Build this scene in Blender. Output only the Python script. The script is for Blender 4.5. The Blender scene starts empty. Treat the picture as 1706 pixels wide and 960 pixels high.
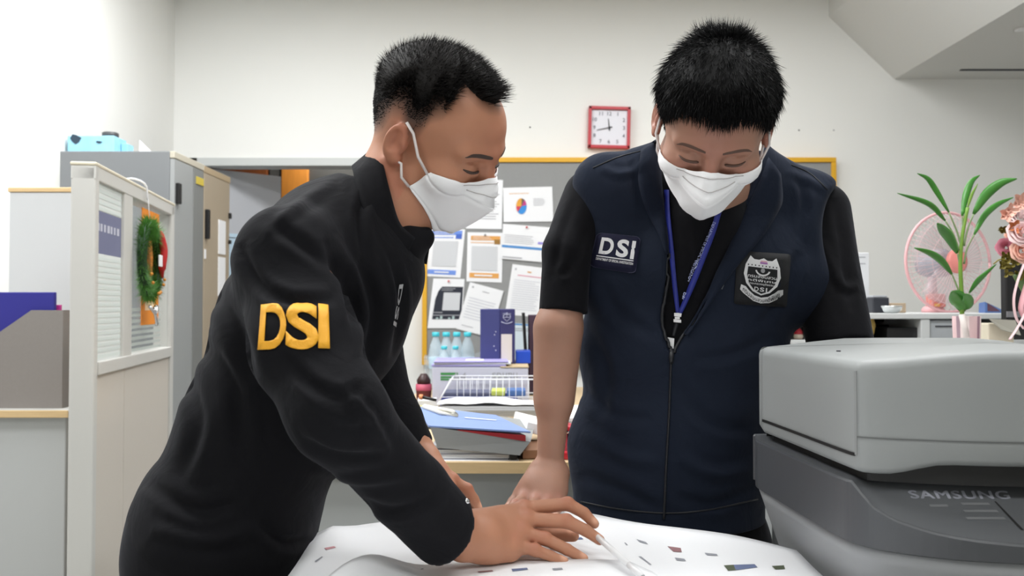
import bpy, bmesh, math, random
import numpy as np
from mathutils import Vector, Matrix
from mathutils.bvhtree import BVHTree

random.seed(7); rng = np.random.default_rng(7)
scene = bpy.context.scene
COL = scene.collection

# ------------------------------------------------------------------ camera
F_PX, CX, CY, HZ = 1400.0, 853.0, 480.0, 510.0
TH = math.atan((HZ - CY) / F_PX)
CAM = np.array([0.0, 0.0, 1.1])
FW = np.array([0, math.cos(TH), math.sin(TH)]); UP = np.array([0, -math.sin(TH), math.cos(TH)])
cam_data = bpy.data.cameras.new('camera'); cam = bpy.data.objects.new('camera', cam_data); COL.objects.link(cam)
cam.location = CAM; cam.rotation_euler = (math.pi / 2 + TH, 0, 0)
cam_data.sensor_width = 36.0; cam_data.lens = F_PX / 1706.0 * 36.0
cam_data.clip_start = 0.02
cam_data.dof.use_dof = True; cam_data.dof.focus_distance = 1.35; cam_data.dof.aperture_fstop = 7.0
scene.camera = cam

# ------------------------------------------------------------------ world, lights, exposure
world = bpy.data.worlds.new('world'); scene.world = world; world.use_nodes = True
world.node_tree.nodes['Background'].inputs[0].default_value = (0.9, 0.95, 1.0, 1)
world.node_tree.nodes['Background'].inputs[1].default_value = 0.3
scene.view_settings.view_transform = 'Standard'
try: scene.view_settings.look = 'None'
except Exception: pass
scene.view_settings.gamma = 1.0; scene.view_settings.exposure = 0.0
scene.view_settings.use_curve_mapping = False
scene.cycles.use_denoising = True
scene.cycles.max_bounces = 8; scene.cycles.diffuse_bounces = 5

def area_light(name, loc, size, size_y, power, color=(1, 1, 1), rot=(0, 0, 0)):
    d = bpy.data.lights.new(name, 'AREA'); d.shape = 'RECTANGLE'; d.size = size; d.size_y = size_y
    d.energy = power; d.color = color
    o = bpy.data.objects.new(name, d); COL.objects.link(o); o.location = loc; o.rotation_euler = rot
    return o
LAMPS = [(-1.1, 3.3, 31), (1.0, 3.35, 20), (-1.1, 1.5, 33), (0.9, 1.5, 27), (-1.1, -0.5, 16), (0.9, -0.5, 16), (-2.9, 2.2, 34), (3.0, 1.2, 9)]
for lx, ly, pw in LAMPS:
    area_light('ceiling_lamp_light', (lx, ly, 2.925), 1.15, 0.55, pw * 1.12, (0.975, 0.99, 1.0))
area_light('corridor_fill_light', (-1.2, 5.9, 2.3), 0.6, 0.6, 14, (1.0, 0.97, 0.92))  # added light to brighten the corridor, no fitting belongs to it

# ------------------------------------------------------------------ helpers
def ray(px, py):
    return FW + (px - CX) / F_PX * np.array([1.0, 0, 0]) + (CY - py) / F_PX * UP
def P(px, py, D):
    d = ray(px, py); return CAM + d * (D / d[1])
def PZ(px, py, z):
    d = ray(px, py); return CAM + d * ((z - CAM[2]) / d[2])
def proj(p):
    q = np.asarray(p, float) - CAM; w = q @ FW
    return np.stack([CX + F_PX * q[..., 0] / w, CY - F_PX * (q @ UP) / w], -1)
def lin(c):
    return tuple(((v / 255) / 12.92 if v / 255 <= 0.04045 else ((v / 255 + 0.055) / 1.055) ** 2.4) for v in c)

MATS = {}
def mat(name, rgb, rough=0.5, spec=0.5, metal=0.0, var=None, bump=None, sheen=0.0, trans=0.0, alpha=1.0, emis=None, sss=0.0, coat=0.0, stretch=None):
    """var=(scale, amount) brightness noise; bump=(scale, strength)"""
    if name in MATS: return MATS[name]
    m = bpy.data.materials.new(name); m.use_nodes = True; nt = m.node_tree; b = nt.nodes['Principled BSDF']
    c = lin(rgb) + (1,)
    b.inputs['Base Color'].default_value = c; b.inputs['Roughness'].default_value = rough
    b.inputs['Specular IOR Level'].default_value = spec; b.inputs['Metallic'].default_value = metal
    if sheen: b.inputs['Sheen Weight'].default_value = sheen; b.inputs['Sheen Roughness'].default_value = 0.4
    if trans: b.inputs['Transmission Weight'].default_value = trans
    if alpha < 1: b.inputs['Alpha'].default_value = alpha
    if coat: b.inputs['Coat Weight'].default_value = coat
    if sss:
        b.inputs['Subsurface Weight'].default_value = sss; b.inputs['Subsurface Radius'].default_value = (0.012, 0.005, 0.003); b.inputs['Subsurface Scale'].default_value = 0.6
    if emis:
        b.inputs['Emission Color'].default_value = lin(emis[0]) + (1,); b.inputs['Emission Strength'].default_value = emis[1]
    if var or bump:
        tc = nt.nodes.new('ShaderNodeTexCoord'); src = tc.outputs['Object']
        if stretch:
            mp = nt.nodes.new('ShaderNodeMapping'); mp.inputs['Scale'].default_value = stretch
            nt.links.new(src, mp.inputs['Vector']); src = mp.outputs['Vector']
    if var:
        n = nt.nodes.new('ShaderNodeTexNoise'); n.inputs['Scale'].default_value = var[0]; n.inputs['Detail'].default_value = 4
        mx = nt.nodes.new('ShaderNodeMix'); mx.data_type = 'RGBA'
        a = var[1]
        mx.inputs[6].default_value = tuple(min(1, x * (1 - a)) for x in c[:3]) + (1,)
        mx.inputs[7].default_value = tuple(min(1, x * (1 + a)) for x in c[:3]) + (1,)
        nt.links.new(src, n.inputs['Vector']); nt.links.new(n.outputs['Fac'], mx.inputs[0]); nt.links.new(mx.outputs[2], b.inputs['Base Color'])
    if bump:
        n2 = nt.nodes.new('ShaderNodeTexNoise'); n2.inputs['Scale'].default_value = bump[0]; n2.inputs['Detail'].default_value = 3
        bp = nt.nodes.new('ShaderNodeBump'); bp.inputs['Strength'].default_value = bump[1]; bp.inputs['Distance'].default_value = 0.002
        nt.links.new(src, n2.inputs['Vector']); nt.links.new(n2.outputs['Fac'], bp.inputs['Height']); nt.links.new(bp.outputs['Normal'], b.inputs['Normal'])
    MATS[name] = m
    return m

BASE = {}
def thing(name, label, cat, loc, group=None, rotz=0.0):
    o = bpy.data.objects.new(name, None); COL.objects.link(o); o.location = Vector(loc); o.empty_display_size = 0.05
    o.rotation_euler = (0, 0, rotz)
    o['label'] = label; o['category'] = cat
    if group: o['group'] = group
    BASE[o.name] = np.array(loc, float); return o
def tag(o, label, cat, group=None, kind=None):
    o['label'] = label; o['category'] = cat
    if group: o['group'] = group
    if kind: o['kind'] = kind
    return o
def link_mesh(name, me, mt, parent=None, smooth=False, origin=None):
    if mt is not None:
        for x in (mt if isinstance(mt, (list, tuple)) else [mt]): me.materials.append(x)
    if smooth:
        me.polygons.foreach_set('use_smooth', [True] * len(me.polygons))
    if parent is not None:
        base = BASE[parent.name]
    elif origin is not None: base = np.array(origin, float)
    else:
        co = np.empty(len(me.vertices) * 3); me.vertices.foreach_get('co', co); co = co.reshape(-1, 3)
        base = np.array([(co[:, 0].min() + co[:, 0].max()) / 2, (co[:, 1].min() + co[:, 1].max()) / 2, co[:, 2].min()])
    me.transform(Matrix.Translation(Vector(-base)))
    o = bpy.data.objects.new(name, me); COL.objects.link(o)
    if parent is not None: o.parent = parent
    else: o.location = Vector(base)
    BASE[o.name] = base
    return o
def raw(name, verts, faces, mt, parent=None, smooth=False, midx=None):
    me = bpy.data.meshes.new(name); me.from_pydata([tuple(map(float, v)) for v in verts], [], [tuple(map(int, f)) for f in faces]); me.update()
    if midx is not None: me.polygons.foreach_set('material_index', list(midx))
    return link_mesh(name, me, mt, parent, smooth)
def from_bm(name, bm, mt, parent=None, smooth=False):
    bmesh.ops.recalc_face_normals(bm, faces=bm.faces)
    me = bpy.data.meshes.new(name); bm.to_mesh(me); bm.free(); return link_mesh(name, me, mt, parent, smooth)
def bx(bm, c, s, bev=0.0, M=None, seg=2):
    r = bmesh.ops.create_cube(bm, size=1.0); vs = r['verts']
    bmesh.ops.scale(bm, vec=Vector(s), verts=vs); 
    if bev > 0:
        es = list({e for v in vs for e in v.link_edges})
        q = bmesh.ops.bevel(bm, geom=es, offset=min(bev, min(s) * 0.45), segments=seg, profile=0.5, affect='EDGES')
        vs = list({v for f in q['faces'] for v in f.verts} | {v for v in vs if v.is_valid})
        fs = set()
        st = list(vs)
        seen = set(st)
        while st:
            v = st.pop()
            for e in v.link_edges:
                w = e.other_vert(v)
                if w not in seen: seen.add(w); st.append(w)
        vs = list(seen)
    T = Matrix.Translation(Vector(c))
    if M is not None: T = T @ M.to_4x4()
    bmesh.ops.transform(bm, matrix=T, verts=vs)
def box(name, lo, hi, mt, parent=None, bev=0.003, M=None, smooth=False):
    bm = bmesh.new(); lo = np.array(lo, float); hi = np.array(hi, float)
    bx(bm, (lo + hi) / 2, hi - lo, bev, M); return from_bm(name, bm, mt, parent, smooth)
def boxes(name, L, mt, parent=None, bev=0.002):
    bm = bmesh.new()
    for lo, hi in L:
        lo = np.array(lo, float); hi = np.array(hi, float); bx(bm, (lo + hi) / 2, hi - lo, bev)
    return from_bm(name, bm, mt, parent)
def basis(d):
    d = np.asarray(d, float); d = d / np.linalg.norm(d)
    a = np.array([0, 0, 1.0]) if abs(d[2]) < 0.9 else np.array([1.0, 0, 0])
    u = np.cross(a, d); u /= np.linalg.norm(u); v = np.cross(d, u); return u, v, d
def tube_data(pts, rad, n=8, flat=None, cap=True):
    """pts (k,3); rad scalar or list; returns verts, faces"""
    pts = np.asarray(pts, float); k = len(pts); rad = np.broadcast_to(np.asarray(rad, float), (k,))
    V = []; Fc = []
    tang = np.gradient(pts, axis=0)
    u, v, _ = basis(tang[0])
    for i in range(k):
        t = tang[i] / (np.linalg.norm(tang[i]) + 1e-12)
        u = u - t * (u @ t); u /= np.linalg.norm(u) + 1e-12; v = np.cross(t, u)
        for j in range(n):
            a = 2 * math.pi * j / n
            V.append(pts[i] + rad[i] * (math.cos(a) * u + math.sin(a) * v * (flat or 1.0)))
    for i in range(k - 1):
        for j in range(n):
            Fc.append((i * n + j, i * n + (j + 1) % n, (i + 1) * n + (j + 1) % n, (i + 1) * n + j))
    if cap:
        Fc.append(tuple(range(n - 1, -1, -1))); Fc.append(tuple((k - 1) * n + j for j in range(n)))
    return V, Fc
def tube(name, pts, rad, mt, parent=None, n=8, flat=None):
    V, Fc = tube_data(pts, rad, n, flat); return raw(name, V, Fc, mt, parent, True)
def merge(parts):
    V = []; Fc = []
    for v, f in parts:
        o = len(V); V += [tuple(x) for x in v]; Fc += [tuple(i + o for i in g) for g in f]
    return V, Fc
def tubes(name, L, mt, parent=None, n=6):
    V, Fc = merge([tube_data(p, r, n) for p, r in L]); return raw(name, V, Fc, mt, parent, True)
def lathe_data(prof, c, n=24, axis=(0, 0, 1)):
    u, v, d = basis(axis); c = np.array(c, float); V = []; Fc = []
    for r, h in prof:
        for j in range(n):
            a = 2 * math.pi * j / n; V.append(c + d * h + r * (math.cos(a) * u + math.sin(a) * v))
    for i in range(len(prof) - 1):
        for j in range(n):
            Fc.append((i * n + j, i * n + (j + 1) % n, (i + 1) * n + (j + 1) % n, (i + 1) * n + j))
    Fc.append(tuple(range(n - 1, -1, -1))); Fc.append(tuple((len(prof) - 1) * n + j for j in range(n)))
    return V, Fc
def lathe(name, prof, c, mt, parent=None, n=24, axis=(0, 0, 1), smooth=True):
    V, Fc = lathe_data(prof, c, n, axis); return raw(name, V, Fc, mt, parent, smooth)
def spline(pts, n):
    """Catmull-Rom through pts, n samples"""
    pts = np.asarray(pts, float); k = len(pts)
    if k == 2: return np.array([pts[0] + (pts[1] - pts[0]) * t for t in np.linspace(0, 1, n)])
    e = np.vstack([2 * pts[0] - pts[1], pts, 2 * pts[-1] - pts[-2]]); out = []
    for s in np.linspace(0, k - 1, n):
        i = min(int(s), k - 2); t = s - i; p0, p1, p2, p3 = e[i:i + 4]
        out.append(0.5 * (2 * p1 + (p2 - p0) * t + (2 * p0 - 5 * p1 + 4 * p2 - p3) * t * t + (3 * p1 - p0 - 3 * p2 + p3) * t ** 3))
    return np.array(out)
def solid(o, th, offset=-1):
    m = o.modifiers.new('solidify', 'SOLIDIFY'); m.thickness = th; m.offset = offset; return o
def bvh_of(verts, faces):
    return BVHTree.FromPolygons([Vector(v) for v in verts], [tuple(map(int, f)) for f in faces])
def shoot(bvhs, px, py, off=0.0):
    """point where the garment lies, seen from the photographer's side, lifted off along its normal"""
    d = Vector(ray(px, py)).normalized(); best = None
    for b in bvhs:
        h = b.ray_cast(Vector(CAM), d)
        if h[0] is not None and (best is None or h[3] < best[3]): best = h
    if best is None: return None
    n = best[1]
    if n.dot(d) > 0: n = -n
    return np.array(best[0] + n * off)
_TXT = {}
def text2d(s, bold=0.0, space=1.0):
    """filled outline of a word, bounding box scaled to 0..1 in both directions; also its aspect"""
    key = (s, bold, space)
    if key in _TXT: return _TXT[key]
    cu = bpy.data.curves.new('lettering', 'FONT'); cu.body = s; cu.offset = bold; cu.resolution_u = 5; cu.space_character = space
    ob = bpy.data.objects.new('lettering', cu); COL.objects.link(ob)
    dg = bpy.context.evaluated_depsgraph_get(); dg.update()
    me = bpy.data.meshes.new_from_object(ob.evaluated_get(dg))
    V = np.array([v.co[:2] for v in me.vertices], float).reshape(-1, 2); Fc = [tuple(p.vertices) for p in me.polygons]
    bpy.data.objects.remove(ob); bpy.data.curves.remove(cu); bpy.data.meshes.remove(me)
    if len(V) == 0: V = np.zeros((1, 2)); Fc = []
    lo = V.min(0); sz = np.maximum(V.max(0) - lo, 1e-6)
    _TXT[key] = ((V - lo) / sz, Fc, sz[0] / sz[1]); return _TXT[key]
def cut_grid(V2, Fc, nx, ny):
    bm = bmesh.new(); vs = [bm.verts.new((v[0], v[1], 0)) for v in V2]
    for f in Fc:
        try: bm.faces.new([vs[i] for i in f])
        except ValueError: pass
    for i in range(1, nx):
        bmesh.ops.bisect_plane(bm, geom=bm.verts[:] + bm.edges[:] + bm.faces[:], plane_co=(i / nx, 0, 0), plane_no=(1, 0, 0))
    for i in range(1, ny):
        bmesh.ops.bisect_plane(bm, geom=bm.verts[:] + bm.edges[:] + bm.faces[:], plane_co=(0, i / ny, 0), plane_no=(0, 1, 0))
    bm.verts.index_update()
    V = np.array([v.co[:2] for v in bm.verts]); Q = [tuple(v.index for v in f.verts) for f in bm.faces]; bm.free(); return V, Q
def bil(q, u, v):
    """q = TL, TR, BR, BL; u to the right, v upward"""
    q = [np.asarray(x, float) for x in q]
    return (q[0] * (1 - u) + q[1] * u) * v + (q[3] * (1 - u) + q[2] * u) * (1 - v)
def drape(name, V2, Fc, quad_px, bvhs, off, mt, parent, nx=10, ny=6, smooth=True):
    V, Q = cut_grid(V2, Fc, nx, ny) if nx > 1 or ny > 1 else (V2, Fc)
    out = []; last = None
    for u, v in V:
        p = bil(quad_px, u, v); h = shoot(bvhs, p[0], p[1], off)
        if h is None: h = last if last is not None else P(p[0], p[1], 1.4)
        out.append(h); last = h
    return raw(name, out, Q, mt, parent, smooth)
SQ = (np.array([[0, 0], [1, 0], [1, 1], [0, 1]], float), [(0, 1, 2, 3)])
def sub_uv(V2, u0, v0, u1, v1):
    V2 = np.asarray(V2); return np.stack([u0 + V2[:, 0] * (u1 - u0), v0 + V2[:, 1] * (v1 - v0)], -1)
def on_quad(V2, quad, n, off):
    return [bil(quad, u, v) + n * off for u, v in V2]
# ------------------------------------------------------------------ materials of the room
M_wall = mat('painted_wall', (236, 236, 233), 0.85, 0.2, var=(1.5, 0.015), bump=(220, 0.05))
M_ceil = mat('ceiling_paint', (222, 222, 218), 0.9, 0.2, var=(2.0, 0.015))
M_floor = mat('vinyl_floor', (150, 150, 146), 0.45, 0.4, var=(6, 0.06))
M_grey_frame = mat('grey_frame_metal', (196, 199, 198), 0.5)
M_wood_edge = mat('maple_edge', (214, 184, 138), 0.45, var=(30, 0.12), stretch=(0.4, 4, 4))
M_white = mat('white_paper', (236, 237, 240), 0.75, 0.25)
M_ink = mat('print_grey', (165, 166, 172), 0.8)
M_inkd = mat('print_dark', (52, 52, 60), 0.8)
M_black = mat('black_plastic', (22, 22, 24), 0.4)
M_chrome = mat('chrome', (220, 220, 222), 0.15, metal=1.0)
M_glass = None
def glass(name, rgb, op, rough=0.05):
    m = bpy.data.materials.new(name); m.use_nodes = True; nt = m.node_tree; b = nt.nodes['Principled BSDF']
    b.inputs['Base Color'].default_value = lin(rgb) + (1,); b.inputs['Roughness'].default_value = rough; b.inputs['Alpha'].default_value = op
    return m
def struct(o): o['kind'] = 'structure'; return o

# ------------------------------------------------------------------ room shell
WB = 4.9; WL = -1.98
DX0, DX1, DZ = -1.88, -0.76, 1.965
struct(box('floor', (-4.2, -2.6, -0.1), (4.4, 7.0, 0), M_floor, bev=0))
struct(box('ceiling', (-4.2, -2.6, 2.95), (4.4, 4.9, 3.05), M_ceil, bev=0))
wall_back = struct(boxes('wall_back', [((-2.08, WB, 0), (DX0, WB + 0.1, 2.95)), ((DX0, WB, DZ), (DX1, WB + 0.1, 2.95)), ((DX1, WB, 0), (4.3, WB + 0.1, 2.95))], M_wall, bev=0))
for i, (px, py) in enumerate([(883, 212), (1331, 217), (1389, 217)]):
    p = P(px, py, WB - 0.001)
    lathe('wall_plug', [(0.0045, 0), (0.0045, 0.002), (0.002, 0.003)], p, M_inkd if i < 2 else M_ink, wall_back, 10, axis=(0, -1, 0))
struct(box('wall_left', (WL - 0.1, 3.67, 0), (WL, WB + 0.1, 2.95), M_wall, bev=0))
struct(box('wall_left_front', (-4.2, 3.67, 0), (WL - 0.1, 3.77, 2.95), M_wall, bev=0))
struct(box('wall_far_left', (-4.3, -2.6, 0), (-4.2, 3.77, 2.95), M_wall, bev=0))
struct(box('wall_right', (4.3, -2.6, 0), (4.4, 5.0, 2.95), M_wall, bev=0))
struct(box('wall_front', (-4.3, -2.7, 0), (4.4, -2.6, 2.95), M_wall, bev=0))
# corridor seen through the open door
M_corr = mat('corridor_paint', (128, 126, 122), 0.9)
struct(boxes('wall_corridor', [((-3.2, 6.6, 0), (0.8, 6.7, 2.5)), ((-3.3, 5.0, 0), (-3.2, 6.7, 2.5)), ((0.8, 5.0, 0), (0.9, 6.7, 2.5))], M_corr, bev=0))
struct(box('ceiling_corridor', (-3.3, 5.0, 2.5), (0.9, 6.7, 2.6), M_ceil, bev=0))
# sloped bulkhead that runs along the room under the ceiling
zb = 2.43; xs = P(1490, 130, WB)[0]; xt = P(1381, 28, WB)[0]; zt = P(1381, 28, WB)[2]
prof = [(xs, zb), (4.3, zb), (4.3, 2.95), (xt, 2.95), (xt, zt)]
V = []; 
for y in (WB, 0.4): V += [(x, y, z) for x, z in prof]
Fc = [tuple(range(5)), tuple(range(9, 4, -1))] + [(i, i + 5, (i + 1) % 5 + 5, (i + 1) % 5) for i in range(5)]
bulk = struct(raw('ceiling_bulkhead', V, Fc, mat('bulkhead_paint', (214, 214, 211), 0.9, 0.2)))
sy = 4.70
box('air_slot', (P(1600, 120, sy)[0], sy - 0.012, zb - 0.004), (4.2, sy + 0.012, zb + 0.001), M_inkd, bulk, bev=0)
p = P(1700, 68, 3.6); lathe('spotlight', [(0.03, 0), (0.034, 0.006), (0.02, 0.008)], (P(1703, 68, 4.0)[0], 4.0, zb), mat('spot_white', (235, 235, 235), 0.4), bulk, 16, axis=(0, 0, -1))
# baseboards
struct(boxes('baseboard_back', [((DX1, WB - 0.012, 0), (4.3, WB, 0.09)), ((-1.98, WB - 0.012, 0), (DX0, WB, 0.09))], mat('baseboard_grey', (120, 120, 118), 0.6)))
# fluorescent fittings in the ceiling (out of frame, they are the room's lamps)
M_lamp = mat('lamp_diffuser', (255, 255, 255), 0.5, emis=((255, 253, 248), 3.0))
names_l = ['above the steel cabinets', 'above the notice board desks', 'above the cubicle screen', 'above the two men', 'over the open floor on the cubicle side', 'over the open floor on the counter side', 'over the far cubicle corner', 'over the counter side aisle']
for i, (lx, ly, pw) in enumerate(LAMPS):
    t = thing('ceiling_lamp', 'recessed white fluorescent ceiling lamp ' + names_l[i], 'ceiling lamp', (lx, ly, 2.95), 'recessed ceiling lamps')
    boxes('lamp_frame', [((lx - 0.62, ly - 0.32, 2.935), (lx - 0.585, ly + 0.32, 2.952)), ((lx + 0.585, ly - 0.32, 2.935), (lx + 0.62, ly + 0.32, 2.952)),
                         ((lx - 0.6, ly - 0.32, 2.935), (lx + 0.6, ly - 0.285, 2.952)), ((lx - 0.6, ly + 0.285, 2.935), (lx + 0.6, ly + 0.32, 2.952))], M_grey_frame, t)
    box('diffuser', (lx - 0.585, ly - 0.285, 2.94), (lx + 0.585, ly + 0.285, 2.948), M_lamp, t, bev=0)

# ------------------------------------------------------------------ door opening
door = struct(boxes('door_1', [((DX0, WB - 0.02, 0), (DX0 + 0.045, WB + 0.12, DZ)), ((DX1 - 0.045, WB - 0.02, 0), (DX1, WB + 0.12, DZ)), ((DX0, WB - 0.02, DZ - 0.047), (DX1, WB + 0.12, DZ))], M_grey_frame))
hx, hy = DX0 + 0.05, WB + 0.03; ex, ey = P(466, 290, 5.27)[0], 5.27
L_ = math.hypot(ex - hx, ey - hy); ang = math.atan2(ey - hy, ex - hx)
R_ = Matrix.Rotation(ang, 3, 'Z')
M_leaf = mat('door_leaf_grey', (186, 188, 194), 0.55)
def leafbox(name, x0, x1, y0, y1, z0, z1, mt, par=door, bev=0.003):
    c = np.array(R_ @ Vector(((x0 + x1) / 2, (y0 + y1) / 2, 0))) + np.array([hx, hy, (z0 + z1) / 2])
    bm = bmesh.new(); bx(bm, c, (x1 - x0, y1 - y0, z1 - z0), bev, R_); return from_bm(name, bm, mt, par)
leafbox('door_leaf', 0, L_, -0.02, 0.02, 0.01, 1.912, M_leaf)
leafbox('door_poster', 0.04, 0.36, -0.024, -0.021, 1.20, 1.535, mat('pale_blue_sheet', (188, 212, 228), 0.7), bev=0)
leafbox('door_line', 0.04, 0.36, -0.026, -0.0245, 1.508, 1.512, M_inkd, bev=0)
w = thing('wardrobe', 'orange wooden wardrobe in the room behind the open door', 'wardrobe', (-1.9, 6.3, 0))
M_ow = mat('orange_wood', (196, 126, 46), 0.45, var=(14, 0.2), stretch=(5, 5, 0.6)); M_dw = mat('dark_carcass', (58, 58, 56), 0.5)
box('carcass', (-2.5, 6.02, 0), (-1.10, 6.5, 2.2), M_dw, w)
box('door', (-2.48, 5.99, 0.08), (P(446, 290, 6)[0], 6.02, 2.15), mat('brown_wood', (150, 84, 40), 0.5, var=(14, 0.2), stretch=(5, 5, 0.6)), w)
box('door', (P(470, 290, 6)[0], 5.98, 0.08), (P(514, 290, 6)[0], 6.02, 2.15), M_ow, w)
box('post', (P(449, 290, 6)[0], 6.0, 0.0), (P(466, 290, 6)[0], 6.03, 2.2), mat('grey_post', (84, 84, 82), 0.6), w)

# ------------------------------------------------------------------ steel cabinets against the wall, left
XF = -1.46; ZC = 1.77
M_steel = mat('steel_grey', (126, 129, 132), 0.45, var=(3, 0.03)); M_steel2 = mat('steel_grey_door', (158, 161, 162), 0.4, var=(3, 0.03))
M_steel3 = mat('steel_darker_door', (130, 132, 131), 0.4); M_beige = mat('beige_door', (172, 158, 138), 0.45, var=(4, 0.05)); M_edge = mat('pale_trim', (196, 190, 174), 0.5)
t = thing('steel_cabinet', 'tall grey steel cabinet with a blue tissue box on top', 'cabinet', (-1.7, 3.8, 0))
box('body', (-1.955, 3.62, 0.0), (XF - 0.02, 3.97, ZC), M_steel, t)
d = box('door', (XF - 0.02, 3.622, 0.06), (XF, 3.838, ZC - 0.032), M_steel2, t); h = box('handle', (XF, 3.635, 1.545), (XF + 0.016, 3.668, 1.635), M_black, d)
d = box('door', (XF - 0.02, 3.842, 0.06), (XF, 3.968, ZC - 0.032), M_steel3, t)
box('name_plate', (XF, 3.87, 1.665), (XF + 0.004, 3.96, 1.70), mat('brass_yellow', (206, 184, 70), 0.5), d)
box('top_trim', (XF - 0.02, 3.62, ZC - 0.03), (XF + 0.002, 3.97, ZC), M_edge, t)
t = thing('steel_cabinet', 'tall beige door cabinet with white notices on its front', 'cabinet', (-1.7, 4.15, 0))
box('body', (-1.955, 3.975, 0.0), (XF - 0.02, 4.34, ZC - 0.004), M_steel, t)
d = box('door', (XF - 0.02, 3.977, 0.06), (XF, 4.335, ZC - 0.036), M_beige, t)
box('handle', (XF, 3.985, 1.42), (XF + 0.018, 4.012, 1.56), M_black, d)
box('notice', (XF, 4.17, 1.36), (XF + 0.003, 4.27, 1.53), M_white, d, bev=0); box('notice', (XF, 4.17, 1.15), (XF + 0.003, 4.27, 1.345), M_white, d, bev=0)
box('hinge', (XF, 4.315, 1.55), (XF + 0.012, 4.337, 1.58), M_black, d); box('hinge', (XF, 4.315, 1.42), (XF + 0.012, 4.337, 1.44), M_black, d)
box('label', (XF, 3.98, 1.375 - 0.05), (XF + 0.003, 3.998, 1.42 - 0.05), M_white, d, bev=0)
box('top_trim', (XF - 0.02, 3.975, ZC - 0.036), (XF + 0.002, 4.34, ZC - 0.004), mat('wood_trim', (178, 158, 128), 0.5), t)
# tissue box
x0 = P(112, 240, 3.7)[0]; x1 = P(190, 240, 3.7)[0]
t = thing('tissue_box', 'light blue tissue box with a dark leaf print on the grey cabinet', 'tissue box', ((x0 + x1) / 2, 3.78, ZC))
box('carton', (x0, 3.70, ZC), (x1, 3.82, ZC + 0.084), mat('sky_blue_card', (150, 206, 232), 0.5, var=(16, 0.28)), t, bev=0.004)
b2 = [( -0.5, 0.1), (-0.3, 0.5), (0.05, 0.42), (0.5, 0.15), (0.3, -0.25), (0, -0.5), (-0.3, -0.25)]
q = P(126, 232, 3.698)
raw('leaf_print', [q + np.array([a * 0.05, 0, b * 0.045]) for a, b in b2], [tuple(range(7))], mat('leaf_dark', (36, 60, 78), 0.6), t)
raw('leaf_print', [P(165, 237, 3.698) + np.array([a * 0.03, 0, b * 0.012]) for a, b in b2], [tuple(range(7))], MATS['leaf_dark'], t)
bm = bmesh.new(); bx(bm, (x1 + 0.018, 3.79, ZC + 0.03), (0.03, 0.06, 0.06), 0.003); from_bm('side_flap', bm, MATS['sky_blue_card'], t)
c = P(184, 235, 3.87)
t = thing('jar', 'small black lidded jar behind the blue tissue box', 'jar', (c[0], 3.87, ZC))
lathe('body', [(0.032, 0), (0.034, 0.01), (0.034, 0.09), (0.028, 0.105)], (c[0], 3.87, ZC), M_black, t)
lathe('lid', [(0.036, 0.105), (0.036, 0.128), (0.032, 0.131)], (c[0], 3.87, ZC), mat('lid_grey', (70, 70, 72), 0.4), t)
pa = [P(229, 232, 3.9), P(264, 249, 3.9)]
V = [(pa[0][0], 3.92, ZC), (pa[1][0], 3.95, ZC), (pa[1][0], 3.95, ZC + 0.006), (pa[0][0], 3.92, pa[0][2])]
o = raw('paper_folder', V + [(x, y + 0.006, z) for x, y, z in V], [(0, 1, 2, 3), (7, 6, 5, 4), (0, 4, 5, 1), (1, 5, 6, 2), (2, 6, 7, 3), (3, 7, 4, 0)], M_white)
tag(o, 'white slanted sheet standing on top of the grey cabinet', 'folder')

# ------------------------------------------------------------------ cubicle screen with glass panes
AO = np.array([-1.157, 2.33, 0.0]); RZ = math.atan2(0.170, 0.985); RM = Matrix.Rotation(RZ, 3, 'Z')
def LW(x, y, z): 
    v = RM @ Vector((x, y, z)); return np.array(v) + AO
def lbox(name, lo, hi, mt, par, bev=0.003):
    lo = np.array(lo, float); hi = np.array(hi, float); c = (lo + hi) / 2
    bm = bmesh.new(); bx(bm, LW(*c), hi - lo, bev, RM); return from_bm(name, bm, mt, par)
M_scr = mat('screen_grey', (198, 197, 193), 0.6); M_scr_in = mat('screen_pinkish_panel', (203, 196, 187), 0.8, var=(200, 0.03), bump=(500, 0.1)); M_cap = mat('cream_cap', (214, 206, 186), 0.5)
t = thing('cubicle_screen', 'light grey cubicle screen with two glass panes and a wreath', 'office screen', LW(-0.033, 0.45, 0))
lbox('front_post', (-0.066, 0.0, 0), (0, 0.035, 1.49), M_scr, t, 0.006)
lbox('middle_post', (-0.030, 0.290, 0.935), (-0.002, 0.385, 1.455), M_scr, t)
lbox('end_post', (-0.066, 0.925, 0), (0, 0.974, 1.49), M_scr, t, 0.006)
lbox('top_rail', (-0.066, 0.0, 1.452), (0, 0.974, 1.492), M_scr, t)
lbox('top_cap', (-0.068, -0.002, 1.490), (0.002, 0.976, 1.5015), M_cap, t, 0.004)
lbox('sill_rail', (-0.066, 0.035, 0.905), (0.004, 0.925, 0.943), M_scr, t)
lbox('lower_panel', (-0.055, 0.035, 0.1), (-0.008, 0.325, 0.905), M_scr_in, t, 0.002)
lbox('lower_panel', (-0.055, 0.329, 0.1), (-0.008, 0.925, 0.905), M_scr_in, t, 0.002)
lbox('kick_plate', (-0.06, 0.035, 0.0), (-0.006, 0.925, 0.1), mat('kick_grey', (92, 92, 92), 0.6), t)
M_gl = glass('clear_pane', (200, 210, 205), 0.14); M_fr = glass('frosted_film', (236, 242, 241), 0.85, 0.4); M_band = mat('blue_grey_band', (110, 114, 146), 0.5); M_bw = mat('band_lettering', (190, 192, 208), 0.5); M_str = glass('frosted_stripe', (210, 218, 214), 0.62, 0.4); M_str2 = glass('dim_stripe', (140, 150, 142), 0.75, 0.4)
pn = lbox('pane', (-0.016, 0.035, 0.943), (-0.012, 0.290, 1.452), M_gl, t, 0)
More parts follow.
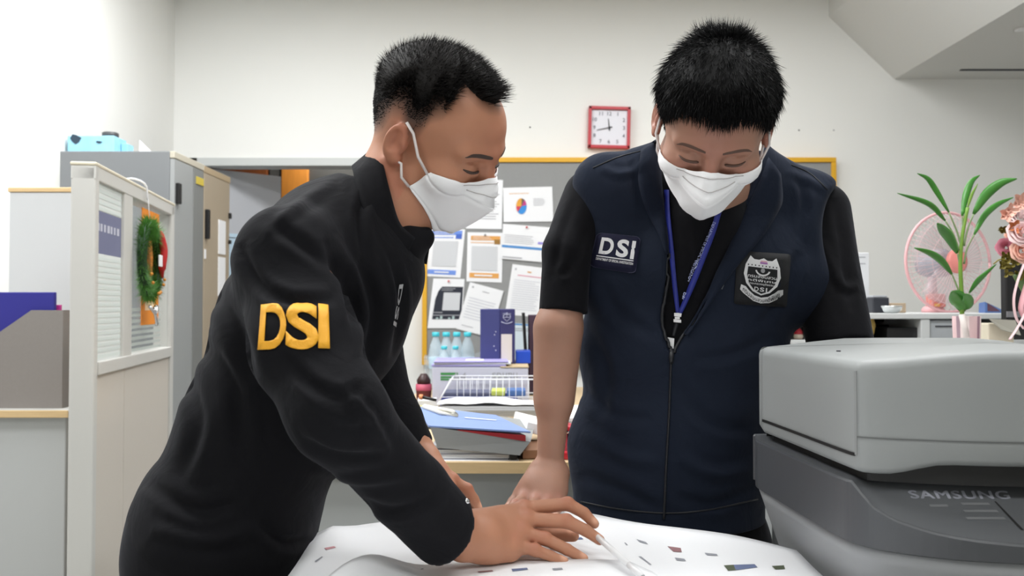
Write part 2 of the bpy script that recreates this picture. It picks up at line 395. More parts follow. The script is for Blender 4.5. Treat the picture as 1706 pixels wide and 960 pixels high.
lbox('frosted_film', (-0.0115, 0.037, 0.945), (-0.0110, 0.288, 1.25), M_fr, pn, 0); lbox('frosted_film', (-0.0115, 0.037, 1.374), (-0.0110, 0.288, 1.45), M_fr, pn, 0)
lbox('printed_band', (-0.0115, 0.037, 1.25), (-0.0110, 0.288, 1.372), M_band, pn, 0)
dash = []
for k in range(7):
    y0 = 0.05 + k * 0.032; dash.append(((-0.0109, y0, 1.315), (-0.0106, y0 + (0.018 if k % 3 else 0.024), 1.337)))
bm = bmesh.new()
for lo, hi in dash: bx(bm, LW(*((np.array(lo) + hi) / 2)), np.array(hi) - lo, 0, RM)
from_bm('band_mark', bm, M_bw, pn)
def stripes(par, y0, y1, z0, z1, step, hgt, mt):
    bm = bmesh.new(); z = z0
    while z < z1:
        bx(bm, LW(-0.0104, (y0 + y1) / 2, z), (0.0004, y1 - y0, hgt), 0, RM); z += step
    o = from_bm('frosted_stripes', bm, mt, par); o['kind'] = 'stuff'
stripes(pn, 0.037, 0.288, 0.955, 1.25, 0.0165, 0.009, mat('stripe_green_grey', (212, 221, 219), 0.5)); stripes(pn, 0.037, 0.288, 1.38, 1.45, 0.0165, 0.009, MATS['stripe_green_grey'])
pn2 = lbox('pane', (-0.016, 0.385, 0.943), (-0.012, 0.925, 1.452), M_gl, t, 0)
stripes(pn2, 0.387, 0.80, 0.955, 1.09, 0.019, 0.010, M_str)
# blind-grey panel of the neighbouring desk seen through the glass
# wreath, card, bow
wc = LW(0.020, 0.515, 1.257)
t = thing('christmas_wreath', 'green tinsel wreath hanging on the cubicle screen glass', 'wreath', LW(0.02, 0.515, 1.10))
uy = np.array(RM @ Vector((0, 1, 0))); ux = np.array(RM @ Vector((1, 0, 0))); uz = np.array([0, 0, 1.0])
ring = [wc + 0.105 * math.cos(a) * uy + 0.115 * math.sin(a) * uz for a in np.linspace(0, 2 * math.pi, 40)]
tube('garland_core', ring, 0.016, mat('tinsel_dark', (24, 60, 28), 0.6), t, 8)
V = []; Fc = []
for i in range(5200):
    a = rng.uniform(0, 2 * math.pi); b = rng.uniform(0, 2 * math.pi)
    c0 = wc + 0.105 * math.cos(a) * uy + 0.115 * math.sin(a) * uz
    rd = math.cos(a) * uy + math.sin(a) * uz; tg = -math.sin(a) * uy + math.cos(a) * uz
    dr = math.cos(b) * rd + math.sin(b) * ux; dr = dr + tg * rng.normal(0, 0.4) ; dr /= np.linalg.norm(dr)
    ln = rng.uniform(0.026, 0.052) * (0.7 if abs(math.sin(b)) > 0.8 else 1)
    sd = np.cross(dr, tg); sd /= np.linalg.norm(sd) + 1e-9
    p0 = c0 + dr * 0.010; k = len(V); V += [p0 - sd * 0.0012, p0 + sd * 0.0012, c0 + dr * ln]; Fc.append((k, k + 1, k + 2))
o = raw('tinsel', V, Fc, mat('tinsel_green', (72, 124, 46), 0.45, var=(60, 0.75)), t); o['kind'] = 'stuff'
tube('red_ribbon', spline([LW(0.030, 0.590, 1.365), LW(0.045, 0.600, 1.30), LW(0.042, 0.595, 1.24), LW(0.035, 0.61, 1.20)], 12), [0.006] + [0.013] * 8 + [0.008] * 3, mat('red_felt', (178, 30, 32), 0.7), t, 8)
lbox('white_tag', (0.042, 0.535, 1.235), (0.048, 0.572, 1.275), M_white, t)
for k in range(7):
    a = rng.uniform(3.3, 5.9); c0 = wc + 0.105 * math.cos(a) * uy + 0.115 * math.sin(a) * uz + ux * 0.028
    lathe('gold_bead', [(0.001, -0.006), (0.005, -0.003), (0.006, 0), (0.005, 0.003), (0.001, 0.006)], c0, mat('gold_bead', (196, 130, 40), 0.35), t, 8)
tube('hanging_string', [wc + uz * 0.11, LW(0.012, 0.52, 1.45), LW(0.004, 0.53, 1.507)], 0.0012, M_white, t, 5)
tube('hook', spline([LW(-0.07, 0.40, 1.49), LW(-0.03, 0.45, 1.522), LW(0.006, 0.50, 1.51), LW(0.008, 0.525, 1.46)], 12), 0.003, M_white, t, 6)
V = []; Fc = []
o = tube('silver_bow', spline([LW(0.02, 0.51, 1.10), LW(0.035, 0.535, 1.075), LW(0.03, 0.565, 1.10), LW(0.03, 0.535, 1.085), LW(0.035, 0.55, 1.05), LW(0.03, 0.57, 1.035)], 16), 0.006, M_chrome, t, 6)
cd = thing('orange_card', 'long orange paper card taped behind the green wreath', 'card', LW(0, 0.6, 1.03))
lbox('sheet', (-0.0105, 0.525, 1.035), (-0.0085, 0.76, 1.435), mat('orange_paper', (238, 142, 30), 0.6), cd, 0)
lbox('pale_print', (-0.0083, 0.57, 1.085), (-0.0081, 0.70, 1.115), mat('orange_pale', (248, 214, 170), 0.6), cd, 0)

# low screen, desk, magazine file, folders at the far left
M_pan = mat('fabric_panel_grey', (196, 198, 200), 0.8)
t = thing('desk_screen', 'pale grey desk screen with a wooden top edge near the wall', 'office screen', (-1.7, 3.22, 0))
box('panel', (P(15, 400, 3.2)[0], 3.2, 0), (P(128, 400, 3.2)[0], 3.245, 1.535), M_pan, t); box('top_edge', (P(13, 400, 3.2)[0], 3.195, 1.535), (P(130, 400, 3.2)[0], 3.25, 1.553), M_wood_edge, t)
t = thing('office_desk', 'grey desk with maple edge holding the magazine file', 'desk', (-2.0, 2.95, 0))
box('desktop', (-2.7, 2.7, 0.742), (-1.42, 3.19, 0.766), mat('desktop_grey', (190, 190, 186), 0.5), t); box('front_edge', (-2.7, 2.695, 0.742), (-1.42, 2.70, 0.766), M_wood_edge, t)
box('front_panel', (-2.68, 2.72, 0.0), (-1.44, 2.74, 0.742), mat('desk_front_grey', (183, 185, 185), 0.6), t); box('side_panel', (-1.46, 2.74, 0), (-1.44, 3.18, 0.742), MATS['desk_front_grey'], t)
xr = P(104, 600, 2.75)[0]; zt0 = 0.766
def prism(name, poly, y0, y1, mt, par=None):
    n = len(poly); V = [(x, y0, z) for x, z in poly] + [(x, y1, z) for x, z in poly]
    return raw(name, V, [tuple(range(n)), tuple(range(2 * n - 1, n - 1, -1))] + [(i, i + n, (i + 1) % n + n, (i + 1) % n) for i in range(n)], mt, par)
zt1 = P(0, 517, 2.75)[2]; xa = P(52, 517, 2.75)[0]; zb1 = P(0, 553, 2.75)[2]; xb = P(0, 553, 2.75)[0]
t = thing('magazine_file', 'taupe grey magazine file with a slanted cut on the desk', 'magazine file', (xr - 0.16, 2.8, zt0))
M_tp = mat('taupe_card', (136, 130, 126), 0.7, var=(150, 0.05))
sl = (zt1 - zb1) / (xa - xb)
poly = [(xr, zt0), (xr, zt1), (xa, zt1), (xr - 0.335, zt1 - sl * (xa - xr + 0.335)), (xr - 0.335, zt0)]
prism('side_panel', poly, 2.75, 2.754, M_tp, t); prism('side_panel', poly, 2.846, 2.85, M_tp, t)
box('back_panel', (xr - 0.004, 2.754, zt0), (xr, 2.846, zt1), M_tp, t, 0); box('base_panel', (xr - 0.335, 2.754, zt0), (xr - 0.004, 2.846, zt0 + 0.004), M_tp, t, 0)
box('front_panel', (xr - 0.335, 2.754, zt0 + 0.004), (xr - 0.331, 2.846, zt0 + 0.1), M_tp, t, 0)
q = P(92, 487, 2.78)
o = box('blue_folder', (q[0] - 0.23, 2.775, zt0 + 0.006), (q[0], 2.79, q[2]), mat('blue_folder_card', (46, 44, 140), 0.5), bev=0.002); tag(o, 'dark blue folder standing in the taupe magazine file', 'folder')
q = P(104, 508, 2.81)
o = box('pink_folder', (q[0] - 0.2, 2.805, zt0 + 0.006), (q[0] - 0.004, 2.815, q[2]), mat('pink_card', (206, 60, 150), 0.5), bev=0.001); tag(o, 'bright pink folder edge behind the dark blue folder', 'folder')
# ------------------------------------------------------------------ notice board and what is pinned on it
YB = 4.86
bx0 = P(704, 300, YB)[0]; bx1 = P(1392, 300, YB)[0]; bz1 = P(1000, 263, YB)[2]; bz0 = bz1 - 1.2
M_yel = mat('yellow_frame', (222, 168, 38), 0.45); M_felt = mat('grey_felt', (146, 147, 147), 0.95, 0.1, var=(90, 0.05), bump=(900, 0.1))
t = thing('notice_board', 'wide grey felt notice board with a yellow frame', 'notice board', ((bx0 + bx1) / 2, YB, bz0))
box('felt_panel', (bx0 + 0.01, YB - 0.005, bz0 + 0.01), (bx1 - 0.01, WB, bz1 - 0.01), M_felt, t, 0)
fw = 0.028
for lo, hi in [((bx0, bz1 - fw), (bx1, bz1)), ((bx0, bz0), (bx1, bz0 + fw)), ((bx0, bz0 + fw), (bx0 + fw, bz1 - fw)), ((bx1 - fw, bz0 + fw), (bx1, bz1 - fw))]:
    box('frame_rail', (lo[0], YB - 0.018, lo[1]), (hi[0], WB, hi[1]), M_yel, t)
M_blue_p = mat('print_blue', (112, 146, 222), 0.7); M_or_p = mat('print_orange', (222, 160, 84), 0.7); M_or_d = mat('print_orange_dark', (150, 110, 50), 0.7); M_qr = mat('blank_code_grey', (204, 206, 210), 0.8)
M_bl2 = mat('print_stripe_blue', (74, 138, 200), 0.7); M_pink_p = mat('print_pink', (222, 120, 150), 0.7); M_navy_p = mat('print_navy', (34, 38, 52), 0.7)
NB = np.array([0, -1.0, 0]); _layer = [0]
def sheet(name, label, quad_px, prints=(), mt=None, pin=None, D=None):
    """a sheet pinned on the board; prints = (material, [(u0,v0,u1,v1)...]) or (material, V2, F, (u0,v0,u1,v1))"""
    _layer[0] += 1
    y = YB - 0.0065 - 0.0022 * (_layer[0] % 4)
    if D: y = D
    q = [P(a, b, y) for a, b in quad_px]
    c = sum(q) / 4
    th = thing(name, label, 'paper', (c[0], y, min(p[2] for p in q)), 'sheets pinned on the notice board')
    V = []; nu, nv = 8, 6; curl = 0.0
    for off in (0, 0.0006):
        for i in range(nv + 1):
            for j in range(nu + 1):
                u, v = j / nu, i / nv; V.append(bil(q, u, v) + NB * (curl * (1 - v) ** 2 * (0.4 + 0.6 * u) - off))
    n = (nu + 1) * (nv + 1); Fc = []
    for i in range(nv):
        for j in range(nu):
            a = i * (nu + 1) + j; Fc.append((a, a + 1, a + nu + 2, a + nu + 1)); Fc.append((a + n, a + n + nu + 1, a + n + nu + 2, a + n + 1))
    raw('sheet', V, Fc, mt or M_white, th, True)
    for k, pr in enumerate(prints):
        if len(pr) == 2:
            V = []; Fc = []
            for (u0, v0, u1, v1) in pr[1]:
                m = len(V)
                for u, v in ((u0, v0), (u1, v0), (u1, v1), (u0, v1)):
                    V.append(bil(q, u, v) + NB * (curl * (1 - v) ** 2 * (0.4 + 0.6 * u) + 0.0012 + 0.0007 * k))
                Fc.append((m, m + 1, m + 2, m + 3))
            o_ = raw('print', V, Fc, pr[0], th)
            if len(pr[1]) > 1: o_['kind'] = 'stuff'
        else:
            V = [bil(q, u, v) + NB * (curl * (1 - v) ** 2 * (0.4 + 0.6 * u) + 0.0012 + 0.0007 * k) for u, v in sub_uv(pr[1], *pr[3])]
            raw('print', V, pr[2], pr[0], th)
    if pin:
        p = bil(q, 0.5, 0.95) + NB * 0.002; lathe('pin', [(0.004, 0), (0.006, 0.006), (0.005, 0.010)], p, pin, th, 10, axis=(0, -1, 0))
    return th
def lines(u0, u1, v0, v1, n, h=0.35, jit=0.2):
    return [(u0, v0 + (v1 - v0) * (i + 0.5) / n - h * (v1 - v0) / n / 2, u1 - jit * rng.uniform(0, 1) * (u1 - u0), v0 + (v1 - v0) * (i + 0.5) / n + h * (v1 - v0) / n / 2) for i in range(n)]
def circ(a0, a1, n=14):
    a = np.linspace(a0, a1, n); return np.vstack([[0.5, 0.5], np.stack([0.5 + 0.5 * np.cos(a), 0.5 + 0.5 * np.sin(a)], -1)]), [tuple(range(n + 1))]
M_redpin = mat('pin_red', (206, 50, 60), 0.4); M_gpin = mat('pin_grey', (140, 140, 144), 0.3)
sheet('printed_sheet', 'upright sheet of fine printed lines beside the pie chart sheet', [(774, 298), (838, 300), (836, 382), (776, 381)], [(M_ink, lines(0.1, 0.92, 0.18, 0.93, 15, 0.3))])
pr = [(M_or_p, [(0.12, 0.815, 0.52, 0.83)]), (M_ink, lines(0.61, 0.85, 0.45, 0.68, 5, 0.25))]
for mt_, a0, a1 in [(mat('pie_blue', (56, 140, 214), 0.7), -2.4, 0.15), (mat('pie_magenta', (190, 60, 130), 0.7), 0.15, 0.9), (mat('pie_dark', (110, 90, 80), 0.7), 0.9, 1.5), (mat('pie_orange', (224, 162, 60), 0.7), 1.5, 3.15), (mat('pie_red', (206, 70, 90), 0.7), 3.15, 3.9)]:
    v_, f_ = circ(a0, a1); pr.append((mt_, v_, f_, (0.26, 0.22, 0.47, 0.68)))
sheet('pie_chart_sheet', 'wide sheet with a small coloured pie chart', [(838, 313), (920, 311), (922, 369), (839, 370)], pr)
sheet('printed_sheet', 'wide sheet crossed by one blue stripe under the pie chart sheet', [(838, 373), (918, 379), (903, 437), (835, 431)],
      [(M_bl2, [(0.0, 0.33, 1.0, 0.40)]), (M_ink, lines(0.05, 0.75, 0.45, 0.72, 5, 0.22)), (mat('print_violet', (150, 140, 214), 0.7), [(0.80, 0.50, 0.97, 0.56)]), (M_ink, [(0.03, 0.05, 0.5, 0.075)])], pin=M_redpin)
sheet('code_poster', 'white poster with blue header and footer bars', [(715, 382), (775, 382), (767, 463), (708, 460)],
      [(M_blue_p, [(0.08, 0.88, 0.93, 0.97), (0.08, 0.815, 0.7, 0.835), (0.06, 0.05, 0.86, 0.145)]), (mat('print_blue_dark', (70, 104, 196), 0.7), [(0.76, 0.80, 0.93, 0.90)]), (M_qr, [(0.16, 0.22, 0.84, 0.75)]), (M_white, lines(0.15, 0.72, 0.89, 0.96, 2, 0.3) + [(0.25, 0.085, 0.66, 0.11)])])
sheet('code_poster', 'white poster with orange header and footer bars', [(779, 387), (838, 388), (836, 471), (777, 469)],
      [(M_or_p, [(0.1, 0.84, 0.93, 0.93), (0.1, 0.785, 0.75, 0.80), (0.08, 0.08, 0.91, 0.18)]), (M_or_d, [(0.76, 0.765, 0.93, 0.86)]), (M_qr, [(0.13, 0.23, 0.86, 0.72)]), (M_white, lines(0.15, 0.72, 0.85, 0.92, 2, 0.25) + [(0.22, 0.115, 0.72, 0.145)])], pin=M_gpin)
bp = np.array([[0.06, 0.0], [1, 0.0], [1, 1], [0.28, 1], [0.17, 0.86], [0.09, 0.6]])
sheet('code_poster', 'black printed poster with a blank white square under the blue poster', [(722, 464), (774, 465), (769, 547), (712, 547)],
      [(M_navy_p, bp, [tuple(range(6))], (0.05, 0.18, 0.97, 0.84)), (M_qr, [(0.38, 0.36, 0.9, 0.72)]), (M_ink, lines(0.3, 0.75, 0.75, 0.82, 2, 0.35, 0.4) + [(0.1, 0.31, 0.4, 0.325), (0.1, 0.255, 0.92, 0.27)]),
       (mat('print_pale_green', (176, 196, 196), 0.7), [(0.1 + 0.12 * k, 0.185, 0.17 + 0.12 * k, 0.185 + 0.03 * ((k * 7) % 3)) for k in range(7)])], pin=M_redpin)
sheet('letter_sheet', 'tilted white letter sheet with faint lines beside the black poster', [(783, 470), (839, 485), (816, 562), (760, 548)], [(mat('print_faint', (204, 206, 214), 0.8), lines(0.1, 0.92, 0.25, 0.72, 8, 0.3)), (M_ink, [(0.1, 0.90, 0.15, 0.935), (0.42, 0.87, 0.62, 0.885), (0.12, 0.1, 0.45, 0.112)])])
sheet('letter_sheet', 'white letter sheet with a pink line near the bare arm', [(854, 440), (908, 447), (902, 529), (841, 524)], [(MATS['print_faint'], lines(0.12, 0.9, 0.1, 0.72, 14, 0.3)), (M_pink_p, [(0.2, 0.79, 0.95, 0.803)]), (M_ink, [(0.1, 0.89, 0.14, 0.93)]), (M_or_p, [(0.48, 0.87, 0.6, 0.89)])])
sheet('printed_sheet', 'pale blue sheet low on the board beside the navy box file', [(850, 538), (898, 541), (898, 606), (850, 606)], [(M_bl2, [(0.0, 0.955, 1.0, 0.99)]), (M_ink, lines(0.12, 0.7, 0.8, 0.9, 2, 0.3))], mt=mat('pale_sheet', (206, 218, 226), 0.8))
# ------------------------------------------------------------------ red square wall clock
ck = P(1015, 212.5, 4.87); cw = 0.122
t = thing('wall_clock', 'red square wall clock with a white dial', 'clock', (ck[0], 4.87, ck[2] - cw))
RC = np.array(Matrix.Rotation(math.radians(1.5), 3, 'Y'))
def ckp(x, z, y): return np.array(ck) + RC @ np.array([x, 0, z]) + np.array([0, y, 0])
M_redc = mat('red_plastic', (186, 42, 56), 0.35)
def ckbox(name, x0, x1, z0, z1, y0, y1, mt, par, bev=0.003):
    bm = bmesh.new(); bx(bm, ckp((x0 + x1) / 2, (z0 + z1) / 2, (y0 + y1) / 2), (x1 - x0, y1 - y0, z1 - z0), bev, Matrix(RC.tolist())); return from_bm(name, bm, mt, par)
for a in [(-cw, cw, cw - 0.018, cw), (-cw, cw, -cw, -cw + 0.018), (-cw, -cw + 0.018, -cw, cw), (cw - 0.018, cw, -cw, cw)]:
    ckbox('frame_bar', *a, -0.012, 0.028, M_redc, t)
dial = ckbox('dial', -cw + 0.01, cw - 0.01, -cw + 0.01, cw - 0.01, 0.005, 0.02, mat('dial_white', (224, 224, 232), 0.4), t, 0)
for h_ in range(1, 13):
    a = math.radians(90 - 30 * h_); k = 0.086 / max(abs(math.cos(a)), abs(math.sin(a))); k = min(k, 0.098)
    x, z = math.cos(a) * k, math.sin(a) * k * 0.95
    V2, Q2, asp = text2d(str(h_), 0.01); hh = 0.022; ww = hh * asp
    raw('numeral', [ckp(x + (u - 0.5) * ww, z + (v - 0.5) * hh, 0.0035) for u, v in V2], Q2, mat('numeral_grey', (96, 98, 112), 0.6), dial)
def hand(name, deg, ln, w, y):
    a = math.radians(90 - deg); d = np.array([math.cos(a), math.sin(a)]); s = np.array([-d[1], d[0]])
    pts = [d * -0.018 - s * w, d * ln - s * w * 0.5, d * ln + s * w * 0.5, d * -0.018 + s * w]
    V = [ckp(p_[0], p_[1], y) for p_ in pts] + [ckp(p_[0], p_[1], y + 0.001) for p_ in pts]
    raw(name, V, [(0, 1, 2, 3), (7, 6, 5, 4), (0, 4, 5, 1), (1, 5, 6, 2), (2, 6, 7, 3), (3, 7, 4, 0)], M_inkd, t)
hand('hour_hand', 353, 0.052, 0.0035, 0.0); hand('minute_hand', 257, 0.075, 0.0028, -0.002)
lathe('hand_cap', [(0.006, 0), (0.006, 0.003), (0.003, 0.004)], ckp(0, 0, 0.0), M_inkd, t, 12, axis=(0, -1, 0))

# ------------------------------------------------------------------ the two desks behind the men
M_dt = mat('desk_top_grey', (196, 192, 184), 0.5, var=(40, 0.03)); M_df = mat('desk_panel_grey', (178, 181, 181), 0.6)
def desk(label, x0, x1, y0, y1, z, mtt):
    t = thing('office_desk', label, 'desk', ((x0 + x1) / 2, (y0 + y1) / 2, 0))
    box('desktop', (x0, y0 + 0.004, z - 0.026), (x1, y1, z), mtt, t, 0.002); box('front_edge', (x0, y0, z - 0.027), (x1, y0 + 0.004, z), M_wood_edge, t, 0)
    box('front_panel', (x0 + 0.03, y0 + 0.03, 0.05), (x1 - 0.03, y0 + 0.048, z - 0.026), M_df, t)
    for s in (x0 + 0.01, x1 - 0.035): box('side_panel', (s, y0 + 0.02, 0), (s + 0.025, y1 - 0.02, z - 0.026), M_df, t)
    return t
M_ww = mat('desk_top_wood', (206, 182, 146), 0.45, var=(30, 0.12), stretch=(0.4, 4, 4))
desk('maple edged office desk below the notice board', -0.42, 0.90, 2.87, 3.95, 0.72, M_ww)
desk('maple edged office desk under the thick grey book', -0.85, 0.60, 2.05, 2.60, 0.72, M_ww)
ZD = 0.72
# --- on the near desk
def slab(name, c, size, rz, mt, par=None, tilt=0.0, bev=0.002, roll=0.0):
    bm = bmesh.new(); M = Matrix.Rotation(rz, 3, 'Z') @ Matrix.Rotation(tilt, 3, 'X') @ Matrix.Rotation(roll, 3, 'Y'); bx(bm, c, size, bev, M); return from_bm(name, bm, mt, par)
xl = P(722, 760, 2.08)[0]; xr = P(862, 760, 2.08)[0]
t = thing('document_pile', 'flat pile of printed papers beneath the thick grey book', 'paper pile', ((xl + xr) / 2, 2.2, ZD))
M_pw = mat('paper_edge_white', (214, 216, 220), 0.8); M_pg = mat('paper_edge_grey', (150, 152, 160), 0.8)
for k in range(9):
    jx = rng.uniform(-0.004, 0.004); box('sheaf', (xl + jx, 2.075 + rng.uniform(0, 0.005), ZD + 0.001 + k * 0.0042), (xr - 0.02 + jx, 2.33, ZD + 0.0045 + k * 0.0042), M_pw if k % 3 else M_pg, t, 0)
box('black_spine', (xr - 0.02, 2.07, ZD + 0.002), (xr, 2.33, ZD + 0.042), M_black, t)
box('base_card', (xl - 0.01, 2.068, ZD), (xr + 0.003, 2.335, ZD + 0.0012), M_white, t, 0)
cb = (P(726, 745, 2.08) + P(868, 757, 2.08)) / 2
t = thing('thick_book', 'thick grey page block book lying on the paper pile', 'book', (-0.09, 2.2, ZD + 0.043))
B0 = [P(729, 746, 2.075), P(866, 759, 2.06), P(884, 736, 2.06), P(716, 711, 2.075)]
def block(name, q, depth, mt, par, dz=0.0):
    V = [np.array(p) for p in q] + [np.array(p) + np.array([0.02, depth, dz]) for p in q]
    return raw(name, V, [(0, 1, 2, 3), (7, 6, 5, 4), (0, 4, 5, 1), (1, 5, 6, 2), (2, 6, 7, 3), (3, 7, 4, 0)], mt, par)
block('page_block', B0, 0.27, mat('page_edge_grey', (140, 142, 142), 0.7, var=(400, 0.08), stretch=(0.05, 1, 3)), t, 0.012)
def lerp(a, b, s): return np.array(a) * (1 - s) + np.array(b) * s
R0 = [lerp(B0[3], B0[2], 0.28) + np.array([0, 0, 0.0005]), B0[2] + np.array([-0.012, 0, 0.0005]), B0[2] + np.array([-0.012, 0, 0.0150]), lerp(B0[3], B0[2], 0.28) + np.array([0, 0, 0.0025])]
R1 = [p + np.array([-0.03, 0.10, 0.0]) for p in R0]
o = raw('red_book', R0 + R1, [(0, 1, 2, 3), (7, 6, 5, 4), (0, 4, 5, 1), (1, 5, 6, 2), (2, 6, 7, 3), (3, 7, 4, 0)], mat('dark_red_cover', (150, 32, 40), 0.5)); tag(o, 'dark red book wedged between the grey book and the blue folder', 'book')
C0 = [P(714, 712, 2.075), P(884, 722, 2.06), P(826, 694, 2.30), P(690, 679, 2.34)]
t = thing('blue_file_cover', 'large blue file lying on top of the book stack', 'file', (-0.12, 2.2, C0[0][2]))
V = [np.array(p) for p in C0] + [np.array(p) + np.array([0, 0, 0.004]) for p in C0]
raw('cover', V, [(3, 2, 1, 0), (4, 5, 6, 7), (0, 1, 5, 4), (1, 2, 6, 5), (2, 3, 7, 6), (3, 0, 4, 7)], mat('blue_cover', (122, 144, 194), 0.5, var=(12, 0.06)), t)
def on_cover(u, v, off): return (C0[0] * (1 - u) + C0[1] * u) * (1 - v) + (C0[3] * (1 - u) + C0[2] * u) * v + np.array([0, 0, 0.004 + off])
tube('label_loop', [on_cover(u, v, 0.004) for u, v in [(0.1, 0.92), (0.25, 0.62), (0.42, 0.6), (0.42, 0.8), (0.25, 0.88), (0.12, 0.97)]], 0.006, mat('cream_plastic', (230, 226, 212), 0.5), t, 6)
raw('dark_slot', [on_cover(u, v, 0.002) for u, v in [(0.18, 0.88), (0.27, 0.7), (0.4, 0.7), (0.36, 0.86)]], [(0, 1, 2, 3)], mat('slot_dark', (78, 78, 70), 0.6), t)
raw('printed_line', [on_cover(u, v, 0.001) for u, v in [(0.5, 0.55), (0.85, 0.55), (0.85, 0.58), (0.5, 0.58)]], [(0, 1, 2, 3)], M_white, t)
o = slab('loose_papers', (P(878, 750, 2.25)[0] + 0.03, 2.33, ZD + 0.05), (0.10, 0.22, 0.028), 0.15, M_white, None, 0.0, 0.002, 0.25); tag(o, 'loose white papers sticking out behind the grey book', 'paper')
o = slab('brown_box', (P(874, 762, 2.2)[0] + 0.03, 2.17, ZD + 0.0125), (0.09, 0.16, 0.022), 0.1, mat('brown_card', (150, 110, 84), 0.7)); tag(o, 'small flat brown box beside the black spine', 'box')
t = thing('paper_stack', 'stack of white papers between the bare arm and the navy vest', 'paper pile', (0.20, 2.35, ZD))
for k in range(7):
    box('sheaf', (0.10 + rng.uniform(-.004, .004), 2.24, ZD + k * 0.012), (0.34, 2.53, ZD + k * 0.012 + 0.0105), M_pw if k % 2 else (M_white if k > 4 else M_pg), t, 0.001)
t = thing('hole_punch', 'red metal hole punch with chrome lever on the desk edge', 'hole punch', (0.165, 2.13, ZD))
box('base', (0.11, 2.08, ZD), (0.22, 2.18, ZD + 0.02), M_redc, t, 0.004)
slab('lever', (0.165, 2.13, ZD + 0.066), (0.11, 0.085, 0.014), 0, M_redc, t, 0.0, 0.005, 0.35)
for yy in (2.10, 2.16): lathe('punch_pin', [(0.008, 0), (0.008, 0.045), (0.012, 0.046), (0.012, 0.056)], (0.135, yy, ZD + 0.018), M_chrome, t, 12)
box('bracket', (0.15, 2.09, ZD + 0.018), (0.19, 2.17, ZD + 0.055), M_black, t)
# --- on the far desk
x0 = P(735, 680, 2.92)[0]; x1 = P(890, 680, 2.92)[0] + 0.06
t = thing('paper_stack', 'long pile of papers with crumpled white top sheet beside wire basket', 'paper pile', ((x0 + x1) / 2, 2.97, ZD))
M_pgs = mat('paper_side', (168, 164, 156), 0.8)
for k in range(5): box('sheaf', (x0 + 0.012 * k * (k < 3), 2.882, ZD + k * 0.0075), (x1, 3.01, ZD + k * 0.0075 + 0.0068), M_pgs if k < 3 else M_pw, t, 0)
V = []; Fc = []
for i in range(7):
    for j in range(13):
        u, v = j / 12, i / 6; zz = ZD + 0.039 + 0.016 * max(0, math.sin(3.0 * u + 0.4)) * (0.6 + 0.4 * v) + 0.003 * math.sin(17 * u + 5 * v)
        V.append((x0 - 0.012 + u * (x1 - x0 + 0.01), 2.878 + 0.135 * v, zz))
for i in range(6):
    for j in range(12): a = i * 13 + j; Fc.append((a, a + 1, a + 14, a + 13))
solid(raw('top_sheet', V, Fc, M_white, t, True), 0.002)
o = slab('paper_clip_stand', (x0 - 0.005, 2.895, ZD + 0.018), (0.022, 0.03, 0.034), 0.2, M_white); tag(o, 'small white block at the end of the long paper pile', 'block')
# wire basket
M_wire = mat('white_wire', (226, 228, 234), 0.4)
zb_, zr_ = ZD + 0.006, P(0, 632, 3.05)[2]
xb0, xb1 = P(724, 668, 3.05)[0], 0.22; xr0 = P(752, 632, 3.05)[0]
t = thing('wire_basket', 'white wire letter basket in front of the white carton', 'basket', (-0.05, 3.1, ZD))
W = []
for y_ in (3.04, 3.19):
    W.append(([(xr0, y_, zr_), (xb1, y_, zr_)], 0.0026)); W.append(([(xr0, y_, zr_), (xb0, y_, zb_)], 0.003))
    for z_ in (zb_, zb_ + 0.022, zb_ + 0.045): W.append(([(xb0 + (z_ - zb_) / (zr_ - zb_) * (xr0 - xb0), y_, z_), (xb1, y_, z_)], 0.0018))
    for k in range(22):
        xx = xb0 + 0.012 + k * 0.0235
        if xx > xr0 - 0.0 and xx < xb1: W.append(([(xx, y_, zb_), (xx, y_, zr_)], 0.0013))
W.append(([(xr0, 3.04, zr_), (xr0, 3.19, zr_)], 0.0026)); W.append(([(xb0, 3.04, zb_), (xb0, 3.19, zb_)], 0.0026)); W.append(([(xb1, 3.04, zr_), (xb1, 3.19, zr_)], 0.0026))
for k in range(22): W.append(([(xb0 + 0.012 + k * 0.0235, 3.04, zb_), (xb0 + 0.012 + k * 0.0235, 3.19, zb_)], 0.0013))
tubes('wire_frame', W, M_wire, t, 5)
o = box('blue_booklets', (xb0 + 0.02, 3.05, zb_ + 0.003), (xb0 + 0.30, 3.18, zb_ + 0.046), mat('booklet_blue', (84, 92, 170), 0.6)); tag(o, 'blue booklets lying in the white wire basket', 'booklet')
o = box('dark_booklet', (xb0 + 0.03, 3.055, zb_ + 0.047), (xb0 + 0.2, 3.175, zb_ + 0.06), mat('booklet_dark', (84, 88, 112), 0.6)); tag(o, 'thin dark booklet on the blue booklets in the basket', 'booklet')
o = box('green_pad', (xb0 + 0.205, 3.055, zb_ + 0.047), (xb0 + 0.255, 3.17, zb_ + 0.066), mat('lime_pad', (188, 200, 96), 0.6)); tag(o, 'lime green note pad in the wire basket', 'note pad')
o = box('blue_stapler_box', (xb0 + 0.262, 3.055, zb_ + 0.047), (xb0 + 0.33, 3.16, zb_ + 0.068), mat('box_steel_blue', (70, 104, 160), 0.6)); tag(o, 'steel blue small box at the end of the wire basket', 'box')
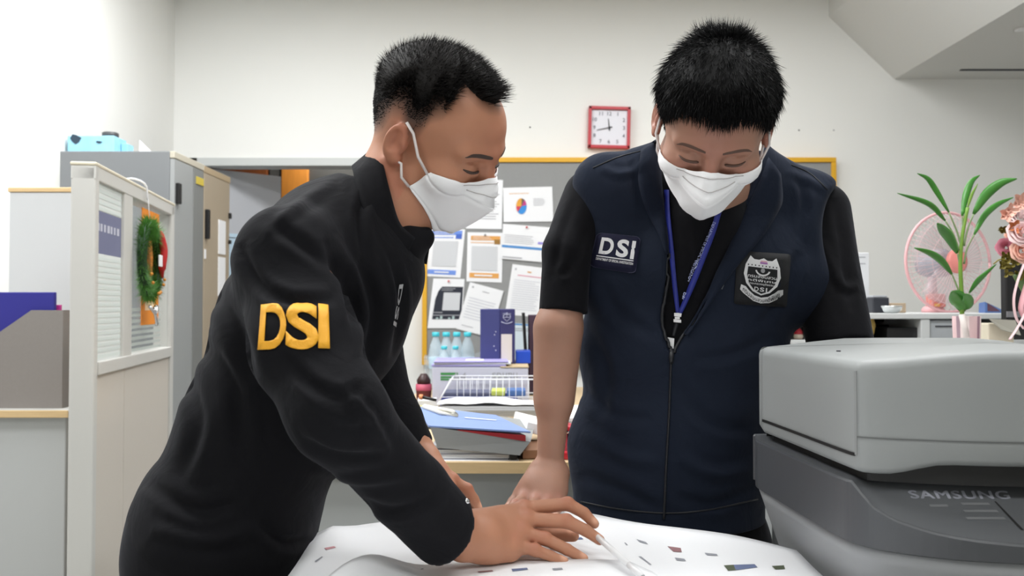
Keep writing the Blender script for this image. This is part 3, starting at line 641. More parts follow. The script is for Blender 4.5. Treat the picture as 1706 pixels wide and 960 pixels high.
# white carton with green print
x0 = P(720, 640, 3.22)[0]; x1 = P(880, 640, 3.22)[0]; zt_ = P(0, 612, 3.22)[2]
t = thing('white_carton', 'white carton with green print behind the wire basket', 'box', ((x0 + x1) / 2, 3.4, ZD))
box('carton_body', (x0, 3.22, ZD), (x1, 3.58, zt_), mat('carton_white', (196, 197, 212), 0.6), t)
box('carton_lid', (x0 + 0.26, 3.215, zt_ - 0.002), (x1 + 0.002, 3.585, zt_ + 0.003), mat('carton_kraft', (184, 164, 130), 0.7), t)
def front_print(name, px0, py0, px1, py1, mt): 
    a = P(px0, py0, 3.2185); b = P(px1, py1, 3.2185); raw(name, [(a[0], 3.2185, b[2]), (b[0], 3.2185, b[2]), (b[0], 3.2185, a[2]), (a[0], 3.2185, a[2])], [(0, 1, 2, 3)], mt, t)
M_gr = mat('print_green', (64, 138, 74), 0.6)
front_print('green_print', 734, 621, 763, 625, M_gr); front_print('green_print', 734, 627, 752, 630, M_gr); front_print('green_print', 734, 631, 748, 634, M_gr)
def text_flat(name, s, px0, py0, px1, py1, D, mt, par, flip=False, bold=0.0):
    V2, Q2, a_ = text2d(s, bold); a = P(px0, py0, D); b = P(px1, py1, D)
    V = []
    for u, v in V2:
        if flip: u, v = 1 - u, 1 - v
        V.append((a[0] + (b[0] - a[0]) * u, D, b[2] + (a[2] - b[2]) * v))
    return raw(name, V, Q2, mt, par)
text_flat('carton_lettering', 'A4', 753, 621, 777, 634, 3.2183, MATS['print_grey'], t); text_flat('carton_lettering', 'hands', 820, 621, 862, 634, 3.2183, M_ink, t, flip=True)
# lilac folder
o = thing('lilac_folder', 'lilac folder lying on the white carton', 'folder', (P(785, 605, 3.28)[0], 3.34, zt_))
M_lil = mat('lilac_card', (160, 154, 206), 0.5)
xa, xb = P(719, 608, 3.23)[0], P(843, 605, 3.23)[0]
slab('cover', ((xa + xb) / 2, 3.34, zt_ + 0.006), (xb - xa, 0.24, 0.008), 0.0, M_lil, o); slab('cover', ((xa + xb) / 2 + 0.005, 3.335, zt_ + 0.020), (xb - xa, 0.24, 0.006), 0.04, M_lil, o)
slab('inner_sheets', ((xa + xb) / 2 + 0.012, 3.335, zt_ + 0.0135), (xb - xa + 0.01, 0.23, 0.006), 0.02, M_pw, o)
slab('label', ((xa + xb) / 2 + 0.02, 3.30, zt_ + 0.0235), (0.07, 0.08, 0.001), 0.03, M_white, o, bev=0)
# navy box file with crest
x0 = P(800, 560, 3.36)[0]; x1 = P(858, 560, 3.36)[0]; z0 = zt_ + 0.0035; z1 = P(0, 515, 3.36)[2]
xm = P(833, 560, 3.36)[0]
t = thing('box_file', 'navy blue box file with a silver crest and cream label', 'box file', ((x0 + x1) / 2, 3.44, z0))
M_nv = mat('navy_card', (58, 62, 118), 0.5); M_nv2 = mat('navy_spine', (48, 46, 98), 0.5)
box('side', (x0, 3.363, z0), (xm, 3.55, z1), M_nv, t); box('spine', (xm, 3.36, z0), (x1, 3.555, z1), M_nv2, t)
a = P(835, 557, 3.358); b = P(853, 604, 3.358); box('spine_label', (a[0], 3.3575, b[2]), (b[0], 3.360, a[2]), mat('cream_label', (214, 206, 200), 0.6), t, 0)
M_cr = mat('crest_silver', (168, 170, 196), 0.5)
c = P(844.5, 530, 3.358)
def mini_crest(c, s):
    W = []
    W.append(([c + s * np.array([x, 0, z]) for x, z in [(-.5, .35), (-.5, 0), (0, -.5), (.5, 0), (.5, .35)]], 0.0016)); W.append(([c + s * np.array([x, 0, z]) for x, z in [(-.55, .4), (0, .5), (.55, .4)]], 0.0016))
    W.append(([c + s * np.array([x, 0, z]) for x, z in [(-.6, .62), (.6, .62)]], 0.0012)); W.append(([c + s * np.array([0, 0, z]) for z in (.8, .2)], 0.0016)); W.append(([c + s * np.array([x, 0, .1]) for x in (-.4, .4)], 0.0016))
    W.append(([c + s * np.array([x, 0, z]) for x, z in [(-.8, -.55), (-.3, -.75), (0, -.8), (.3, -.75), (.8, -.55)]], 0.002)); return W
tubes('crest', mini_crest(c, 0.028), M_cr, t, 5)
for px, py in [(826, 553), (824, 558), (823, 577), (826, 584)]: lathe('rivet', [(0.003, 0), (0.003, 0.002)], P(px, py, 3.363), M_cr, t, 8, axis=(0, -1, 0))
o = box('blue_box', (P(859, 595, 3.38)[0], 3.38, zt_ + 0.0035), (P(884, 595, 3.38)[0], 3.5, P(0, 585, 3.38)[2]), mat('royal_blue', (28, 76, 200), 0.4)); tag(o, 'royal blue plastic box beside the navy box file', 'box')
# black folder rack
xa, xb = P(876, 560, 3.62)[0], P(912, 560, 3.62)[0]; zz = P(0, 521, 3.62)[2]
t = thing('folder_rack', 'black folder rack with plum folders behind the bare arm', 'folder rack', ((xa + xb) / 2, 3.68, ZD))
slab('side_plate', (xa, 3.68, (ZD + zz) / 2), (0.012, 0.2, zz - ZD), 0, M_black, t, 0, 0.002, -0.06); box('plum_folder', (xa + 0.012, 3.6, ZD + 0.01), (xb, 3.76, zz - 0.01), mat('plum_card', (66, 44, 62), 0.6), t)
box('base_plate', (xa - 0.01, 3.59, ZD), (xb, 3.77, ZD + 0.008), M_black, t)
# water bottles
M_pet = bpy.data.materials.new('pet_plastic'); M_pet.use_nodes = True
_b = M_pet.node_tree.nodes['Principled BSDF']; _b.inputs['Base Color'].default_value = lin((216, 232, 240)) + (1,); _b.inputs['Roughness'].default_value = 0.12; _b.inputs['Alpha'].default_value = 0.42
M_cap = mat('cap_turquoise', (70, 190, 204), 0.4); M_blab = mat('bottle_label_blue', (186, 214, 232), 0.5)
o = box('flat_carton', (P(706, 600, 3.6)[0], 3.60, ZD), (P(800, 600, 3.6)[0], 3.82, ZD + 0.028), mat('carton_kraft2', (190, 176, 150), 0.7)); tag(o, 'flat kraft carton under the row of water bottles', 'carton')
def bottle(x, y, z, hgt, label):
    t = thing('water_bottle', label, 'bottle', (x, y, z), 'water bottles with turquoise caps')
    s = hgt / 0.232; r = 0.0305 * min(1, s * 1.05)
    lathe('bottle_body', [(r * .9, 0), (r, 0.006), (r, 0.05 * s), (r * .93, 0.056 * s), (r, 0.062 * s), (r, 0.15 * s), (r * .8, 0.178 * s), (r * .45, 0.205 * s), (r * .42, 0.215 * s)], (x, y, z), M_pet, t, 18)
    lathe('bottle_label', [(r * 1.01, 0.075 * s), (r * 1.02, 0.076 * s), (r * 1.02, 0.125 * s), (r * 1.01, 0.126 * s)], (x, y, z), M_blab, t, 18)
    lathe('cap', [(r * .52, 0.213 * s), (r * .54, 0.214 * s), (r * .54, 0.231 * s), (r * .46, 0.232 * s)], (x, y, z), M_cap, t, 14)
for k, px in enumerate((726, 743.5, 761, 779)):
    pb = P(px, 555, 3.72); bottle(pb[0], 3.72, ZD + 0.028, pb[2] + 0.004 - (ZD + 0.028), ['tall water bottle at the yellow frame end of the row', 'tall water bottle second from the yellow frame', 'tall water bottle third from the yellow frame', 'tall water bottle nearest the navy box file'][k])
for k, px in enumerate((740, 759)):
    pb = P(px, 578, 3.64); bottle(pb[0], 3.64, ZD + 0.028, pb[2] + 0.004 - (ZD + 0.028), ['shorter water bottle in front, nearer the yellow frame', 'shorter water bottle in front, nearer the navy file'][k])
# shrink wrap round the bottles
V = []; Fc = []
pl = [(P(708, 600, 3.6)[0], 3.598), (P(797, 600, 3.6)[0], 3.598), (P(797, 600, 3.6)[0], 3.79), (P(708, 600, 3.6)[0], 3.79)]
ring = []
for i in range(4):
    for s in np.linspace(0, 1, 8, endpoint=False): ring.append(lerp(pl[i], pl[(i + 1) % 4], s))
for k, z_ in enumerate(np.linspace(ZD + 0.03, ZD + 0.165, 6)):
    for i, p_ in enumerate(ring): V.append((p_[0] + 0.006 * math.sin(i * 2.3 + k), p_[1] + 0.004 * math.sin(i * 1.7 + 2 * k), z_ + 0.008 * math.sin(i * 1.3)))
n = len(ring)
for k in range(5):
    for i in range(n): Fc.append((k * n + i, k * n + (i + 1) % n, (k + 1) * n + (i + 1) % n, (k + 1) * n + i))
o = raw('shrink_wrap', V, Fc, glass('wrap_film', (220, 232, 240), 0.22, 0.15), None, True); tag(o, 'loose clear plastic wrap around the water bottles', 'plastic wrap')
# little things at the end of the far desk
c = P(706, 628, 3.3)
t = thing('doll_jar', 'small dark red trinket jar beside the white carton', 'jar', (c[0], 3.3, ZD))
lathe('jar_body', [(0.022, 0), (0.028, 0.01), (0.03, 0.05), (0.024, 0.07)], (c[0], 3.3, ZD), mat('maroon', (96, 36, 30), 0.5), t); lathe('pink_band', [(0.031, 0.05), (0.032, 0.055), (0.031, 0.075)], (c[0], 3.3, ZD), mat('pink_band', (190, 86, 110), 0.5), t)
lathe('lid', [(0.026, 0.075), (0.028, 0.09), (0.012, 0.115)], (c[0], 3.3, ZD), mat('lid_dark', (52, 24, 24), 0.4), t)
o = slab('paper_pad', (P(712, 650, 3.1)[0], 3.1, ZD + 0.02), (0.07, 0.1, 0.036), 0.1, M_pw); tag(o, 'small white paper pad beside the wire basket', 'note pad')
c = P(700, 655, 3.0)
o = slab('yellow_pad', (c[0] - 0.005, 2.99, ZD + 0.012), (0.05, 0.06, 0.022), 0.3, mat('yellow_green', (206, 196, 110), 0.6)); tag(o, 'yellow memo cube at the desk end', 'memo cube')
t = thing('marker', 'dark marker with an orange end on the desk corner', 'marker', (P(715, 665, 2.9)[0], 2.9, ZD))
a = P(703, 662, 2.9); a[2] = ZD + 0.05; 
tube('orange_end', [P(698, 661, 2.9), P(704, 662, 2.9)], [0.008, 0.010], mat('orange_plastic', (228, 150, 100), 0.5), t, 8); tube('barrel', [P(704, 662, 2.9), P(727, 667, 2.89)], [0.006, 0.005], M_black, t, 8)
o = slab('rest_block', (P(712, 675, 2.9)[0], 2.915, ZD + 0.013), (0.06, 0.06, 0.024), 0, mat('grey_block', (156, 158, 170), 0.6)); tag(o, 'small grey block under the dark marker', 'block')
# ------------------------------------------------------------------ shelf unit and the things on it, right
M_shelf = mat('shelf_white', (208, 210, 210), 0.5); M_shelf_in = mat('shelf_inside', (170, 174, 176), 0.6)
ZS = 1.075; YS = 2.9
t = thing('shelf_unit', 'white open shelf unit carrying the pink fan', 'shelf', (1.6, 3.2, 0))
sx0, sx1 = 0.93, 2.35
box('top_board', (sx0, YS, ZS - 0.02), (sx1, 3.5, ZS), M_shelf, t)
box('shelf_board', (sx0 + 0.02, YS + 0.02, 0.965), (sx1 - 0.02, 3.46, 0.982), M_shelf, t); box('shelf_board', (sx0 + 0.02, YS + 0.02, 0.50), (sx1 - 0.02, 3.46, 0.518), M_shelf, t)
box('back_panel', (sx0, 3.46, 0), (sx1, 3.48, ZS - 0.02), M_shelf_in, t)
xd = P(1543, 540, YS)[0]
for x_ in (sx0, xd - 0.016, sx1 - 0.02): box('upright', (x_, YS + 0.004, 0), (x_ + 0.02 + (0.012 if x_ == xd - 0.016 else 0), 3.46, ZS - 0.02), M_shelf, t)
xa, xb = P(1553, 545, YS)[0], P(1612, 545, YS)[0] + 0.05
dr = box('drawer', (xa, YS + 0.012, 0.985), (xb, 3.2, ZS - 0.024), mat('drawer_grey', (176, 180, 184), 0.5), t)
box('drawer_slot', (P(1561, 543, YS)[0], YS + 0.009, 1.028), (P(1592, 543, YS)[0], YS + 0.0125, 1.032), M_inkd, dr, 0)
# black trays and clutter in the shelf
def on(name, label, cat, px0, py0, px1, py1, D, depth, mt, zb=None, bev=0.003):
    a, b = P(px0, py0, D), P(px1, py1, D); o = box(name, (a[0], D, zb if zb is not None else b[2]), (b[0], D + depth, a[2]), mt, None, bev); return tag(o, label, cat)
on('black_tray', 'low black tray on the inner shelf of the white unit', 'tray', 1478, 546, 1531, 560, 2.93, 0.2, M_black, 0.982)
t = thing('desk_phone', 'black desk telephone on the inner shelf', 'telephone', (P(1470, 545, 3.02)[0], 3.15, 0.982))
a, b = P(1449, 534, 3.16), P(1492, 545, 3.16)
box('phone_body', (a[0], 3.15, 0.982), (b[0], 3.32, 1.03), M_black, t, 0.006); tube('handset', spline([P(1450, 535, 3.2), P(1470, 532, 3.2), P(1490, 536, 3.2)], 8), [0.014, 0.012, 0.011, 0.011, 0.011, 0.011, 0.012, 0.014], M_black, t, 8)
on('green_tin', 'pale green tin beside the shelf upright', 'tin', 1524, 536, 1536, 560, 3.0, 0.05, mat('pale_green', (160, 196, 158), 0.5), 0.982)
on('pink_eraser', 'small pinkish pad on the inner shelf', 'pad', 1511, 535, 1521, 546, 3.2, 0.04, mat('flesh_pink', (206, 158, 148), 0.6), 0.982)
c = P(1449, 549, 2.95)
t = thing('gold_basket', 'small golden woven basket at the shelf corner', 'basket', (c[0] - 0.02, 2.96, 0.982))
lathe('bowl', [(0.02, 0), (0.036, 0.02), (0.042, 0.05), (0.036, 0.075), (0.03, 0.08)], (c[0] - 0.02, 2.96, 0.982), mat('gold_weave', (190, 158, 84), 0.5, var=(120, 0.4)), t)
c = P(1490, 528, 2.93)
t = thing('glass_bowl', 'shiny glass bowl on the edge of the shelf unit', 'bowl', (c[0], 2.95, ZS))
lathe('bowl', [(0.018, 0), (0.026, 0.004), (0.034, 0.02), (0.036, 0.026), (0.032, 0.026)], (c[0], 2.95, ZS), mat('clear_shiny', (210, 214, 214), 0.08, metal=0.6), t)
o = on('desk_sign', 'white acrylic sign standing at the end of the shelf unit', 'sign', 1414, 421, 1449, 522, 3.1, 0.01, mat('acrylic_white', (222, 224, 228), 0.3), ZS)
a, b = P(1426, 428, 3.098), P(1442, 440, 3.098)
raw('printed_lines', [(a[0], 3.0985, a[2]), (b[0], 3.0985, a[2]), (b[0], 3.0985, a[2] - 0.003), (a[0], 3.0985, a[2] - 0.003), (a[0], 3.0985, b[2]), (b[0], 3.0985, b[2]), (b[0], 3.0985, b[2] + 0.003), (a[0], 3.0985, b[2] + 0.003)], [(0, 1, 2, 3), (4, 5, 6, 7)], M_ink, o)
t = thing('pen_cup', 'square black pen cup on the white shelf', 'cup', (P(1468, 510, 3.0)[0], 3.03, ZS))
a, b = P(1454, 496, 3.0), P(1482, 522, 3.0); box('cup_body', (a[0], 3.0, ZS), (b[0], 3.06, a[2]), mat('charcoal', (44, 46, 54), 0.5), t, 0.004); box('grey_rim', (a[0], 3.002, a[2]), (b[0] - 0.006, 3.058, a[2] + 0.008), mat('rim_grey', (160, 162, 168), 0.5), t)
t = thing('photo_frame', 'small beige picture frame beside the black cup', 'frame', (P(1496, 515, 3.05)[0], 3.06, ZS))
a, b = P(1483, 505, 3.05), P(1511, 522, 3.05)
box('frame_board', (a[0], 3.055, ZS), (b[0], 3.07, a[2]), mat('beige_board', (176, 156, 132), 0.6), t, 0.003); box('picture', (a[0] + 0.008, 3.053, ZS + 0.008), (b[0] - 0.016, 3.0555, a[2] - 0.008), mat('pale_picture', (214, 206, 190), 0.6), t, 0)
a, b = P(1641, 503, 3.0), P(1681, 530, 3.0)
o = raw('tent_card', [(a[0], 3.0, ZS), (b[0], 3.0, ZS), (a[0], 3.0, a[2]), (a[0] + 0.01, 3.06, ZS), (b[0] + 0.005, 3.06, ZS), (a[0] + 0.006, 3.05, a[2] - 0.004)], [(0, 1, 2), (5, 4, 3), (0, 3, 4, 1), (1, 4, 5, 2), (2, 5, 3, 0)], mat('card_blue', (86, 116, 170), 0.5)); tag(o, 'blue triangular tent card standing near the pink flowers', 'card')
raw('card_picture', [(a[0] + 0.008, 2.999, ZS + 0.006), (b[0] - 0.03, 2.999, ZS + 0.006), (a[0] + 0.008, 2.999, ZS + 0.036)], [(0, 1, 2)], mat('card_maroon', (92, 60, 76), 0.5), o)
c = P(1333, 557, 2.96)
t = thing('red_trinket', 'tiny red and white trinket behind the navy vest', 'ornament', (c[0], 2.98, 0.982))
lathe('trinket_body', [(0.014, 0), (0.018, 0.01), (0.014, 0.022), (0.006, 0.03)], (c[0], 2.98, 0.982), mat('cream_trinket', (226, 210, 190), 0.5), t, 12); lathe('red_top', [(0.016, 0.018), (0.015, 0.028), (0.004, 0.042), (0.001, 0.044)], (c[0], 2.98, 0.982), MATS['red_plastic'], t, 12)
# pink desk fan
fc = P(1580, 437, 3.2); fd = np.array([math.sin(math.radians(14)), -math.cos(math.radians(14)), 0.03]); fd /= np.linalg.norm(fd)
fu, fv, _ = basis(fd); FR = 0.19
M_fp = mat('fan_pink', (232, 178, 182), 0.4); M_fp2 = mat('fan_salmon', (228, 140, 132), 0.4); M_fw = mat('fan_wire_pink', (222, 188, 190), 0.4); M_fg = mat('fan_grey', (168, 168, 178), 0.4)
t = thing('desk_fan', 'pink oscillating desk fan on the white shelf unit', 'fan', (P(1559, 520, 3.25)[0], 3.25, ZS))
def fring(r, off, n=48): return [fc + fd * off + r * (math.cos(a) * fu + math.sin(a) * fv) for a in np.linspace(0, 2 * math.pi, n + 1)]
tube('rim_ring', fring(FR, 0), 0.0055, M_fp, t, 8)
W = []
for k in range(54):
    a = 2 * math.pi * k / 54; d = math.cos(a) * fu + math.sin(a) * fv; d2 = math.cos(a + 0.12) * fu + math.sin(a + 0.12) * fv
    W.append(([fc + fd * 0.045 + d * 0.05, fc + fd * 0.042 + d2 * 0.11, fc + fd * 0.03 + d2 * 0.165, fc + d2 * FR], 0.0008))
    W.append(([fc - fd * 0.055 + d * 0.06, fc - fd * 0.05 + d2 * 0.13, fc - fd * 0.03 + d2 * 0.175, fc + d2 * FR], 0.0008))
W += [(fring(0.11, 0.044, 32), 0.001), (fring(0.165, 0.03, 32), 0.001), (fring(0.13, -0.05, 32), 0.001)]
o = tubes('grille_wires', W, M_fw, t, 4); o['kind'] = 'stuff'
lathe('hub_badge', [(0.0, 0), (0.046, 0), (0.046, 0.006), (0.036, 0.014), (0.0, 0.017)], fc + fd * 0.04, M_fp2, t, 24, axis=fd)
M_blade = glass('fan_blade_clear', (222, 210, 214), 0.28, 0.2)
for k in range(3):
    V = []; Fc = []
    for i in range(7):
        for j in range(7):
            r = 0.035 + 0.125 * i / 6; a = 2 * math.pi * k / 3 + (j / 6 - 0.5) * (0.9 + 0.5 * i / 6) + 0.5 * i / 6
            V.append(fc + fd * (-0.005 + 0.028 * (j / 6 - 0.5)) + r * (math.cos(a) * fu + math.sin(a) * fv))
    for i in range(6):
        for j in range(6): a = i * 7 + j; Fc.append((a, a + 1, a + 8, a + 7))
    solid(raw('blade', V, Fc, M_blade, t, True), 0.0015)
lathe('motor', [(0.03, -0.02), (0.055, 0.0), (0.056, 0.06), (0.045, 0.1), (0.02, 0.115)], fc - fd * 0.03, M_fg, t, 24, axis=-fd)
mc = fc - fd * 0.09
bc = np.array([P(1559, 520, 3.25)[0], 3.27, ZS])
tube('column', [mc, mc * 0.5 + bc * 0.5 + np.array([0, 0, 0.03]), bc + np.array([0, 0, 0.05])], [0.018, 0.016, 0.02], mat('fan_column', (218, 196, 202), 0.4), t, 12)
bh = bc - np.array([0, 0.02, 0])
lathe('base', [(0.042, 0), (0.042, 0.012), (0.036, 0.02), (0.03, 0.024)], bc, M_fp, t, 24)
box('switch_box', (bh[0] - 0.026, bh[1] - 0.03, ZS + 0.02), (bh[0] + 0.026, bh[1] + 0.03, ZS + 0.072), M_fp2, t, 0.006); box('yellow_button', (bh[0] - 0.02, bh[1] - 0.033, ZS + 0.023), (bh[0] + 0.0, bh[1] - 0.03, ZS + 0.034), mat('button_yellow', (242, 190, 96), 0.5), t, 0.001)
# side cabinet hidden behind the printer that carries plant, flowers and monitor
t = thing('side_cabinet', 'low white cabinet holding plant and flowers behind the printer', 'cabinet', (1.45, 2.3, 0))
box('cabinet_body', (0.98, 2.02, 0), (1.9, 2.62, 0.88), M_shelf, t); box('cabinet_top', (0.97, 2.0, 0.88), (1.91, 2.63, 0.90), M_shelf, t)
for k in range(2): 
    d = box('door', (0.99 + 0.455 * k, 2.005, 0.05), (1.435 + 0.455 * k, 2.02, 0.87), M_shelf, t); box('handle', (1.40 + 0.075 * k - 0.0, 1.985, 0.6), (1.412 + 0.075 * k, 2.005, 0.72), M_chrome, d)
# plant
M_leaf_p = mat('leaf_green', (62, 128, 46), 0.35, var=(30, 0.25)); M_stem = mat('cane_green', (112, 150, 56), 0.45, var=(20, 0.15)); M_pet_ = mat('petiole_green', (128, 150, 104), 0.5)
PD = 2.25
c = P(1606, 525, PD)
t = thing('potted_plant', 'green leafy cane plant in a pink striped pot', 'plant', (c[0], PD, 0.90))
px_, w_ = P(1596, 528, PD)[0], P(1640, 528, PD)[0]
pc = np.array([(px_ + w_) / 2 - 0.002, PD + 0.02, 0.90]); pr_ = (w_ - px_) / 2
pz = P(0, 527, PD)[2] - 0.90
V, Fc = lathe_data([(pr_ * .8, 0), (pr_ * .86, 0.01), (pr_, pz), (pr_ * .93, pz), (pr_ * .9, pz - 0.02)], pc, 20)
raw('pot', V, Fc, [mat('pot_rose', (200, 170, 172), 0.5), mat('pot_pale', (222, 206, 204), 0.5), mat('pot_mauve', (140, 112, 124), 0.5)], t, True, [((i % 20) * 7 % 5) % 3 for i in range(len(Fc))])
tube('white_stake', [P(1602, 524, PD - 0.02), P(1611, 562, PD - 0.02)], 0.008, mat('stake_white', (226, 216, 212), 0.5), t, 8)
lathe('soil', [(pr_ * .9, 0), (pr_ * .6, 0.004)], pc + np.array([0, 0, pz - 0.02]), mat('soil', (70, 52, 40), 0.9), t)
stem = spline([P(1603, 532, PD), P(1602, 490, PD), P(1600, 440, PD), P(1603, 395, PD), P(1612, 346, PD)], 24)
tube('cane', stem, np.linspace(0.0058, 0.0045, 24), M_stem, t, 10)
def leaf(pts, wpx, dd, name='leaf', mt=None):
    k = len(pts); D = np.linspace(PD, PD + dd, k)
    mid = spline([P(a, b, d) for (a, b), d in zip(pts, D)], 14)
    tg = np.gradient(mid, axis=0); V = []; Fc = []
    for i in range(14):
        s = i / 13; w = wpx * PD / F_PX * 0.40 * (math.sin(math.pi * min(1, s * 0.93 + 0.05)) ** 0.8) * (1 - 0.35 * s)
        tt = tg[i] / np.linalg.norm(tg[i]); sd = np.cross(tt, [0.25, 1, 0.15]); sd /= np.linalg.norm(sd); nrm = np.cross(sd, tt)
        for j in (-1, -0.5, 0, 0.5, 1): V.append(mid[i] + sd * w * j + nrm * (abs(j) ** 1.5) * w * 0.35)
    for i in range(13):
        for j in range(4): a = i * 5 + j; Fc.append((a, a + 1, a + 6, a + 5))
    return solid(raw(name, V, Fc, mt or M_leaf_p, t, True), 0.0008)
def petiole(pts, dd=0.0):
    k = len(pts); D = np.linspace(PD, PD + dd, k); tube('petiole', spline([P(a, b, d) for (a, b), d in zip(pts, D)], 10), np.linspace(0.0028, 0.0018, 10), M_pet_, t, 6)
LV = [([(1575, 368), (1548, 340), (1495, 322)], 13, -0.06, [(1598, 418), (1588, 390), (1575, 368)]), ([(1581, 354), (1560, 318), (1546, 298), (1528, 289)], 13, -0.02, [(1602, 412), (1594, 385), (1581, 354)]),
      ([(1603, 360), (1610, 325), (1619, 303), (1632, 292)], 17, 0.05, [(1605, 385), (1604, 370), (1603, 360)]), ([(1622, 357), (1643, 325), (1668, 305), (1694, 298)], 24, -0.03, [(1606, 410), (1612, 382), (1622, 357)]),
      ([(1623, 391), (1640, 360), (1662, 341), (1688, 329)], 16, 0.06, [(1606, 440), (1611, 415), (1623, 391)]), ([(1595, 422), (1582, 396), (1570, 382), (1561, 372)], 24, -0.08, [(1601, 450), (1598, 436), (1595, 422)]),
      ([(1586, 457), (1570, 436), (1550, 422), (1523, 413)], 17, -0.08, [(1600, 492), (1593, 474), (1586, 457)]), ([(1615, 488), (1628, 470), (1640, 458), (1660, 440)], 13, -0.05, [(1604, 522), (1609, 502), (1615, 488)]),
      ([(1605, 520), (1602, 504), (1592, 494), (1585, 486)], 40, -0.06, [(1603, 530), (1604, 526), (1605, 520)]), ([(1604, 516), (1612, 508), (1612, 498), (1606, 490)], 28, -0.05, [(1603, 528), (1604, 522), (1604, 516)]),
      ([(1612, 346), (1619, 325), (1629, 306)], 7, 0.0, [(1608, 372), (1610, 358), (1612, 346)])]
for pts, w, dd, pt in LV:
    leaf(pts, w, dd, mt=(M_stem if w == 7 else None)); petiole(pt)
# black monitor back, right edge
t = thing('monitor', 'black monitor standing behind the pink flower basket', 'monitor', (P(1700, 560, 2.5)[0], 2.52, 0.90))
xa = P(1676, 500, 2.5)[0]
za = P(0, 440, 2.5)[2]; box('screen_housing', (xa, 2.5, 1.0), (xa + 0.42, 2.53, za), M_black, t, 0.005); box('chin_bar', (xa + 0.001, 2.496, P(0, 529, 2.5)[2]), (xa + 0.419, 2.502, P(0, 519, 2.5)[2]), mat('bar_grey', (112, 112, 116), 0.4), t, 0.001)
box('stand_neck', (xa + 0.18, 2.51, 0.90), (xa + 0.24, 2.53, 1.02), M_black, t); box('stand_foot', (xa + 0.1, 2.44, 0.90), (xa + 0.32, 2.6, 0.912), M_black, t)
o = None
a, b = P(1646, 532, 2.42), P(1678, 562, 2.42)
t = thing('card_box', 'beige folded carton beside the pink pot', 'box', ((a[0] + b[0]) / 2, 2.46, 0.90))
box('carton_body', (a[0], 2.42, 0.90), (b[0] + 0.02, 2.5, a[2] - 0.012), mat('beige_carton', (206, 198, 178), 0.6), t)
V = [(a[0], 2.415, a[2]), (b[0] + 0.02, 2.415, a[2] - 0.004), (b[0] + 0.02, 2.39, b[2] + 0.006), (a[0] + 0.02, 2.39, a[2] - 0.03)]
solid(raw('open_flap', V, [(0, 1, 2, 3)], mat('grey_card', (150, 148, 138), 0.6), t), 0.002)
# flowers
fcx = P(1712, 420, 2.15)
t = thing('flower_basket', 'pink rose and peach flower bouquet in a ribboned basket', 'flowers', (fcx[0], 2.15, 0.90))
M_r1 = mat('rose_pale_pink', (244, 216, 216), 0.6, var=(40, 0.08)); M_r2 = mat('rose_mauve', (204, 128, 146), 0.6); M_r3 = mat('peach', (244, 192, 174), 0.6, var=(40, 0.1)); M_r4 = mat('rose_white', (242, 226, 226), 0.6); M_ol = mat('olive_leaf', (134, 122, 48), 0.6, var=(40, 0.4)); M_rib = mat('ribbon_pink', (226, 192, 196), 0.35)
lathe('basket_body', [(0.04, 0), (0.05, 0.03), (0.055, 0.17), (0.05, 0.18)], (fcx[0] + 0.055, 2.15, 0.90), mat('basket_pink', (222, 168, 170), 0.5), t)
def rose(px, py, rpx, D, mt, layers=5):
    c = P(px, py, D); r = rpx * D / F_PX; out = np.array([(px - 1712) / 60.0, -1.0, (430 - py) / 120.0]); out /= np.linalg.norm(out); u, v, d = basis(out); V = []; Fc = []
    for L in range(layers):
        n = 3 + L; rr = r * (0.25 + 0.75 * L / (layers - 1)); 
        for k in range(n):
            a0 = 2 * math.pi * k / n + L * 0.7; m = len(V)
            for i in range(4):
                for j in range(5):
                    a = a0 + (j / 4 - 0.5) * 2 * math.pi / n * 1.35; s = i / 3; q = rr * (0.35 + 0.65 * s ** 0.7) * (1 - 0.06 * abs(j - 2) * s); h = r * (0.65 * s ** 0.8 * (1 - 0.55 * L / layers) - 0.25 * L / layers - (0.15 * max(0, s - .7) * L))
                    V.append(c + u * q * math.cos(a) + v * q * math.sin(a) + d * h)
            for i in range(3):
                for j in range(4): b_ = m + i * 5 + j; Fc.append((b_, b_ + 1, b_ + 6, b_ + 5))
    raw('rose', V, Fc, mt, t, True)
rose(1703, 318 + 70, 26, 2.10, M_r1); rose(1700, 362, 22, 2.12, M_r4); rose(1676, 412, 17, 2.14, M_r2, 4); rose(1704, 418, 22, 2.10, M_r3, 5); rose(1728, 395, 26, 2.10, M_r1); rose(1724, 350, 24, 2.16, M_r3, 4); rose(1688, 392, 14, 2.15, M_r3, 4); rose(1722, 436, 22, 2.12, M_r1)
def lily(px, py, D, mt, n=5, rpx=15):
    c = P(px, py, D); V = []; Fc = []
    for k in range(n):
        a = 2 * math.pi * k / n + rng.uniform(-.3, .3); d = np.array([math.cos(a), -0.4, math.sin(a)]) * rpx * D / F_PX; s = np.array([-math.sin(a), 0, math.cos(a)]) * rpx * 0.38 * D / F_PX; m = len(V)
        for i in range(5):
            q = i / 4; w = math.sin(math.pi * (0.12 + 0.8 * q)); V += [c + d * q - s * w, c + d * q + np.array([0, 0.006, 0]) , c + d * q + s * w]
        for i in range(4):
            b_ = m + i * 3; Fc += [(b_, b_ + 1, b_ + 4, b_ + 3), (b_ + 1, b_ + 2, b_ + 5, b_ + 4)]
    raw('blossom', V, Fc, mt, t, True)
lily(1677, 357, 2.12, M_r3, 5, 14); lily(1701, 338, 2.12, M_r3, 6, 18); lily(1684, 350, 2.1, M_r3, 4, 12); lily(1690, 378, 2.1, mat('orange_petal', (214, 132, 84), 0.6), 5, 12)
for k in range(16):
    px, py = rng.uniform(1668, 1712), rng.uniform(425, 462); lily(px, py, 2.13 + rng.uniform(-.03, .03), M_ol, 3, 9)
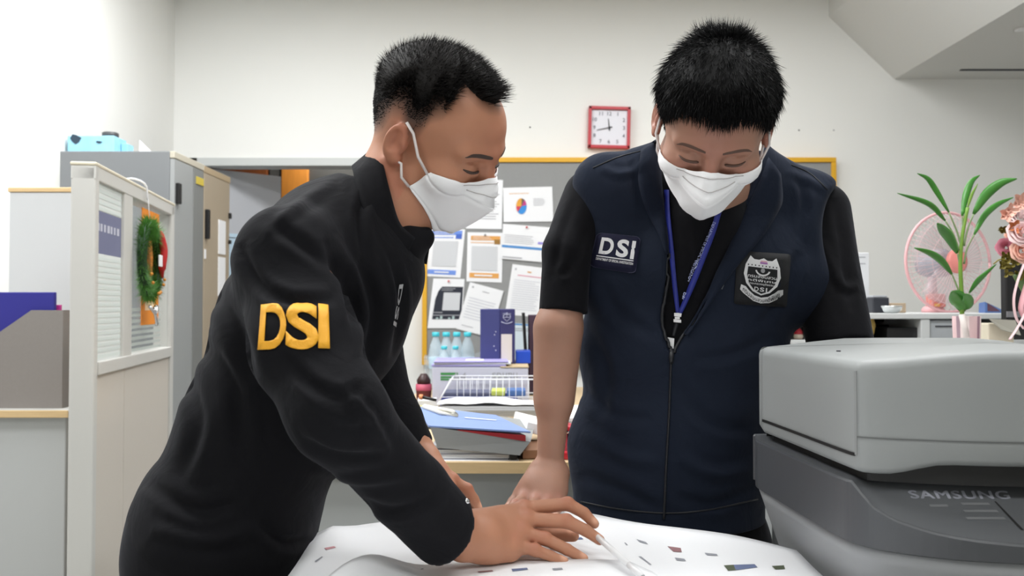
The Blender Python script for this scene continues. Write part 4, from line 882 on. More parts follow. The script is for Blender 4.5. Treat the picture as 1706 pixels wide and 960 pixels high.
for k in range(5): lily(rng.uniform(1668, 1690), rng.uniform(372, 390), 2.14, M_ol, 2, 8)
tube('twig', spline([P(1690, 440, 2.12), P(1668, 432, 2.12), P(1655, 440, 2.12)], 8), 0.0018, M_ol, t, 5)
tube('stems', [P(1700, 455, 2.15), (fcx[0] + 0.055, 2.15, 1.05)], 0.02, mat('stems_green', (84, 110, 60), 0.6), t, 8)
tube('ribbon', spline([P(1706, 440, 2.08), P(1695, 470, 2.08), P(1689, 500, 2.08), P(1693, 530, 2.08), P(1706, 548, 2.08)], 20), 0.006, M_rib, t, 8, 0.25)
tube('ribbon', spline([P(1712, 500, 2.06), P(1706, 525, 2.06), P(1694, 548, 2.06), P(1682, 566, 2.06)], 20), 0.006, M_rib, t, 8, 0.25)
tube('ribbon', spline([P(1712, 470, 2.07), P(1703, 500, 2.07), P(1702, 520, 2.07), P(1716, 540, 2.07)], 20), 0.012, mat('ribbon_rose', (220, 164, 172), 0.35), t, 8, 0.25)

# ------------------------------------------------------------------ printer in the foreground
M_lid = mat('printer_lid_grey', (141, 144, 144), 0.5, bump=(1800, 0.06)); M_dark = mat('printer_dark_grey', (72, 74, 78), 0.42, bump=(1800, 0.06)); M_low = mat('printer_low_grey', (152, 154, 157), 0.4, bump=(1800, 0.05)); M_seam = mat('seam_black', (16, 16, 17), 0.6); M_pan2 = mat('printer_panel_grey', (88, 90, 93), 0.35)
pr_ = thing('printer', 'grey multifunction office printer with dark control panel', 'printer', (0.62, 1.15, 0.42))
def outline(ctrl, n):
    return spline(ctrl, n)
left_l = [(0.398, 1.345), (0.386, 1.30), (0.3875, 1.27), (0.3955, 1.14), (0.403, 1.02), (0.4075, 0.995)]
def ring_of(frontpts, inset=0.0, left=left_l, right_x=0.848, rear=1.36):
    L = spline(left, 22); Fp = spline([left[-1]] + frontpts, 30)[1:]; Rr = spline([frontpts[-1], (right_x, 1.06), (right_x, 1.30), (right_x - 0.015, rear - 0.008)], 14)[1:]; B = spline([(right_x - 0.015, rear - 0.008), (0.62, rear), (left[0][0] + 0.02, rear - 0.002), left[0]], 14)[1:-1]
    r = np.vstack([L, Fp, Rr, B])
    if inset:
        tg = np.roll(r, -1, 0) - np.roll(r, 1, 0); nn = np.stack([-tg[:, 1], tg[:, 0]], -1); nn /= np.linalg.norm(nn, axis=1)[:, None] + 1e-9
        r = r + nn * inset
    return r
lid_front = [(0.420, 0.986), (0.46, 0.972), (0.52, 0.957), (0.58, 0.950), (0.64, 0.948), (0.70, 0.953), (0.78, 0.972), (0.828, 1.0), (0.842, 1.03)]
def sm(x): x = np.clip(x, 0, 1); return x * x * (3 - 2 * x)
def loft(name, rings, mt, par, cap0=True, cap1=True, smooth=True):
    n = len(rings[0]); V = [p for r in rings for p in r]; Fc = []
    for k in range(len(rings) - 1):
        for i in range(n): Fc.append((k * n + i, k * n + (i + 1) % n, (k + 1) * n + (i + 1) % n, (k + 1) * n + i))
    if cap1:
        m = len(V); V.append(np.mean(rings[-1], 0)); Fc += [((len(rings) - 1) * n + i, (len(rings) - 1) * n + (i + 1) % n, m) for i in range(n)]
    if cap0:
        m = len(V); V.append(np.mean(rings[0], 0)); Fc += [((i + 1) % n, i, m) for i in range(n)]
    return raw(name, V, Fc, mt, par, smooth)
def topz(r): return 1.0345 + 0.0145 * sm((r[:, 0] - 0.388) / 0.17) * sm((0.86 - r[:, 0]) / 0.12)
rings = []
R0 = ring_of(lid_front)
def is_front(r): return sm((1.06 - r[:, 1]) / 0.06)
zbase = 0.903 + 0.014 * sm((R0[:, 0] - 0.43) / 0.07) * is_front(R0) * sm((0.83 - R0[:, 0]) / 0.07)
for ins, zf in [(0.010, zbase), (0.003, zbase + 0.003), (0.0, zbase + 0.008)]: rings.append(np.column_stack([ring_of(lid_front, ins), zf]))
for s in (0.25, 0.5, 0.75): rings.append(np.column_stack([R0, (zbase + 0.008) * (1 - s) + (topz(R0) - 0.013) * s]))
for ins, dz in [(0.0, -0.012), (0.0015, -0.006), (0.005, -0.002), (0.010, 0.0)]:
    r = ring_of(lid_front, ins); rings.append(np.column_stack([r, topz(R0) + dz]))
cen = np.array([0.62, 1.15])
for s in (0.85, 0.6, 0.3):
    r = ring_of(lid_front, 0.010); r = cen + (r - cen) * s; rings.append(np.column_stack([r, topz(R0) * s + 1.0515 * (1 - s)]))
lid = loft('scanner_lid', rings, M_lid, pr_)
def strip(name, idx, z0, z1, off, mt, par, ring=None):
    r = ring_of(lid_front, -off) if ring is None else ring; V = []; Fc = []
    for i in idx: V += [(r[i][0], r[i][1], z0[i] if hasattr(z0, '__len__') else z0), (r[i][0], r[i][1], z1[i] if hasattr(z1, '__len__') else z1)]
    for k in range(len(idx) - 1): Fc.append((2 * k, 2 * k + 2, 2 * k + 3, 2 * k + 1))
    return solid(raw(name, V, Fc, mt, par), 0.002, 0)
strip('side_seam', list(range(5, 21)), 0.9225, 0.9262, 0.0004, M_seam, lid)
strip('front_seam', list(range(21, 48)), 0.9452, 0.9464, 0.0002, mat('seam_grey', (92, 94, 94), 0.6), lid)
strip('corner_seam', [20, 21], np.full(80, 0.924), topz(R0) - 0.012, 0.0001, mat('seam_soft', (134, 136, 136), 0.6), lid)
for px, py, mtn in [(1397, 586, M_inkd)]: lathe('screw_dot', [(0.003, 0), (0.003, 0.0015)], PZ(px, py, 1.0405), mtn, lid, 8)
# shade band under the lid and dark console
left_d = [(0.392, 1.36), (0.379, 1.31), (0.3805, 1.27), (0.389, 1.14), (0.398, 1.03), (0.4035, 1.005)]
con_front = [(0.409, 0.993), (0.418, 0.979), (0.4356, 0.964), (0.468, 0.945), (0.504, 0.931), (0.56, 0.920), (0.62, 0.917), (0.70, 0.924), (0.78, 0.95), (0.835, 1.0)]
C_ = ring_of(con_front, 0, left_d, 0.858, 1.375)
def conz(r):
    xs_ = [0.37, 0.4035, 0.409, 0.418, 0.4356, 0.468, 0.504, 0.56, 0.70, 0.78, 0.84, 0.87]; zs_ = [0.8925, 0.8925, 0.882, 0.868, 0.857, 0.848, 0.8435, 0.840, 0.842, 0.85, 0.868, 0.8925]
    z = np.interp(r[:, 0], xs_, zs_); f = sm((1.06 - r[:, 1]) / 0.05); return z * f + 0.8925 * (1 - f)
cz = conz(C_)
rings = [np.column_stack([ring_of(con_front, 0.004, left_d, 0.858, 1.375), np.full(len(C_), 0.8175)]), np.column_stack([C_, np.full(len(C_), 0.8195)]), np.column_stack([C_, cz - 0.003]), np.column_stack([ring_of(con_front, 0.002, left_d, 0.858, 1.375), cz])]
console = loft('console_band', rings, M_dark, pr_, True, False, False)
inner = ring_of([(0.435, 1.02), (0.50, 1.0), (0.56, 0.995), (0.62, 0.994), (0.70, 0.997), (0.78, 1.01), (0.82, 1.03)], 0.0, [(0.41, 1.34), (0.40, 1.30), (0.402, 1.27), (0.408, 1.14), (0.415, 1.06), (0.42, 1.035)], 0.84, 1.355)
O_ = ring_of(con_front, 0.0015, left_d, 0.858, 1.375); rr = []
for s in (0, 0.25, 0.5, 0.75, 1.0):
    p = O_ * (1 - s) + inner * s; z = cz + (0.8935 - cz) * (0.75 * s + 0.25 * s * s); rr.append(np.column_stack([p, z - 0.0002]))
panel = loft('control_panel', rr, M_pan2, pr_, False, True)
gap = loft('lid_gap_shade', [np.column_stack([ring_of(lid_front, 0.016), np.full(len(R0), 0.893)]), np.column_stack([ring_of(lid_front, 0.016), np.full(len(R0), 0.918)])], M_seam, pr_, False, False)  # black ring, paints the shade in the gap between lid and base
bpy.context.view_layer.update()
def bvh_obj(o):
    b = BASE[o.name]; return bvh_of([np.array(v.co) + b for v in o.data.vertices], [p.vertices for p in o.data.polygons])
pb_ = [bvh_obj(panel)]
V2, Q2, a_ = text2d('SAMSUNG', 0.0, 1.12)
V2, Q2 = np.vstack([V2 + np.array([dx, dy]) for dx, dy in ((0, 0), (0.006, 0), (-0.006, 0), (0.003, 0.03), (-0.003, -0.03))]), [tuple(i + k * len(V2) for i in f) for k in range(5) for f in Q2]
drape('lettering', V2, Q2, [(1512, 818), (1677, 819), (1683, 832), (1519, 831)], pb_, 0.0006, mat('lettering_silver', (150, 152, 162), 0.5), panel, 1, 1, False)
M_key = mat('key_faint', (112, 114, 116), 0.5)
for q in [[(1548, 841), (1578, 841), (1580, 845), (1550, 845)], [(1600, 838), (1646, 838), (1650, 842), (1604, 842)], [(1604, 850), (1660, 850), (1664, 854), (1608, 854)], [(1608, 862), (1672, 862), (1676, 866), (1612, 866)]]:
    drape('touch_key', SQ[0], SQ[1], q, pb_, 0.0004, M_key, panel, 4, 1, False)
drape('panel_seam', SQ[0], SQ[1], [(1656, 836), (1659, 836), (1706, 884), (1701, 884)], pb_, 0.0005, M_seam, panel, 2, 4, False)
# lower body, tapering
rings = []
for z, ins in [(0.8175, 0.004), (0.80, 0.009), (0.75, 0.024), (0.685, 0.043), (0.60, 0.058), (0.50, 0.064), (0.42, 0.066)]:
    rings.append(np.column_stack([cen + (C_ - cen) * (1 - ins / 0.235), np.full(len(C_), z)]))
loft('lower_body', rings, M_low, pr_, True, True)
t = thing('printer_stand', 'light grey wheeled stand carrying the printer', 'stand', (0.62, 1.16, 0))
box('stand_body', (0.46, 1.02, 0.06), (0.80, 1.32, 0.42), M_low, t, 0.008)
for a in (0.49, 0.77):
    for b in (1.05, 1.29): lathe('caster', [(0.02, 0), (0.026, 0.01), (0.026, 0.05), (0.012, 0.06)], (a, b, 0), M_black, t, 12)

# ------------------------------------------------------------------ table, big printed sheets, pen
ZT = 0.75
M_tab = mat('table_top_white', (226, 228, 230), 0.4)
t = thing('work_table', 'white topped work table under the large printed sheets', 'table', (0.05, 0.85, 0))
poly = [(-0.26, 0.42), (0.355, 0.42), (0.355, 1.17), (0.29, 1.24), (0.14, 1.34), (0.02, 1.385), (-0.08, 1.375), (-0.20, 1.31), (-0.26, 1.25)]
V = [(x, y, ZT - 0.028) for x, y in poly] + [(x, y, ZT - 0.002) for x, y in poly]; n = len(poly)
raw('tabletop', V, [tuple(range(n - 1, -1, -1)), tuple(range(n, 2 * n))] + [(i, (i + 1) % n, (i + 1) % n + n, i + n) for i in range(n)], M_tab, t)
for a, b in [(-0.21, 0.48), (0.30, 0.48), (-0.19, 1.18), (0.28, 1.10)]: tube('leg', [(a, b, 0.0), (a, b, ZT - 0.028)], 0.02, M_grey_frame, t, 12)
M_pos = mat('poster_paper', (243, 244, 247), 0.6, 0.3)
xsF = [-0.287, -0.27, -0.22, -0.12, 0.0, 0.08, 0.15, 0.25, 0.33, 0.40]; ysF = [1.23, 1.285, 1.33, 1.395, 1.432, 1.425, 1.386, 1.318, 1.256, 1.19]
def yfar(x): return float(np.interp(x, xsF, ysF))
def zpos(x, y):
    e = math.exp(-((y - yfar(x)) / 0.05) ** 2)
    return ZT + 0.0015 + 0.004 * (0.5 + 0.5 * math.sin(9 * x + 5 * y)) * max(0, (y - 0.7)) + 0.007 * e * math.sin(11 * x + 1.0) ** 2 + 0.012 * math.exp(-((x + 0.285) / 0.03) ** 2) * math.exp(-((y - 1.25) / 0.12) ** 2)
t = thing('printed_poster', 'very large white sheet with tiny pictures covering the table', 'poster', (0.05, 1.0, ZT))
V = []; Fc = []; nu, nv = 44, 34
for i in range(nv + 1):
    for j in range(nu + 1):
        x = -0.287 + 0.687 * j / nu; x = min(x, 0.372 if i < 20 else 0.40); y = 0.46 + (yfar(x) - 0.46) * i / nv; V.append((x, y, zpos(x, y)))
for i in range(nv):
    for j in range(nu): a = i * (nu + 1) + j; Fc.append((a, a + 1, a + nu + 2, a + nu + 1))
V = [v for v in V]
sh = raw('sheet', V, Fc, M_pos, t, True); solid(sh, 0.0008)
pb1 = [bvh_of(V, Fc)]
def tiny(quad, mt, name='printed_picture', bv=pb1, par=None): return drape(name, SQ[0], SQ[1], quad, bv, 0.0007, mt, par or t, 2, 2, False)
M_p1 = mat('tiny_grey', (150, 152, 160), 0.7); M_p2 = mat('tiny_red', (150, 112, 116), 0.7); M_p3 = mat('tiny_green', (84, 92, 72), 0.7); M_p4 = mat('tiny_blue', (104, 116, 150), 0.7)
for q, m_ in [([(1060, 899), (1076, 904), (1080, 908), (1066, 904)], M_p1), ([(1112, 911), (1134, 914), (1136, 921), (1122, 920)], M_p2), ([(1124, 930), (1140, 932), (1143, 936), (1128, 935)], M_p1), ([(1174, 922), (1194, 924), (1196, 927), (1178, 926)], M_p1),
              ([(1206, 943), (1222, 942), (1226, 951), (1213, 952)], M_p3), ([(1222, 942), (1257, 941), (1262, 946), (1226, 951)], M_p4), ([(1286, 944), (1306, 943), (1308, 949), (1292, 950)], M_p3), ([(1064, 928), (1068, 928), (1086, 942), (1083, 942)], M_p1),
              ([(1040, 905), (1042, 905), (1046, 909), (1044, 909)], M_p1), ([(540, 914), (556, 911), (560, 913), (544, 917)], mat('tiny_pink', (206, 150, 156), 0.7)), ([(524, 936), (536, 928), (538, 929), (526, 938)], M_p1), ([(738, 906), (746, 904), (748, 907), (740, 909)], M_inkd), ([(958, 897), (968, 896), (972, 899), (962, 900)], M_p4)]:
    tiny(q, m_)
# second sheet on top, curling up at its corner
def e2(x): return float(np.interp(x, [-0.235, -0.21, -0.17, -0.10, 0.0, 0.10, 0.155, 0.185, 0.20], [0.97, 1.02, 1.06, 1.115, 1.142, 1.142, 1.135, 1.08, 1.0]))
def z2(x, y):
    k = math.exp(-((x + 0.185) / 0.05) ** 2) * sm(np.array((y - 0.80) / 0.22)) 
    return max(zpos(x, y), ZT + 0.002) + 0.0018 + 0.034 * float(k) + 0.004 * math.exp(-((y - e2(x)) / 0.03) ** 2)
t2 = thing('printed_poster', 'smaller white sheet on top whose corner curls up by the jacket', 'poster', (0.0, 0.9, ZT))
V = []; Fc = []
for i in range(nv + 1):
    for j in range(nu + 1):
        x = -0.235 + 0.435 * j / nu; y = 0.47 + (e2(x) - 0.47) * i / nv; V.append((x, y, z2(x, y)))
for i in range(nv):
    for j in range(nu): a = i * (nu + 1) + j; Fc.append((a, a + 1, a + nu + 2, a + nu + 1))
solid(raw('sheet', V, Fc, M_pos, t2, True), 0.0006)
pb2 = [bvh_of(V, Fc)]
for q, m_ in [([(795, 953), (820, 951), (822, 953), (798, 955)], M_p2), ([(852, 949), (878, 947), (880, 950), (854, 953)], M_p4), ([(920, 948), (936, 947), (938, 950), (922, 951)], M_p1), ([(700, 949), (704, 948), (706, 949), (702, 950)], M_p1)]:
    tiny(q, m_, bv=pb2, par=t2)
# ------------------------------------------------------------------ signed distance sculpting for figures
class Field:
    def __init__(s, lo, hi, h):
        s.lo = np.array(lo, float); s.h = h; s.n = np.ceil((np.array(hi) - s.lo) / h).astype(int) + 1
        s.d = np.full(s.n, 0.3, np.float32); s.ax = [s.lo[i] + h * np.arange(s.n[i]) for i in range(3)]
    def sub(s, lo, hi):
        sl = []
        for i in range(3):
            a = int(np.clip(np.floor((lo[i] - s.lo[i]) / s.h), 0, s.n[i])); b = int(np.clip(np.ceil((hi[i] - s.lo[i]) / s.h) + 1, 0, s.n[i])); sl.append(slice(a, b))
        if any(x.stop <= x.start for x in sl): return None, None
        X, Y, Z = [s.ax[i][sl[i]].astype(np.float32) for i in range(3)]
        return tuple(sl), (X[:, None, None], Y[None, :, None], Z[None, None, :])
    def put(s, sl, dd, k, op):
        a = s.d[sl]; dd = dd.astype(np.float32)
        if op == 'add':
            r = np.minimum(a, dd)
            if k > 0: h = np.maximum(k - np.abs(a - dd), 0) / k; r = r - h * h * k * 0.25
        else:
            nd = -dd; r = np.maximum(a, nd)
            if k > 0: h = np.maximum(k - np.abs(a - nd), 0) / k; r = r + h * h * k * 0.25
        s.d[sl] = r
    def cone(s, a, b, ra, rb, k=0.0, op='add', flat=None):
        """round cone; flat=(axis, factor): cross-section widened along axis by factor"""
        a = np.array(a, float); b = np.array(b, float); f = 1.0
        if flat is not None: fa = np.array(flat[0], float); fa /= np.linalg.norm(fa); f = flat[1]
        R = max(ra, rb) * max(f, 1) + k + 3 * s.h + 0.012
        sl, c = s.sub(np.minimum(a, b) - R, np.maximum(a, b) + R)
        if sl is None: return
        x, y, z = c[0] - np.float32(a[0]), c[1] - np.float32(a[1]), c[2] - np.float32(a[2]); v = b - a
        if flat is not None:
            g = np.float32(1 / f - 1); t = x * np.float32(fa[0]) + y * np.float32(fa[1]) + z * np.float32(fa[2])
            x = x + t * (g * np.float32(fa[0])); y = y + t * (g * np.float32(fa[1])); z = z + t * (g * np.float32(fa[2]))
            v = v + fa * ((v @ fa) * (1 / f - 1))
        vv = v @ v + 1e-12
        t = np.clip((x * np.float32(v[0]) + y * np.float32(v[1]) + z * np.float32(v[2])) / np.float32(vv), 0, 1)
        d = np.sqrt((x - t * np.float32(v[0])) ** 2 + (y - t * np.float32(v[1])) ** 2 + (z - t * np.float32(v[2])) ** 2) - (ra + (rb - ra) * t)
        s.put(sl, d, k, op)
    def chain(s, pts, rs, k=0.0, op='add', flat=None):
        for i in range(len(pts) - 1): s.cone(pts[i], pts[i + 1], rs[i], rs[i + 1], k, op, flat)
    def ell(s, c, r, k=0.0, op='add', R=None):
        c = np.array(c, float); r = np.array(r, float); m = r.max() + k + 3 * s.h + 0.01
        sl, g = s.sub(c - m, c + m)
        if sl is None: return
        x, y, z = g[0] - np.float32(c[0]), g[1] - np.float32(c[1]), g[2] - np.float32(c[2])
        if R is not None:
            R = np.array(R, np.float32); x, y, z = [x * R[0, i] + y * R[1, i] + z * R[2, i] for i in range(3)]
        k0 = np.sqrt((x / np.float32(r[0])) ** 2 + (y / np.float32(r[1])) ** 2 + (z / np.float32(r[2])) ** 2)
        k1 = np.sqrt((x / np.float32(r[0] ** 2)) ** 2 + (y / np.float32(r[1] ** 2)) ** 2 + (z / np.float32(r[2] ** 2)) ** 2) + 1e-9
        s.put(sl, k0 * (k0 - 1) / k1, k, op)
    def cut(s, p, n, rad, k=0.0):
        """remove what lies beyond the plane through p with outward normal n, within rad of p"""
        p = np.array(p, float); n = np.array(n, float); n /= np.linalg.norm(n)
        sl, g = s.sub(p - rad, p + rad)
        if sl is None: return
        d = (g[0] - np.float32(p[0])) * np.float32(n[0]) + (g[1] - np.float32(p[1])) * np.float32(n[1]) + (g[2] - np.float32(p[2])) * np.float32(n[2])
        rr = np.sqrt((g[0] - np.float32(p[0])) ** 2 + (g[1] - np.float32(p[1])) ** 2 + (g[2] - np.float32(p[2])) ** 2)
        s.put(sl, np.maximum(-d, rr - rad), k, 'sub')
    def mesh(s, smooth=1):
        d = s.d; d[0] = d[-1] = 0.05; d[:, 0] = d[:, -1] = 0.05; d[:, :, 0] = d[:, :, -1] = 0.05
        I = d < 0; nx, ny, nz = d.shape
        cnt = np.zeros((nx - 1, ny - 1, nz - 1), np.int8)
        for i in (0, 1):
            for j in (0, 1):
                for k in (0, 1): cnt += I[i:nx - 1 + i, j:ny - 1 + j, k:nz - 1 + k]
        cells = np.argwhere((cnt > 0) & (cnt < 8)); ids = np.full(cnt.shape, -1, np.int64); ids[tuple(cells.T)] = np.arange(len(cells))
        acc = np.zeros((len(cells), 3)); num = np.zeros(len(cells))
        C = [(0, 0, 0), (1, 0, 0), (0, 1, 0), (1, 1, 0), (0, 0, 1), (1, 0, 1), (0, 1, 1), (1, 1, 1)]
        val = [d[cells[:, 0] + a, cells[:, 1] + b, cells[:, 2] + c] for a, b, c in C]
        for a in range(8):
            for b in range(a + 1, 8):
                if sum(abs(C[a][i] - C[b][i]) for i in range(3)) != 1: continue
                m = (val[a] < 0) != (val[b] < 0); den = val[a] - val[b]; t = np.where(m, val[a] / np.where(np.abs(den) < 1e-9, 1e-9, den), 0)
                p = np.array(C[a])[None] + t[:, None] * (np.array(C[b]) - np.array(C[a]))[None]; acc += p * m[:, None]; num += m
        V = s.lo + s.h * (cells + acc / np.maximum(num, 1)[:, None]); Q = []
        def quads(A, B, off, rev):
            e = np.argwhere(A != B)
            if len(e) == 0: return
            ok = np.ones(len(e), bool)
            for o in off:
                q = e + o; ok &= ((q >= 0) & (q < np.array(ids.shape))).all(1)
            e = e[ok]; inn = A[tuple(e.T)]; q = np.stack([ids[tuple((e + o).T)] for o in off], 1)
            flip = inn if rev else ~inn; q[flip] = q[flip][:, ::-1]; Q.append(q)
        o = np.array
        quads(I[:-1], I[1:], [o((0, -1, -1)), o((0, 0, -1)), o((0, 0, 0)), o((0, -1, 0))], False)
        quads(I[:, :-1], I[:, 1:], [o((-1, 0, -1)), o((-1, 0, 0)), o((0, 0, 0)), o((0, 0, -1))], False)
        quads(I[:, :, :-1], I[:, :, 1:], [o((-1, -1, 0)), o((0, -1, 0)), o((0, 0, 0)), o((-1, 0, 0))], False)
        Fq = np.vstack(Q); Fq = Fq[(Fq >= 0).all(1)]
        for _ in range(smooth): V = relax(V, Fq, 0.5)
        nn = vnormals(V, Fq)
        # outward check
        c = V.mean(0)
        if ((V - c) * nn).sum() < 0: Fq = Fq[:, ::-1]
        return V, Fq
def relax(V, Q, lam):
    acc = np.zeros_like(V); n = np.zeros(len(V))
    for a, b in ((0, 1), (1, 2), (2, 3), (3, 0)):
        np.add.at(acc, Q[:, a], V[Q[:, b]]); np.add.at(n, Q[:, a], 1); np.add.at(acc, Q[:, b], V[Q[:, a]]); np.add.at(n, Q[:, b], 1)
    return V * (1 - lam) + lam * acc / np.maximum(n, 1)[:, None]
def vnormals(V, Q):
    nn = np.cross(V[Q[:, 2]] - V[Q[:, 0]], V[Q[:, 3]] - V[Q[:, 1]]); N = np.zeros_like(V)
    for i in range(4): np.add.at(N, Q[:, i], nn)
    return N / (np.linalg.norm(N, axis=1)[:, None] + 1e-12)
def np_mesh(name, V, Q, mt, parent, attrs=None, smooth=True):
    me = bpy.data.meshes.new(name); me.vertices.add(len(V)); me.vertices.foreach_set('co', np.asarray(V, np.float32).ravel())
    me.loops.add(len(Q) * 4); me.loops.foreach_set('vertex_index', np.asarray(Q, np.int32).ravel()); me.polygons.add(len(Q)); me.polygons.foreach_set('loop_start', np.arange(0, 4 * len(Q), 4, dtype=np.int32))
    me.update(calc_edges=True); me.validate()
    if attrs:
        for k, a in attrs.items(): at = me.attributes.new(k, 'FLOAT', 'POINT'); at.data.foreach_set('value', np.asarray(a, np.float32))
    return link_mesh(name, me, mt, parent, smooth)
def join_np(parts):
    V = []; Q = []; A = {}; o = 0
    for v, q, a in parts:
        V.append(v); Q.append(q + o); o += len(v)
        for k in ('scalp', 'nail', 'flush'): A.setdefault(k, []).append(a.get(k, np.zeros(len(v))))
    return np.vstack(V), np.vstack(Q), {k: np.concatenate(x) for k, x in A.items()}
def skin_mat(name, base, flush, scalp):
    m = bpy.data.materials.new(name); m.use_nodes = True; nt = m.node_tree; b = nt.nodes['Principled BSDF']; b.inputs['Roughness'].default_value = 0.48; b.inputs['Specular IOR Level'].default_value = 0.35
    b.inputs['Subsurface Weight'].default_value = 0.12; b.inputs['Subsurface Radius'].default_value = (0.010, 0.004, 0.002); b.inputs['Subsurface Scale'].default_value = 0.5
    tc = nt.nodes.new('ShaderNodeTexCoord'); n = nt.nodes.new('ShaderNodeTexNoise'); n.inputs['Scale'].default_value = 28; n.inputs['Detail'].default_value = 5; nt.links.new(tc.outputs['Object'], n.inputs['Vector'])
    def mx(a, bcol, fac):
        x = nt.nodes.new('ShaderNodeMix'); x.data_type = 'RGBA'
        if isinstance(a, tuple): x.inputs[6].default_value = a
        else: nt.links.new(a, x.inputs[6])
        x.inputs[7].default_value = bcol; nt.links.new(fac, x.inputs[0]); return x.outputs[2]
    c = mx(tuple(v * 0.92 for v in lin(base)) + (1,), tuple(v * 1.08 for v in lin(base)) + (1,), n.outputs['Fac'])
    for nm, colr in (('flush', flush), ('scalp', scalp), ('nail', tuple(min(255, v + 45) for v in base))):
        at = nt.nodes.new('ShaderNodeAttribute'); at.attribute_name = nm; c = mx(c, lin(colr) + (1,), at.outputs['Fac'])
    nt.links.new(c, b.inputs['Base Color'])
    n2 = nt.nodes.new('ShaderNodeTexNoise'); n2.inputs['Scale'].default_value = 350; bp = nt.nodes.new('ShaderNodeBump'); bp.inputs['Strength'].default_value = 0.12; bp.inputs['Distance'].default_value = 0.001
    nt.links.new(tc.outputs['Object'], n2.inputs['Vector']); nt.links.new(n2.outputs['Fac'], bp.inputs['Height']); nt.links.new(bp.outputs['Normal'], b.inputs['Normal'])
    return m
def fabric(name, rgb, bump=0.25, sheen=0.25, weave=900):
    m = mat(name, rgb, rough=0.85, spec=0.10, sheen=sheen * 0.35, var=(9, 0.10)); nt = m.node_tree; b = nt.nodes['Principled BSDF']; b.inputs['Sheen Tint'].default_value = (0.75, 0.78, 0.9, 1)
    tc = nt.nodes.new('ShaderNodeTexCoord'); n1 = nt.nodes.new('ShaderNodeTexNoise'); n1.inputs['Scale'].default_value = 14; n1.inputs['Detail'].default_value = 4; n1.inputs['Distortion'].default_value = 1.2
    n2 = nt.nodes.new('ShaderNodeTexNoise'); n2.inputs['Scale'].default_value = weave; b1 = nt.nodes.new('ShaderNodeBump'); b1.inputs['Strength'].default_value = bump; b1.inputs['Distance'].default_value = 0.012
    b2 = nt.nodes.new('ShaderNodeBump'); b2.inputs['Strength'].default_value = 0.2; b2.inputs['Distance'].default_value = 0.0006
    for n in (n1, n2): nt.links.new(tc.outputs['Object'], n.inputs['Vector'])
    nt.links.new(n1.outputs['Fac'], b1.inputs['Height']); nt.links.new(n2.outputs['Fac'], b2.inputs['Height']); nt.links.new(b1.outputs['Normal'], b2.inputs['Normal']); nt.links.new(b2.outputs['Normal'], b.inputs['Normal'])
    return m
def creases(V, Q, lines, view=True):
    """press folds into cloth: lines = (pixel polyline, half width in px, depth in m); positive raises, negative sinks"""
    N = vnormals(V, Q); px = proj(V); facing = ((V - CAM) * N).sum(1) < 0; disp = np.zeros(len(V))
    for pl, w, a in lines:
        pl = spline(np.array([(x, y, 0) for x, y in pl], float), 24)[:, :2]
        lo, hi = pl.min(0) - 3 * w, pl.max(0) + 3 * w; m = np.where(facing & (px[:, 0] > lo[0]) & (px[:, 0] < hi[0]) & (px[:, 1] > lo[1]) & (px[:, 1] < hi[1]))[0]
        if len(m) == 0: continue
        p = px[m]; best = np.full(len(m), 1e9); tb = np.zeros(len(m))
        for i in range(len(pl) - 1):
            a0, b0 = pl[i], pl[i + 1]; v = b0 - a0; t = np.clip(((p - a0) @ v) / (v @ v + 1e-9), 0, 1); dd = np.linalg.norm(p - a0 - t[:, None] * v, axis=1); u = dd < best; best[u] = dd[u]; tb[u] = (i + t[u]) / (len(pl) - 1)
        env = np.sin(np.pi * np.clip(tb, 0, 1)) ** 0.5
        disp[m] += a * env * (np.exp(-(best / w) ** 2) - 0.45 * np.exp(-((best - 1.9 * w) / w) ** 2))
    return V + N * disp[:, None]
def ripple(V, Q, amp, seed, freq=18.0):
    N = vnormals(V, Q); r = np.random.default_rng(seed); d = np.zeros(len(V))
    for k in range(5):
        a = r.normal(size=3); a /= np.linalg.norm(a); b = r.normal(size=3) * 7; f = freq * r.uniform(0.7, 1.6); w = np.sin(V @ b + r.uniform(0, 6)) * 1.3
        d += np.sin((V @ a) * f + w + r.uniform(0, 6)) * np.clip(np.sin(V @ r.normal(size=3) * 6 + r.uniform(0, 6)) + 0.2, 0, 1)
    return V + N * (d * amp / 2)[:, None]

